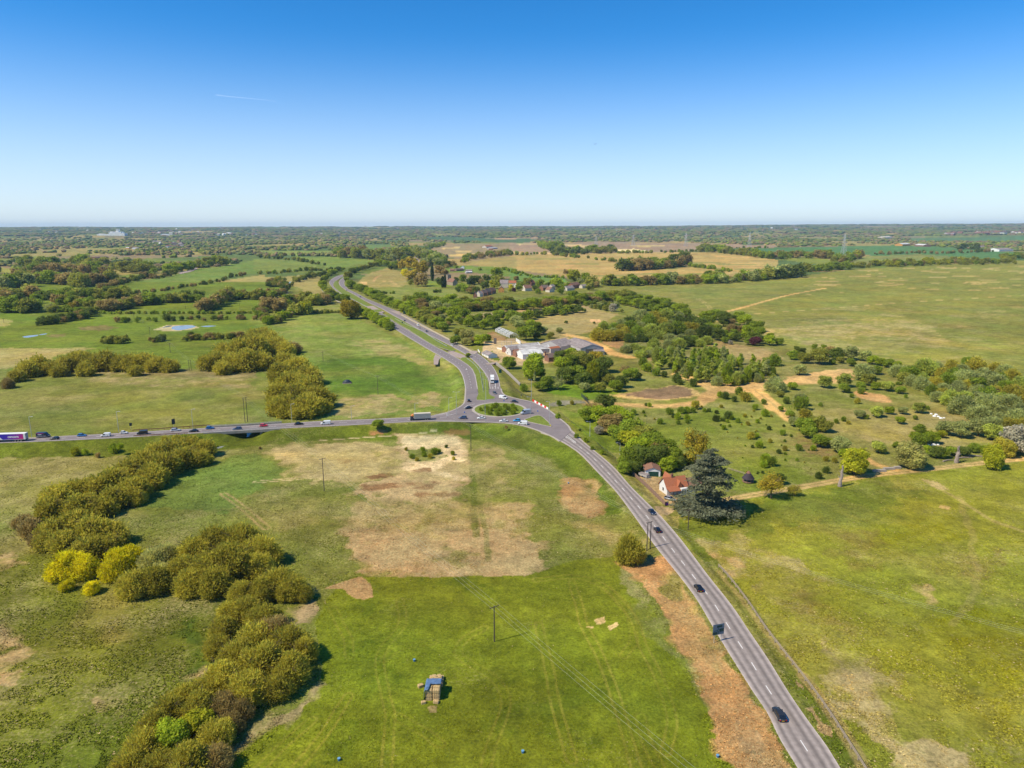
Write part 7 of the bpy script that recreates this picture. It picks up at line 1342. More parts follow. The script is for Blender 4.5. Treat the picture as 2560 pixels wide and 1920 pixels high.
B = [(490, 1378, 46), (540, 1355, 50), (600, 1350, 54), (650, 1372, 46), (580, 1400, 56), (520, 1418, 50), (462, 1420, 40), (640, 1412, 40), (335, 1455, 42), (385, 1448, 40), (480, 1450, 40), (540, 1448, 44)]
grove([p+('olive',) for p in B], 'willow', ['olive'], 'willow', 'in the big middle clump', 'willows of the big middle clump', (360, 1440), 'the yellow willows')
C_ = [(694, 1448, 42), (730, 1462, 38), (660, 1470, 36), (760, 1480, 24), (608, 1478, 34), (620, 1520, 38), (575, 1530, 34), (560, 1570, 36), (660, 1540, 40), (545, 1610, 34), (690, 1575, 44, 'brown'), (640, 1590, 48), (720, 1600, 50), (760, 1620, 40), (600, 1630, 48), (660, 1650, 56), (730, 1668, 48), (560, 1690, 48), (620, 1710, 52), (690, 1712, 40), (520, 1720, 40), (470, 1740, 42), (430, 1770, 44), (500, 1765, 46), (395, 1810, 44), (560, 1760, 40, 'brown'), (600, 1770, 34, 'brown'), (360, 1860, 48), (330, 1905, 46), (540, 1830, 44), (580, 1800, 30, 'brown'), (470, 1900, 54), (400, 1910, 46), (540, 1890, 40, 'brown'), (440, 1960, 54), (340, 1970, 50)]
grove([p if len(p) > 3 else p+('olive',) for p in C_], 'willow', ['olive'], 'willow', 'in the lower foreground belt', 'willows of the lower foreground belt', (730, 1440), 'the bare earth patch')
at_px(432, 1835, 44, 'big', 'bright', 'dense fresh green leafy tree among the olive willows at the bottom'); at_px(495, 1800, 40, 'big', 'lime', 'yellow green young tree beside the dense leafy one at the bottom')
# B: willow row of the left middle
grove([(x, y, r) for x, y, r in [(70, 922, 26), (100, 912, 28), (132, 918, 24), (165, 908, 26), (200, 898, 30), (232, 905, 28), (268, 902, 30), (300, 908, 24), (330, 905, 28), (362, 902, 28), (395, 908, 26), (425, 912, 22), (340, 925, 18), (45, 938, 20), (150, 925, 20), (215, 922, 22)]], 'willowm', ['olive'], 'willow', 'in the long row', 'willows of the long meadow row', (440, 930), 'the twin pole gap')
grove([(522, 905, 26), (552, 898, 28), (585, 902, 30), (560, 880, 28), (600, 875, 34), (640, 868, 36), (620, 900, 34), (655, 900, 30), (672, 850, 30), (640, 840, 26), (690, 862, 28), (710, 870, 24), (735, 868, 18, 'brown'), (660, 835, 24), (20, 958, 16, 'brown'), (560, 918, 22)], 'willowm', ['olive'], 'willow', 'in the clump', 'willows of the clump beyond the twin pole', (500, 910), 'the twin pole gap')
grove([(715, 900, 28), (745, 915, 34), (705, 930, 34), (770, 935, 32), (730, 955, 38), (775, 965, 38), (700, 980, 34), (750, 990, 42), (795, 990, 36), (715, 1010, 36), (770, 1010, 38), (800, 1012, 26), (690, 1005, 22), (740, 1022, 28)], 'willowm', ['olive'], 'willow', 'in the clump by the main road', 'willows of the clump above the main road', (810, 1030), 'the roadside ditch')
# C: right hand hedge between the roundabout and the garage
grove([(1484, 1026, 26, 'brown'), (1465, 1035, 22, 'green'), (1512, 1008, 26, 'dark'), (1502, 1040, 30, 'bright'), (1540, 1036, 26, 'bright'), (1528, 1060, 30, 'brown'), (1562, 1055, 30, 'bright'), (1548, 1085, 30, 'green'), (1582, 1075, 32, 'green'), (1500, 1075, 14, 'blossom'), (1575, 1098, 28, 'lime'), (1608, 1085, 30, 'olive'), (1625, 1092, 22, 'brown'), (1540, 1062, 24, 'green')], 'round', ['green'], 'tree', 'in the roadside hedge', 'trees of the hedge past the roundabout', (1460, 1020), 'the roundabout')
grove([(1592, 1118, 34, 'bright'), (1626, 1108, 36, 'green'), (1660, 1120, 34, 'green'), (1575, 1145, 32, 'green'), (1606, 1142, 34, 'dark'), (1640, 1140, 34, 'dark'), (1680, 1140, 28, 'green'), (1560, 1168, 18, 'green'), (1668, 1158, 24, 'bright'), (1585, 1168, 20, 'dark'), (1695, 1155, 20, 'dark'), (1650, 1128, 30, 'brown'), (1720, 1148, 16, 'dark')], 'big', ['green'], 'tree', 'in the dense stand', 'trees of the dense stand behind the garage', (1598, 1175), 'the garage gable')
at_px(1752, 1172, 6, 'shrub', 'green', 'small shrub in the cottage garden behind the chimney'); at_px(1662, 1183, 8, 'shrub', 'lime', 'lime green shrub between the garage and the cottage')
at_px(1742, 1098, 34, 'sparse', 'gold', 'golden brown half bare tree with a dark trunk behind the cedar', base=1160, top=1056, name='oak_tree') if False else None
KIND['oak'] = 'oak_tree'; CATS['oak_tree'] = 'tree'
P = on_ground(1738, 1164); tree(P, 17.5, 6.2, 'sparse', 'gold', 'golden brown half bare tree with a dark trunk behind the cedar')
at_px(1572, 1366, 36, 'willow', 'olive', 'round olive green bush beside the twin roadside pole', base=1404, top=1330, name='shrub')
# the cedar
def cedar(P):
    g = np.random.default_rng(4); r = empty('cedar_tree', P, .3, 'huge blue grey cedar with layered shelves beside the cottage', 'tree'); t = MB(); t.tube([(0, 0, -.3), (.1, 0, 5), (.0, .1, 11), (.3, 0, 17), (.2, 0, 23.5)], [1.0, .8, .6, .35, .08], 10); V = []; Cc = []
    specs = []
    for z, R_, n in ((2.6, 12.0, 11), (4.6, 11.2, 9), (6.6, 7.0, 4), (10.6, 8.0, 6), (13.6, 10.2, 6), (16.0, 8.4, 6), (18.4, 6.6, 5), (21.0, 6.8, 5), (23.4, 4.0, 4), (24.6, 2.6, 3)):
        ph = g.uniform(0, 6.28)
        for i in range(n):
            a = ph+2*math.pi*i/n+g.normal(0, .18); L = R_*g.uniform(.45, 1.12); zz = z+g.normal(0, .7); ex, ey = math.cos(a)*L, math.sin(a)*L
            t.tube([(0, 0, zz-.9), (ex*.5, ey*.5, zz-.1), (ex*.9, ey*.9, zz)], [.2, .12, .04], 5); specs.append((a, L, zz))
    for a, L, zz in specs:
        n = int(210*L/5); u = g.random(n)**.6; lat = g.normal(0, 1, n)*(.16+.20*u)*L*.8; x = np.cos(a)*u*L-np.sin(a)*lat; y = np.sin(a)*u*L+np.cos(a)*lat; z = zz+.25-.7*(u**2)*g.uniform(.4, 1.3)+g.normal(0, .18, n); c = np.stack([x, y, z], 1)
        nrm = np.stack([g.normal(0, .45, n), g.normal(0, .45, n), np.ones(n)], 1); nrm /= np.linalg.norm(nrm, axis=1)[:, None]; dr_ = np.stack([np.cos(a)+g.normal(0, .5, n), np.sin(a)+g.normal(0, .5, n), g.normal(-.2, .3, n)], 1); tt = np.cross(nrm, dr_); tt /= np.linalg.norm(tt, axis=1)[:, None]; b = np.cross(tt, nrm); s = (.25+.4*g.random(n))[:, None]
        V.append(np.stack([c-tt*s*.45-b*s*.8, c+tt*s*.45-b*s*.8, c+tt*s*.22+b*s*.9, c-tt*s*.22+b*s*.9], 1).reshape(-1, 3)); Cc.append(np.repeat(np.stack([np.clip(g.normal(.5, .25, n), 0, 1), g.random(n), np.zeros(n), np.ones(n)], 1), 4, 0))
    V = np.vstack(V); Cc = np.vstack(Cc); obj('crown', mesh_np('crown', V, np.arange(len(V)).reshape(-1, 4), cols={'var': Cc}), r, LM['cedar']); t.build('trunk', M['bark'], r)
cedar(on_ground(1766, 1286))
# farm trees
at_px(1335, 905, 27, 'big', 'bright', 'big round green chestnut tree in front of the farm sheds', base=950, top=876)
fm = [(1400, 893, 18, 'dark'), (1424, 885, 17, 'bright'), (1408, 910, 22, 'bright'), (1430, 905, 22, 'green'), (1450, 900, 26, 'olive'), (1470, 905, 22, 'olive'), (1492, 898, 22, 'gold'), (1508, 912, 24, 'dark'), (1500, 940, 24, 'dark'), (1438, 935, 26, 'green'), (1415, 940, 24, 'dark'), (1456, 950, 22, 'dark'), (1370, 958, 20, 'green'), (1350, 965, 16, 'green'), (1395, 960, 18, 'sage', 'sparse'), (1525, 950, 18, 'olive'), (1540, 965, 18, 'green'), (1555, 955, 18, 'dark'), (1500, 968, 16, 'olive'), (1462, 968, 15, 'sage'), (1575, 935, 20, 'green'), (1562, 925, 16, 'brown', 'sparse'), (1480, 970, 12, 'green'), (1352, 935, 14, 'dark'), (1590, 940, 14, 'dark')]
grove([p for p in fm], 'round', ['green'], 'tree', 'in the farm grove', 'trees of the grove in front of the farm', (1335, 905), 'the chestnut')
at_px(1482, 925, 22, 'weep', 'lime', 'yellow green weeping willow in the middle of the farm grove', base=962, top=900)
for x, y, t_, lb in ((1392, 974, 935, 'slim silver trunked tree in front of the farm grove'), (1403, 968, 940, 'second slim silver trunked tree in front of the farm grove'), (1337, 955, 925, 'ivy clad slim trunk below the chestnut')): P = on_ground(x, y); tree(P, top_height(Vector(P), t_), 1.5, 'birch', 'sage', lb)
at_px(1274, 908, 18, 'round', 'green', 'round green bush in the farm garden', name='bush'); at_px(1311, 970, 12, 'shrub', 'green', 'rounded shrub beside the road past the farm wall')
grove([(1200, 850, 16, 'bright'), (1215, 845, 14, 'green'), (1182, 852, 12, 'brown'), (1166, 838, 18, 'cream'), (1150, 832, 16, 'olive'), (1138, 850, 14, 'green'), (1168, 855, 12, 'cream'), (1300, 795, 18, 'green'), (1315, 832, 24, 'green'), (1335, 822, 20, 'green'), (1340, 840, 12, 'dark'), (1358, 826, 12, 'sage'), (1398, 826, 9, 'sage'), (1298, 812, 14, 'sage'), (1290, 802, 16, 'sage'), (1278, 790, 16, 'green'), (1325, 812, 14, 'bright'), (1376, 838, 10, 'olive'), (1170, 888, 7, 'green')], 'round', ['green'], 'tree', 'around the farm', 'trees scattered around the farm yard', (1205, 890), 'the bungalow')
# willows and birches of the rough land
grove(polypts([(1478, 840), (1500, 820), (1560, 815), (1620, 800), (1690, 800), (1740, 810), (1770, 850), (1780, 870), (1700, 865), (1640, 850), (1560, 862), (1500, 855)], 46, 17, ['sage', 'olive', 'green', 'sage', 'dark', 'birch']), 'willowm', ['sage'], 'willow', 'on the rough land', 'willows of the rough land beyond the barn', (1470, 850), 'the great barn')
grove(polypts([(1565, 882), (1640, 870), (1700, 870), (1660, 890), (1600, 895)], 12, 15, ['birch', 'sage']), 'willowm', ['sage'], 'scrub willow', 'above the birch wood', 'scrub willows above the birch wood', (1540, 890), 'the sandy farm track')
bw = polypts([(1640, 905), (1700, 890), (1780, 885), (1820, 905), (1900, 925), (1945, 940), (1940, 955), (1880, 962), (1800, 965), (1740, 958), (1690, 942), (1650, 925)], 110, 11, ['birch', 'birch', 'bright', 'sage', 'green'], .45)
seen = {}
for i, p in enumerate(sorted(bw, key=lambda p: p[0])):
    p = (p[0]+TR.uniform(-6, 6), p[1]+TR.uniform(-4, 4))+p[2:]
    P = on_ground(p[0], p[1]+8); seen[p[3]] = seen.get(p[3], 0)+1; tree(P, TR.uniform(5, 14), TR.uniform(2.4, 4.6), 'willowm' if i % 3 == 0 else 'birch', p[3], f"{FADJ[p[3]]} slender birch, {ordn(seen[p[3]]-1)} such from the barn side of the birch wood", 'birches of the young birch wood')
grove([(1605, 905, 12, 'green'), (1620, 918, 14, 'bright'), (1590, 885, 9, 'sage'), (1610, 918, 10, 'bright'), (1660, 935, 10, 'dark'), (1690, 945, 14, 'dark'), (1700, 955, 9, 'dark'), (1732, 957, 12, 'dark'), (1640, 930, 12, 'green')], 'shrub', ['green'], 'shrub', 'along the birch wood edge', 'shrubs at the edge of the birch wood', (1590, 885), 'the barn side')
grove(polypts([(1740, 800), (1770, 795), (1850, 800), (1900, 835), (1960, 868), (1900, 868), (1830, 855), (1790, 862), (1750, 830)], 34, 14, ['green', 'dark', 'green', 'bright', 'brown', 'dark']), 'round', ['green'], 'tree', 'in the field hedge', 'trees of the hedge along the big field', (1735, 795), 'the sandy track corner')
at_px(1888, 853, 14, 'round', 'purple', 'dark purple leaved tree in the field hedge'); at_px(1826, 856, 7, 'shrub', 'blossom', 'white blossoming shrub at the foot of the field hedge'); at_px(1798, 822, 6, 'shrub', 'blossom', 'small white blossoming shrub inside the field hedge'); at_px(1715, 785, 14, 'round', 'green', 'round dark green tree at the sandy track corner')
grove([(1982, 888, 14, 'green'), (2002, 880, 12, 'dark'), (2010, 896, 16, 'olive'), (2048, 892, 24, 'olive'), (2070, 880, 16, 'brown'), (2090, 885, 18, 'dark'), (2124, 884, 20, 'sage'), (2100, 900, 10, 'olive'), (2128, 906, 12, 'green'), (2160, 890, 16, 'sage'), (2180, 900, 14, 'bright'), (2080, 905, 8, 'green'), (1992, 872, 8, 'dark'), (2036, 866, 7, 'green'), (2060, 868, 8, 'green'), (2200, 905, 12, 'bright'), (2240, 912, 12, 'bright'), (2220, 908, 14, 'green')], 'round', ['green'], 'tree', 'in the hedge', 'trees of the hedge above the sandy clearing', (1960, 870), 'the purple tree')
at_px(2022, 893, 9, 'round', 'purple', 'small purple tree among the grey green hedge trees')
grove([(1935, 900, 18, 'green', 'willowm'), (1935, 960, 24, 'sage', 'willowm'), (1998, 925, 16, 'sage'), (2060, 955, 18, 'birch'), (2108, 952, 20, 'birch'), (2156, 928, 26, 'sage', 'willowm'), (2170, 950, 18, 'olive'), (2190, 925, 14, 'green'), (2218, 965, 16, 'birch'), (2190, 965, 12, 'bright'), (2260, 945, 18, 'olive'), (2152, 965, 12, 'green'), (1998, 1000, 18, 'sage'), (1965, 998, 8, 'green'), (2010, 1032, 9, 'green'), (1980, 965, 12, 'bright'), (1950, 985, 10, 'olive'), (2110, 970, 14, 'green'), (2250, 975, 12, 'green')], 'round', ['green'], 'bush', 'around the sandy clearing', 'bushes around the sandy clearing', (1920, 900), 'the birch wood end')
grove(polypts([(2240, 940), (2330, 930), (2400, 915), (2480, 925), (2560, 960), (2620, 980), (2620, 1010), (2500, 1010), (2420, 1000), (2320, 990), (2280, 975)], 46, 21, ['sage', 'olive', 'sage', 'green', 'olive', 'birch']), 'willowm', ['sage'], 'willow', 'in the thicket', 'willows of the thicket below the big field', (2240, 950), 'the sandy clearing')
grove(polypts([(2330, 1000), (2480, 1010), (2620, 1010), (2640, 1100), (2500, 1090), (2440, 1050), (2380, 1030)], 34, 24, ['sage', 'olive', 'birch', 'sage']), 'willowm', ['sage'], 'willow', 'in the lower thicket', 'willows of the thicket above the farm track', (2340, 1000), 'the white rubble')
at_px(2440, 960, 20, 'round', 'green', 'tall green tree in the middle of the thicket'); at_px(2482, 982, 14, 'round', 'purple', 'dark purple bush at the thicket edge'); at_px(2410, 938, 14, 'round', 'bright', 'fresh green tree at the upper thicket edge')
grove([(2148, 1035, 14, 'sage'), (2190, 1030, 16, 'birch'), (2222, 1026, 12, 'bright'), (2256, 1026, 12, 'sage'), (2296, 1020, 16, 'birch'), (2165, 1042, 7, 'bright'), (2250, 1050, 12, 'bright'), (2288, 1044, 6, 'green'), (2010, 1062, 22, 'green'), (2040, 1058, 22, 'olive'), (1985, 1055, 14, 'sage'), (2020, 1080, 20, 'green'), (2062, 1066, 18, 'olive'), (2050, 1102, 20, 'green'), (2075, 1105, 12, 'bright'), (2100, 1112, 24, 'sage'), (2108, 1132, 14, 'bright'), (2196, 1118, 18, 'birch'), (2240, 1112, 10, 'green'), (2300, 1075, 16, 'green'), (2285, 1092, 14, 'bright'), (2330, 1095, 18, 'bright'), (2352, 1085, 12, 'lime'), (2360, 1070, 22, 'sage'), (2400, 1075, 24, 'sage'), (2445, 1070, 26, 'sage'), (2480, 1080, 24, 'birch'), (2300, 1100, 20, 'green'), (2380, 1128, 14, 'green'), (2340, 1130, 18, 'dark'), (2355, 1132, 16, 'green'), (2410, 1128, 16, 'dark'), (2435, 1120, 14, 'green'), (2320, 1125, 14, 'bright'), (2465, 1125, 14, 'bright'), (1975, 1035, 12, 'green'), (1952, 1022, 8, 'green')], 'round', ['green'], 'bush', 'on the rough slope', 'bushes on the rough slope above the farm track', (1960, 1040), 'the end of the sandy track')
at_px(2134, 1150, 35, 'big', 'lime', 'yellow green round tree beside the leaning dead trunk', base=1186, top=1114)
at_px(2274, 1132, 38, 'big', 'cream', 'creamy flowering chestnut tree beside the track opening', base=1168, top=1098); at_px(2480, 1142, 25, 'big', 'lime', 'small yellow green tree leaning over the farm track', base=1172, top=1110); at_px(2508, 1115, 26, 'big', 'olive', 'rounded olive tree behind the one over the farm track', base=1142, top=1092)
at_px(2535, 1085, 36, 'big', 'blossom', 'tall white blossoming tree at the right edge', base=1136, top=1056); at_px(2550, 1120, 18, 'round', 'green', 'low green tree under the white blossoming one')
at_px(1927, 1208, 34, 'sparse', 'gold', 'golden sparse tree overhanging the farm track', base=1246, top=1180); at_px(1950, 1198, 16, 'round', 'dark', 'dark green bush behind the golden track tree'); at_px(1985, 1225, 18, 'sparse', 'olive', 'thin olive sapling beside the golden track tree')
# scattered bushes on the rough grass
sc_pts = q('g', (1050, 245, 26), (1135, 240, 14), (1190, 180, 20), (1155, 178, 14), (1275, 320, 28), (1230, 300, 10), (1437, 330, 20), (1365, 235, 34), (1430, 275, 32), (1460, 225, 34), (1510, 225, 28), (1565, 225, 26), (1585, 180, 40), (1515, 290, 30), (1515, 320, 20), (1665, 225, 20), (1700, 225, 18), (1755, 295, 30), (1765, 240, 18), (1810, 190, 18), (1860, 270, 34), (1890, 285, 24), (1825, 305, 20), (1950, 315, 22), (1860, 320, 14), (1880, 360, 14), (1830, 375, 22), (2010, 270, 18), (2040, 340, 20), (2120, 320, 20), (2065, 445, 34), (2110, 440, 24), (2140, 520, 34), (2180, 640, 40), (2170, 690, 34), (2020, 110, 46), (1920, 130, 26), (1960, 60, 36), (1840, 100, 34), (1800, 90, 26), (2175, 155, 24), (2095, 200, 26), (2190, 250, 34), (1255, 420, 12), (1150, 270, 12), (1090, 300, 14), (640, 120, 20), (410, 165, 24), (520, 160, 20), (800, 165, 40))
sc_pts += q('h', (20, 665, 45), (120, 420, 26), (20, 490, 20), (145, 555, 24), (90, 580, 22), (200, 445, 14), (390, 550, 28), (270, 550, 30), (495, 645, 24), (575, 655, 26), (495, 740, 32), (440, 790, 32), (10, 380, 20), (1190, 105, 18), (770, 145, 26), (155, 145, 28), (270, 170, 60), (320, 255, 50), (360, 265, 24), (650, 300, 24), (590, 320, 22), (690, 330, 18), (1275, 290, 18), (1380, 205, 18), (450, 175, 18), (800, 60, 30), (720, 100, 20), (1700, 150, 14))
dd = []
for i, (x, y, r) in enumerate(sc_pts): dd.append((x, y, r*640/2212*1.15, TR.choice(['green', 'green', 'dark', 'bright', 'olive'])))
for _ in range(90):
    x, y = TR.uniform(1560, 2040), TR.uniform(1015, 1200)
    if in_poly(np.array([x]), np.array([y]), [(1600, 1010), (1930, 1000), (2060, 1120), (2090, 1190), (1980, 1200), (1830, 1180), (1800, 1060), (1680, 1060)])[0]: dd.append((x, y, TR.uniform(2, 5), TR.choice(['green', 'dark', 'olive'])))
grove(dd, 'shrub', ['green'], 'shrub', 'dotted over the rough grass', 'shrubs dotted over the rough grass', (1500, 1000), 'the roundabout')
# left side belt and hedges of the dual carriageway
grove(rowpts(q('b', (570, 690), (590, 720), (640, 760), (690, 790), (740, 800), (790, 815)), 16, 9, fols=['bright', 'bright', 'green'])+rowpts(q('b', (575, 650), (610, 610), (660, 580), (700, 560), (760, 545)), 12, 8, fols=['green', 'bright', 'dark'])+rowpts(q('b', (915, 925), (980, 960), (1050, 1000), (1120, 1045), (1170, 1060)), 15, 13, fols=['bright', 'green', 'bright']), 'round', ['green'], 'tree', 'along the left side of the dual carriageway', 'trees lining the near carriageway', (980, 830), 'the lane meeting')
at_px(877, 770, 25, 'big', 'gold', 'lone golden green oak at the corner of the meadow', base=797, top=747)
grove(rowpts(q('b', (780, 640), (800, 600), (860, 560), (950, 530), (1060, 505), (1140, 500)), 20, 9, fols=['green', 'dark', 'olive', 'bright'])+rowpts(q('b', (790, 690), (850, 700), (930, 740), (1020, 780), (1100, 820), (1200, 860), (1250, 870)), 28, 10, fols=['bright', 'green', 'green'])+rowpts(q('b', (1240, 880), (1290, 910), (1380, 950), (1450, 990), (1540, 1020), (1580, 1060)), 16, 14, fols=['bright', 'green', 'olive']), 'round', ['green'], 'tree', 'along the far side of the dual carriageway', 'trees lining the far carriageway', (1075, 830), 'the farm')
grove(polypts(q('b', (1280, 880), (1420, 850), (1700, 880), (1740, 910), (1720, 960), (1620, 1080), (1540, 1040), (1400, 960)), 56, 15, ['bright', 'green', 'olive', 'brown', 'sage'])+polypts(q('b', (1730, 1000), (1780, 960), (2100, 960), (2120, 1050), (1960, 1060), (1820, 1030)), 22, 14, ['green', 'dark', 'bright', 'green']), 'round', ['green'], 'tree', 'in the wood beside the dual carriageway', 'trees of the wood between road and farm', (1075, 838), 'the nearest verge')
grove(polypts(q('b', (1300, 820), (1500, 830), (1800, 850), (2212, 850), (2212, 890), (1800, 895), (1400, 870)), 95, 15, ['bright', 'green', 'olive', 'brown', 'green', 'bright'], .5)+polypts(q('c', (-60, 860), (200, 850), (600, 810), (900, 790), (1010, 780), (1000, 830), (760, 830), (500, 850), (200, 880), (-60, 885)), 120, 15, ['bright', 'green', 'brown', 'olive', 'green', 'bright'], .5), 'round', ['green'], 'tree', 'in the long wood belt', 'trees of the long wood below the village', (1020, 760), 'the dual carriageway')
grove(polypts(q('c', (930, 830), (1050, 800), (1250, 850), (1400, 890), (1540, 950), (1440, 960), (1300, 930), (1100, 880)), 50, 13, ['bright', 'green', 'dark', 'green'], .5), 'round', ['green'], 'tree', 'in the curved belt end', 'trees of the curved end of the wood belt', (1730, 795), 'the sandy track corner')
grove(polypts(q('c', (620, 840), (760, 830), (920, 850), (900, 900), (780, 890), (660, 860)), 16, 9, ['sage', 'blossom', 'olive', 'dark', 'green'])+rowpts(q('c', (-20, 960), (140, 960), (300, 930), (450, 920), (580, 900)), 18, 12, fols=['green', 'dark', 'bright'])+[(1460, 775, 6, 'green'), (1555, 777, 5, 'olive'), (1415, 805, 5, 'dark'), (1485, 807, 4, 'dark')], 'far', ['green'], 'tree', 'on the rough pasture', 'trees between the wood belt and the barn', (1280, 800), 'the glasshouse')
# village and church trees
vt = [(1050, 645, 24, 'brown'), (1075, 650, 22, 'brown'), (1030, 690, 0, 'x')]
grove([(1008, 662, 16, 'gold'), (1030, 660, 20, 'gold'), (1050, 672, 22, 'gold'), (1030, 688, 16, 'gold'), (1012, 682, 10, 'yellow'), (1055, 700, 20, 'brown'), (1028, 706, 8, 'olive'), (1015, 650, 14, 'dark'), (983, 666, 10, 'green')], 'far', ['gold'], 'tree', 'in the copse by the poplar', 'trees of the golden copse near the church', (1080, 700), 'the dark poplar')
P = on_ground(1081, 702); tree(P, 31, 4.0, 'column', 'poplar', 'tall dark columnar poplar between the copse and the church'); P = on_ground(1113, 719); tree(P, 22, 3.2, 'column', 'poplar', 'dark columnar yew beside the church'); P = on_ground(1107, 719); tree(P, 19, 4, 'column', 'poplar', 'second dark columnar yew beside the church')
vv = [(1098, 703, 12, 'dark'), (1141, 700, 8, 'dark'), (1157, 695, 11, 'green'), (1182, 700, 14, 'dark'), (1196, 700, 12, 'dark'), (1175, 705, 10, 'poplar'), (1215, 695, 12, 'dark'), (1242, 685, 18, 'bright'), (1248, 698, 14, 'olive'), (1236, 710, 15, 'lime'), (1150, 718, 12, 'green'), (1165, 722, 14, 'green'), (1180, 724, 14, 'brown'), (1190, 728, 12, 'dark'), (1212, 712, 12, 'dark'), (1205, 705, 9, 'brown'), (1290, 697, 8, 'brown'), (1302, 715, 14, 'green'), (1318, 705, 12, 'olive'), (1277, 716, 6, 'yellow'), (1285, 725, 6, 'purple'), (1275, 725, 5, 'lime'), (1350, 710, 14, 'green'), (1368, 712, 8, 'dark'), (1338, 720, 8, 'dark'), (1395, 710, 16, 'bright'), (1385, 705, 12, 'bright'), (1408, 718, 10, 'green'), (1435, 690, 17, 'lime'), (1415, 680, 8, 'brown'), (1463, 694, 13, 'bright'), (1480, 702, 18, 'olive'), (1450, 705, 10, 'sage'), (1475, 716, 12, 'olive'), (1420, 712, 8, 'green'), (1490, 712, 10, 'brown'), (1400, 728, 10, 'green'), (1345, 728, 8, 'green'), (1200, 673, 5, 'green'), (1120, 660, 8, 'dark'), (1142, 668, 5, 'green'), (1100, 675, 14, 'brown'), (1112, 680, 10, 'brown'), (1144, 724, 8, 'dark'), (1164, 650, 10, 'green')]
grove(vv, 'far', ['green'], 'tree', 'in and around the village', 'trees of the village and churchyard', (1130, 712), 'the church')
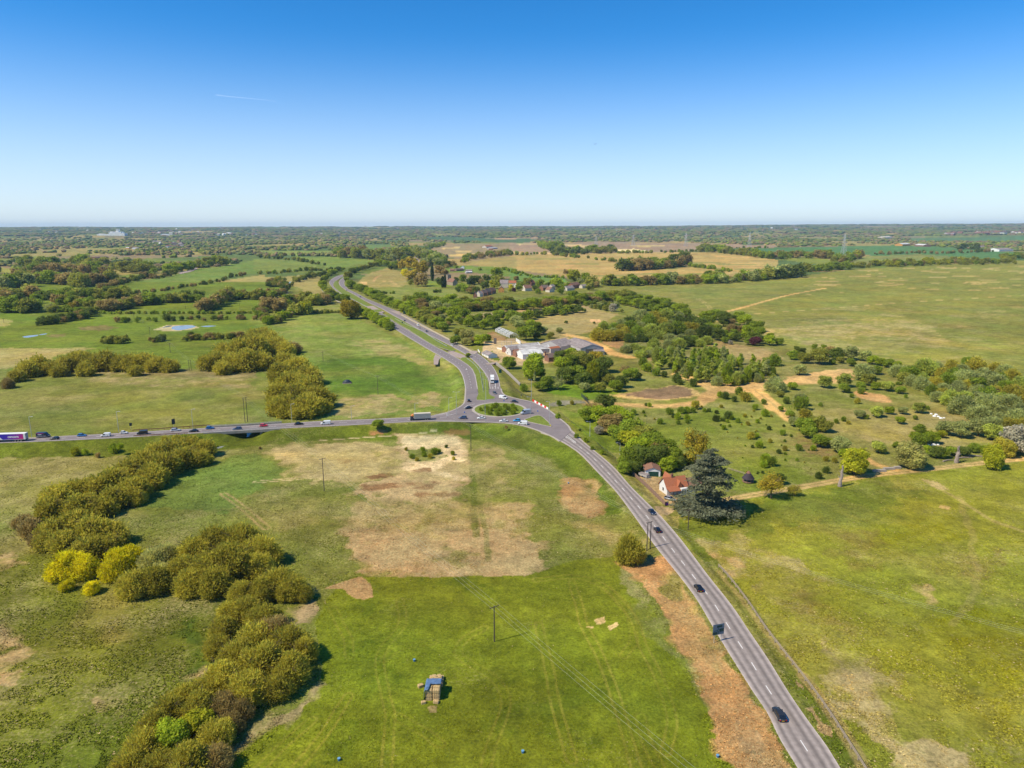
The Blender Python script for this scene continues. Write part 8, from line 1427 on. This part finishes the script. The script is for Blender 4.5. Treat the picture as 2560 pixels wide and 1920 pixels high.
# hedgerows of the middle and far distance: (sheet, polyline, n, r px, colours, label place)
HR = [('a', [(0, 890), (120, 900), (240, 905), (330, 890)], 8, 14, ['dark', 'green', 'olive'], 'by the left lane'), ('a', [(400, 900), (620, 900), (850, 908)], 12, 6, ['olive', 'green'], 'of the lane hedge'), ('a', [(300, 790), (500, 790), (760, 780), (1100, 770)], 24, 10, ['green', 'olive', 'green', 'dark'], 'beyond the pond field'),
      ('a', [(480, 830), (700, 850), (860, 850)], 12, 9, ['olive', 'brown', 'green'], 'around the far paddock'), ('a', [(860, 880), (960, 890), (1060, 870), (1180, 850), (1240, 820)], 14, 10, ['brown', 'brown', 'olive'], 'of the brown thicket'), ('a', [(1250, 840), (1350, 825), (1500, 815), (1650, 810), (1750, 805)], 16, 11, ['olive', 'dark', 'green'], 'behind the small paddocks'),
      ('a', [(1740, 890), (1830, 870), (1920, 820), (1990, 790)], 9, 12, ['brown', 'olive'], 'between the small paddocks'), ('a', [(1930, 785), (2050, 785), (2212, 785), (2400, 780)], 12, 9, ['olive', 'green', 'brown'], 'above the small paddocks'), ('a', [(880, 915), (1200, 915), (1500, 915), (1800, 915), (2212, 912), (2400, 910)], 44, 4, ['bright', 'green', 'olive'], 'of the long low field hedge'),
      ('a', [(330, 1010), (450, 1000), (600, 970), (720, 955), (830, 920)], 15, 8, ['dark', 'dark', 'brown'], 'of the dark curved hedge'), ('a', [(880, 1165), (950, 1168), (1080, 1165)], 5, 7, ['dark', 'olive'], 'of the short dark clump'), ('a', [(1290, 1158), (1420, 1152)], 3, 6, ['dark', 'brown'], 'near the green strip pole'), ('a', [(1600, 1145), (1750, 1138), (1950, 1130), (2150, 1125)], 11, 7, ['dark', 'brown', 'olive'], 'along the wet ditch'), ('a', [(1000, 985), (1500, 975), (1690, 968), (1740, 970), (2020, 962), (2060, 965), (2180, 958), (2300, 955)], 11, 6, ['dark', 'green', 'brown'], 'dotted beyond the pond'),
      ('a', [(200, 640), (350, 650), (500, 650), (700, 680), (980, 640)], 18, 12, ['olive', 'brown', 'brown', 'green'], 'of the brown copse'), ('a', [(150, 600), (300, 580), (480, 570), (700, 570), (950, 590)], 17, 11, ['olive', 'brown', 'green', 'brown'], 'behind the brown copse'), ('a', [(0, 700), (60, 700), (130, 680), (250, 680)], 7, 12, ['sage', 'green', 'dark'], 'by the light field'), ('a', [(0, 800), (100, 800), (250, 780), (300, 790)], 7, 13, ['brown', 'olive'], 'left of the long thicket'),
      ('a', [(1050, 770), (1200, 740), (1400, 720), (1560, 690), (1780, 660), (1930, 630), (2000, 600), (2140, 580)], 30, 5, ['dark', 'brown', 'olive'], 'of the winding stream hedge'), ('a', [(860, 700), (980, 680), (1200, 620), (1400, 600), (1520, 570)], 18, 6, ['olive', 'dark', 'brown'], 'along the railway'), ('a', [(190, 500), (350, 500), (530, 505)], 9, 9, ['green', 'olive'], 'of the far field row'), ('a', [(640, 500), (760, 500), (920, 510), (1100, 560), (1330, 560)], 14, 10, ['green', 'olive', 'olive'], 'below the far river farm'), ('a', [(1450, 560), (1560, 540), (1650, 530), (1720, 510), (1980, 500)], 10, 9, ['olive', 'green', 'bright'], 'beside the railway curve'),
      ('b', [(0, 780), (100, 775), (240, 760), (260, 700), (200, 670), (90, 690)], 16, 9, ['olive', 'dark', 'brown'], 'around the river bend'), ('b', [(300, 690), (340, 640), (480, 605), (640, 575)], 9, 6, ['olive', 'dark'], 'along the river'), ('b', [(240, 860), (350, 830), (480, 835), (600, 830), (640, 800)], 13, 12, ['brown', 'olive', 'green'], 'of the thicket below the river'), ('b', [(100, 890), (190, 890), (240, 880)], 4, 13, ['brown', 'olive'], 'left of the yellow willows'), ('b', [(310, 915), (360, 920), (430, 915)], 4, 13, ['lime', 'olive', 'lime'], 'of the yellow green clump'), ('b', [(450, 908), (600, 910), (730, 905)], 12, 5, ['dark', 'olive'], 'of the low meadow hedge'), ('b', [(60, 1000), (120, 1010), (200, 990), (260, 960), (300, 945)], 9, 12, ['olive', 'bright', 'brown'], 'above the middle willows'), ('b', [(0, 900), (100, 905), (0, 940), (100, 950)], 6, 7, ['olive', 'green'], 'behind the long meadow row'),
      ('b', [(0, 568), (200, 570), (240, 555), (420, 545), (660, 540)], 18, 5, ['dark', 'olive', 'green'], 'of the low river meadow hedge'), ('b', [(180, 410), (400, 415), (690, 408)], 16, 4, ['dark', 'brown'], 'between the two far meadows'), ('b', [(30, 430), (200, 440), (340, 455), (480, 480), (600, 500)], 14, 5, ['olive', 'dark'], 'across the far meadow'), ('b', [(700, 425), (780, 425), (900, 435), (1050, 440), (1160, 450), (1290, 455)], 20, 12, ['olive', 'sage', 'brown', 'green'], 'of the poplar wood'), ('b', [(1160, 530), (1180, 520), (1220, 530)], 3, 9, ['dark', 'green'], 'at the edge of the bend wood'),
      ('b', [(1280, 450), (1320, 440), (1370, 400), (1440, 440), (1530, 460), (1640, 480)], 16, 10, ['sage', 'green', 'olive'], 'around the far road'), ('b', [(1440, 500), (1560, 500), (1640, 520), (1700, 510)], 9, 8, ['sage', 'brown', 'dark'], 'behind the churchyard'), ('b', [(1400, 380), (1500, 355), (1600, 330), (1640, 320)], 12, 5, ['green', 'bright'], 'lining the distant road'), ('b', [(1780, 470), (1850, 440), (2000, 425), (2100, 415), (2212, 405)], 16, 6, ['green', 'olive', 'brown'], 'of the stubble field edge'), ('b', [(2120, 525), (2212, 560), (2300, 590)], 8, 4, ['bright', 'green'], 'of the pasture hedge'), ('b', [(1040, 740), (1120, 740), (1200, 738)], 6, 4, ['dark', 'green'], 'in the churchyard meadow'), ('b', [(1520, 735), (1590, 733)], 3, 4, ['dark', 'green'], 'beside the churchyard meadow'),
      ('c', [(0, 545), (100, 575), (180, 600), (300, 600), (450, 610)], 18, 4, ['bright', 'green'], 'of the hedge above the village'), ('c', [(950, 535), (1100, 535), (1300, 520), (1450, 505), (1520, 490)], 26, 12, ['green', 'olive', 'brown', 'dark'], 'of the copse in the stubble field'), ('c', [(1530, 505), (1650, 520), (1765, 530)], 13, 5, ['bright', 'green'], 'of the clipped hedge by the copse'), ('c', [(1815, 545), (1900, 550)], 5, 5, ['bright', 'green'], 'of the short clipped hedge'), ('c', [(770, 665), (900, 668), (1050, 665), (1200, 660), (1400, 655), (1600, 650), (1750, 645), (1900, 640), (2100, 625), (2212, 615)], 44, 11, ['green', 'olive', 'bright', 'brown', 'sage'], 'of the belt along the big field'),
      ('c', [(1680, 600), (1750, 605), (1830, 610)], 4, 10, ['dark', 'green', 'sage'], 'with the dead pale tree'), ('c', [(340, 395), (430, 400), (560, 395), (700, 390), (880, 388)], 20, 8, ['green', 'olive', 'dark'], 'of the hedge below the brown field'), ('c', [(350, 405), (480, 425), (600, 430)], 9, 5, ['green', 'olive'], 'slanting into the stubble'), ('c', [(740, 450), (850, 460), (920, 470), (660, 440)], 8, 5, ['green', 'olive'], 'dotted in the stubble'), ('c', [(900, 390), (1050, 390), (1200, 388)], 12, 4, ['green', 'olive'], 'beside the pale strip'), ('c', [(1280, 385), (1400, 382), (1500, 378), (1600, 375)], 12, 3, ['green', 'dark'], 'below the brown field'), ('c', [(1620, 375), (1800, 385), (1950, 400), (2100, 420), (2250, 440)], 24, 8, ['green', 'olive', 'bright'], 'of the slanting hedge'), ('c', [(1800, 352), (2000, 352), (2212, 345)], 14, 3, ['green', 'dark'], 'of the straight far hedge'), ('c', [(0, 405), (80, 412), (120, 405), (300, 400)], 8, 5, ['green', 'olive', 'lime'], 'left of the pale patch'), ('c', [(250, 350), (330, 365), (430, 360)], 9, 8, ['green', 'bright'], 'of the round far copse'),
      ('d', [(0, 615), (120, 608), (250, 595), (280, 570)], 10, 15, ['olive', 'green', 'dark', 'sage'], 'of the corner copse'), ('d', [(250, 560), (350, 550), (480, 545), (560, 535), (680, 530)], 14, 9, ['olive', 'green'], 'beyond the corner copse'), ('d', [(700, 520), (800, 515), (950, 505), (1100, 500), (1230, 495), (1400, 490), (1600, 485), (1800, 485), (1950, 480), (2130, 475)], 46, 7, ['olive', 'lime', 'brown', 'green', 'olive'], 'of the long far field hedge'), ('d', [(2000, 445), (2100, 440), (2212, 435)], 8, 6, ['olive', 'green'], 'at the right far edge'), ('d', [(0, 435), (150, 435), (350, 430), (480, 430), (560, 440)], 20, 8, ['olive', 'brown', 'green'], 'at the foot of the pylon'), ('d', [(560, 465), (620, 470), (680, 465), (790, 430)], 8, 10, ['brown', 'olive', 'green', 'lime'], 'beside the pylon'), ('d', [(910, 402), (970, 402), (1010, 400), (1090, 398), (1200, 392), (1370, 392)], 14, 4, ['dark', 'brown'], 'of the dark field divide'), ('d', [(1410, 395), (1550, 398), (1700, 385), (1960, 378)], 15, 4, ['dark', 'brown'], 'of the dark field divide further on'), ('d', [(1640, 352), (1700, 355), (1830, 357)], 9, 6, ['dark'], 'of the dark fir block')]
HR = HR+[('h', [(1100, 5), (1160, 8)], 2, 5, ['green'], 'near the dirt heap')]
for k, L, n, r, fl, wh in HR:
    P = q(k, *L)
    if r > 5: n, r = int(n*(2.0 if k in 'ab' else 1.5)), r*(1.28 if k == 'a' else 1.18)
    else: n = int(n*1.5)
    pts = rowpts(P, n, r, .8, fl, 2.6 if r > 6 else 1.2)
    far_ = P[0][1] < 745
    grove(pts, 'far' if (r > 5 and P[0][1] < 900) else 'bush', fl, 'tree' if r > 5 else 'bush', wh, 'trees and bushes '+wh, P[0], 'its left hand end' if P[0][0] < P[-1][0] else 'its near end')
grove([(90, 748, 14, 'green'), (32, 752, 16, 'green'), (55, 770, 12, 'dark'), (80, 758, 14, 'olive'), (125, 770, 12, 'sage'), (182, 765, 10, 'gold'), (10, 765, 12, 'dark'), (330, 673, 14, 'olive'), (350, 660, 16, 'olive'), (372, 672, 14, 'olive'), (448, 665, 10, 'lime'), (655, 778, 14, 'brown')], 'far', ['green'], 'tree', 'standing clear in the left distance', 'lone trees of the left distance', (0, 760), 'the photo edge')
at_px(944, 1058, 15, 'big', 'green', 'lone dark green bush on the bank beside the main road', base=1068, top=1046, name='bush')
grove([(190, 1128, 14, 'lime'), (285, 1122, 14, 'bright'), (300, 1115, 10, 'bright'), (215, 1130, 10, 'bright'), (415, 1100, 12, 'olive'), (445, 1098, 14, 'olive'), (465, 1095, 10, 'bright'), (500, 1100, 12, 'green'), (530, 1112, 9, 'green'), (245, 1138, 8, 'brown')], 'shrub', ['green'], 'shrub', 'on the embankment', 'shrubs on the main road embankment', (520, 1100), 'the bridge')
grove([(1058, 1123, 7, 'bright'), (1098, 1128, 6, 'green'), (1060, 1135, 8, 'bright'), (1085, 1128, 10, 'green'), (1030, 1140, 8, 'green'), (1115, 1116, 5, 'dark'), (1132, 1132, 7, 'bright'), (1134, 1146, 5, 'olive'), (1042, 1148, 6, 'olive'), (1015, 1122, 5, 'olive'), (1075, 1140, 7, 'olive'), (1266, 1068, 5, 'brown'), (1450, 1075, 4, 'dark'), (650, 1120, 4, 'brown'), (1395, 1040, 8, 'green'), (1440, 1090, 7, 'green'), (1465, 1100, 7, 'bright'), (1480, 1120, 6, 'green'), (1505, 1130, 7, 'bright')], 'shrub', ['green'], 'shrub', 'on the pale rough patch or roadside', 'shrubs on the pale rough patch and verge', (1100, 1130), 'the middle of the pale patch')
grove([(1248+math.cos(i*2.4)*13*math.sqrt(i)*.85, 1023+math.sin(i*2.4)*3.4*math.sqrt(i)*.8, TR.uniform(5.5, 9)) for i in range(20)], 'shrub', ['bright', 'green', 'green'], 'shrub', 'planted on the island', 'shrubs planted on the roundabout island', (1250, 1024), 'the island centre')
def build_trees():
    by = {}; rest = []
    for r_ in REC: by.setdefault(r_[0], []).append(r_)
    for nm, L_ in by.items():
        L_.sort(key=lambda a: -a[1]); rest += L_[295:]
        for r_ in L_[:295]: build_tree(*r_)
    V = []; Cc = []; MI = []; fols = sorted({r_[7] for r_ in rest}); cache = {}
    for r_ in rest:                                  # the smallest ones, beyond 300 of their kind, as one mass
        me = r_[2][0]; P, h, r, rz = r_[3], r_[4], r_[5], r_[11]
        if me.name not in cache:
            v = np.empty(len(me.vertices)*3, np.float32); me.vertices.foreach_get('co', v); cc = np.empty(len(me.vertices)*4, np.float32); me.color_attributes['var'].data.foreach_get('color', cc); cache[me.name] = (v.reshape(-1, 3), cc.reshape(-1, 4))
        v, cc = cache[me.name]; v = v*np.array([r/r_[2][3], r/r_[2][3], h/r_[2][2]]); ca, sa = math.cos(rz), math.sin(rz)
        V.append(np.stack([v[:, 0]*ca-v[:, 1]*sa+P[0], v[:, 0]*sa+v[:, 1]*ca+P[1], v[:, 2]+P[2]], 1)); Cc.append(cc); MI.append(np.full(len(v)//4, fols.index(r_[7])))
    if rest:
        V = np.vstack(V); me = mesh_np('distant_hedgerows', V, np.arange(len(V)).reshape(-1, 4), cols={'var': np.vstack(Cc)}, mi=np.concatenate(MI)); o = obj('distant_hedgerows', me, None, [LM[f] for f in fols]); tag(o, 'small trees and hedges of the farther fields', 'hedgerow', kind='stuff')
build_trees(); print('TREES', CNT)
# ------------------------------------------------------------------ far woods, one mass per region
ico_v = None
def ico(sub):
    bm_ = bmesh.new(); bmesh.ops.create_icosphere(bm_, subdivisions=sub, radius=1); V = np.array([v.co[:] for v in bm_.verts]); Fc = np.array([[v.index for v in f.verts] for f in bm_.faces]); bm_.free(); return V, Fc
WM = bpy.data.materials.new('far_wood_foliage'); WM.use_nodes = True; b_ = WM.node_tree.nodes['Principled BSDF']; b_.inputs['Roughness'].default_value = 1; b_.inputs['Specular IOR Level'].default_value = 0
a_ = WM.node_tree.nodes.new('ShaderNodeAttribute'); a_.attribute_name = 'var'; WM.node_tree.links.new(a_.outputs['Color'], b_.inputs['Base Color'])
FIELDS = [
 ('a', [(190, 425), (300, 412), (490, 418), (470, 448), (250, 450)]), ('a', [(100, 505), (500, 500), (730, 512), (700, 540), (350, 545), (180, 525)]), ('a', [(860, 690), (1100, 640), (1500, 580), (1650, 530), (1900, 505), (2250, 440), (2250, 570), (1700, 665), (1400, 710), (1150, 745)]), ('a', [(1090, 432), (1300, 432), (1680, 462), (1650, 482), (1300, 478)]),
 ('a', [(1010, 570), (1230, 568), (1240, 600), (1050, 625)]), ('a', [(0, 500), (100, 525), (160, 585), (0, 600)]), ('a', [(250, 630), (400, 635), (520, 650), (500, 690), (260, 685)]), ('a', [(800, 345), (1100, 345), (1200, 360), (1150, 375), (820, 365)]), ('a', [(680, 425), (940, 412), (940, 470), (700, 475)]), ('a', [(1900, 370), (2212, 365), (2212, 385), (1900, 385)]),
 ('b', [(0, 368), (690, 368), (700, 405), (330, 415), (0, 395)]), ('b', [(300, 415), (700, 422), (1165, 458), (1100, 495), (700, 540), (500, 545), (0, 550), (0, 435)]), ('b', [(930, 315), (1180, 308), (1180, 355), (960, 368)]), ('b', [(1440, 245), (1900, 240), (2212, 248), (2212, 305), (1950, 298), (1500, 280)]), ('b', [(1480, 355), (1600, 308), (1950, 300), (2212, 290), (2212, 470), (1700, 440), (1540, 395)]), ('b', [(0, 550), (700, 540), (640, 700), (0, 800)]),
 ('c', [(-5, 245), (320, 240), (200, 270), (200, 300), (-5, 302)]), ('c', [(-5, 302), (400, 300), (1300, 300), (1750, 306), (2215, 322), (2215, 660), (-5, 660)]), ('d', [(-5, 345), (450, 332), (1060, 318), (1350, 325), (1900, 365), (2215, 375), (2215, 700), (-5, 700)]), ('d', [(1190, 256), (1500, 248), (2215, 250), (2215, 292), (1700, 294), (1250, 287)]), ('d', [(1250, 175), (1400, 172), (1400, 188), (1260, 190)])]
FP = [q(f[0], *f[1]) for f in FIELDS]+[[(1020, 600), (1060, 600), (1064, 664), (1022, 664)], [(196, 636), (276, 634), (276, 660), (196, 660)], [(2210, 590), (2240, 590), (2240, 600), (2210, 600)], [(230, 588), (316, 588), (316, 600), (230, 600)]]
PAL = np.array([(.135, .15, .03), (.10, .13, .03), (.17, .155, .045), (.165, .125, .065), (.065, .09, .03), (.15, .18, .03), (.19, .18, .055), (.19, .14, .07), (.11, .14, .045)])
def wood(name, label, y0, y1, dy, wpx, hm, sub, seed, xs_=(-260, 2820), dens=1.0, flat_=1.0, thr=.0):
    g = np.random.default_rng(seed); X = []; Y = []
    y = y1
    while y > y0: n = int((xs_[1]-xs_[0])/wpx*dens); x = g.uniform(xs_[0], xs_[1], n); X.append(x); Y.append(np.full(n, y)+g.uniform(-dy/2, dy/2, n)); y -= dy
    X = np.concatenate(X); Y = np.concatenate(Y); keep = np.ones(len(X), bool)
    for f in FP: keep &= ~in_poly(X, Y, f)
    P = flat(X, Y, 0.0); nz = fbm(P[:, 0]/420, P[:, 1]/500, 77, 3); e1, e2, rv = cells((P[:, 0]+P[:, 1]*.15)/430, P[:, 1]/620-P[:, 0]/3000); keep &= ((rv*7.3 % 1) < thr) | (nz > .55) | (e2-e1 < .055)
    X, Y, P, nz = X[keep], Y[keep], P[keep], nz[keep]; P[:, 2] = terr(P[:, 0], P[:, 1]); mp_ = proj(P)[2]/F
    V0, F0 = ico(sub); n = len(X); r = wpx*mp_*.62*g.uniform(.7, 1.35, n); h = hm*g.uniform(.6, 1.25, n)
    V = np.repeat(V0[None], n, 0)*(1+g.normal(0, .13, (n, len(V0), 1))); V[..., 0] *= r[:, None]; V[..., 1] *= (r*1.0)[:, None]*flat_; V[..., 2] = np.maximum(V[..., 2]*h[:, None]*.62+h[:, None]*.42, -1)
    V += P[:, None, :]
    ci = (fbm(P[:, 0]/400+3, P[:, 1]/600, 5, 2)*14+g.normal(0, .7, n)).astype(int) % len(PAL); c = PAL[ci]*g.uniform(.88, 1.14, n)[:, None]*1.1
    col = np.concatenate([np.repeat(c[:, None, :], len(V0), 1)*(1+g.normal(0, .12, (n, len(V0), 1))), np.ones((n, len(V0), 1))], -1)
    Fc = (F0[None]+(np.arange(n)*len(V0))[:, None, None]).reshape(-1, 3)
    o = obj(name, mesh_np(name, V.reshape(-1, 3), Fc, cols={'var': np.clip(col, .01, 1).reshape(-1, 4)}), None, WM); tag(o, label, 'woodland', kind='stuff'); print(name, n); return o
wood('far_woodland', 'mixed green and brown woodland and hedges of the left middle distance', 641, 708, 2.6, 12, 10, 2, 1, (-260, 700), .8, thr=.34)
wood('far_woodland', 'wooded belts and hedges around the far meadows', 612, 645, 2.0, 9, 11, 2, 2, (-260, 2820), 1.0, thr=.50)
wood('far_woodland', 'continuous woodland below the distant town', 597, 613, 1.3, 8, 12, 1, 3, (-260, 2820), 1.0, thr=.58)
wood('far_woodland', 'blue green woods and hedges stretching to the hills', 584, 598, .9, 9, 13, 1, 4, (-260, 2820), .9, thr=.62)
def hill_wood():
    g = np.random.default_rng(9); n = 16000; d = g.uniform(7000, 19000, n); u = g.uniform(-.9, .9, n); X = u*d; Y = d*np.ones(n); nz = fbm(X/900, Y/500, 7, 3); k = nz > .46; X, Y, d = X[k], Y[k], d[k]; n = len(X)
    Z = terr(X, Y); V0, F0 = ico(1); V = np.repeat(V0[None], n, 0)*(1+g.normal(0, .12, (n, len(V0), 1))); r = d/F*7*g.uniform(.6, 2.2, n); V[..., 0] *= r[:, None]; V[..., 1] *= (r*1.4)[:, None]; V[..., 2] *= (13*g.uniform(.7, 1.2, n))[:, None]
    V += np.stack([X, Y, Z+4], -1)[:, None, :]; c = PAL[g.integers(0, len(PAL), n)]; col = np.concatenate([np.repeat(c[:, None, :], len(V0), 1), np.ones((n, len(V0), 1))], -1); Fc = (F0[None]+(np.arange(n)*len(V0))[:, None, None]).reshape(-1, 3)
    o = obj('hill_woodland', mesh_np('hill_woodland', V.reshape(-1, 3), Fc, cols={'var': col.reshape(-1, 4)}), None, WM); tag(o, 'dark woods covering the low hills on the horizon', 'woodland', kind='stuff')
hill_wood()
def tufts():
    g = np.random.default_rng(21); n = 230000; x = g.uniform(-60, 2620, n); y = 1075+(1960-1075)*g.random(n)**.85
    P = flat(x, y, 0.0); k = np.ones(n, bool)
    k &= ~in_poly(x, y, [(1340, 1060)]+[p for p in RT_L]+[p for p in reversed(RT_R)]) & ~in_poly(x, y, q('C', (240, 560), (700, 560), (1000, 1000), (900, 1300), (560, 1180)))
    k &= y > 1112-np.clip(x-300, 0, 900)*.055; d, u, C = GRID; P = P[k]; x = x[k]; y = y[k]; n = len(P)
    r_ = np.clip(np.searchsorted(d, P[:, 1]), 0, len(d)-1); uu = P[:, 0]/(np.maximum(P[:, 1], 95)*math.cos(PITCH)+CAMH*math.sin(PITCH)); c_ = np.clip(np.searchsorted(u, uu), 0, len(u)-1); c = C[r_, c_]
    z = terr(P[:, 0], P[:, 1]); nz = fbm(P[:, 0]/5, P[:, 1]/5, 91, 3); k = nz > .45; P, c, z, n = P[k], c[k], z[k], int(k.sum()); P[:, 2] = z
    rb = (c[:, 0] > .38) & (g.random(n) < .7); s0 = np.where(rb, .5, 1.); bright = in_poly(x[k], y[k], [(480, 2200), (700, 1810), (800, 1690), (790, 1560), (880, 1445), (1540, 1390), (1700, 1630), (1880, 2200)]); s = g.uniform(.09, .24, n)*np.where(bright, .6, 1)*s0
    dry = g.random(n) < c[:, 3]*.2; rgb = np.where(dry[:, None], np.array([.46, .36, .17])*g.uniform(.7, 1.2, n)[:, None], c[:, :3]*g.uniform(.85, 1.5, n)[:, None]); V = []
    for j in range(2):
        a = g.uniform(0, 3.14, n); t = np.stack([np.cos(a), np.sin(a), a*0], 1)*s[:, None]; up = np.stack([g.normal(0, .5, n)*s, g.normal(0, .5, n)*s, s*g.uniform(.4, .8, n)], 1); V.append(np.stack([P-t*.7, P+t*.7, P+t+up, P-t+up], 1))
    V = np.stack(V, 1).reshape(-1, 3); col = np.repeat(np.c_[rgb, np.ones(n)], 8, 0); o = obj('grass_tufts', mesh_np('grass_tufts', V, np.arange(len(V)).reshape(-1, 4), cols={'var': col}), None, WM); tag(o, 'rough grass tufts over the near fields', 'grass', kind='stuff')
tufts()
# ------------------------------------------------------------------ air
hz = MB().box(-47000, 47000, -1500, 36000, -40, 330).build('haze', None) if False else None
me = MB().box(-33000, 33000, -1500, 24000, -30, 240).mesh('haze'); hz = obj('haze', me); m = bpy.data.materials.new('haze_air'); m.use_nodes = True; n = m.node_tree; n.nodes.clear(); o_ = n.nodes.new('ShaderNodeOutputMaterial'); pv_ = n.nodes.new('ShaderNodeVolumePrincipled')
pv_.inputs['Color'].default_value = (.48, .74, 1.0, 1); pv_.inputs['Density'].default_value = 3.3e-5; pv_.inputs['Anisotropy'].default_value = 0.0; n.links.new(pv_.outputs[0], o_.inputs['Volume']); me.materials.append(m); tag(hz, kind='stuff')
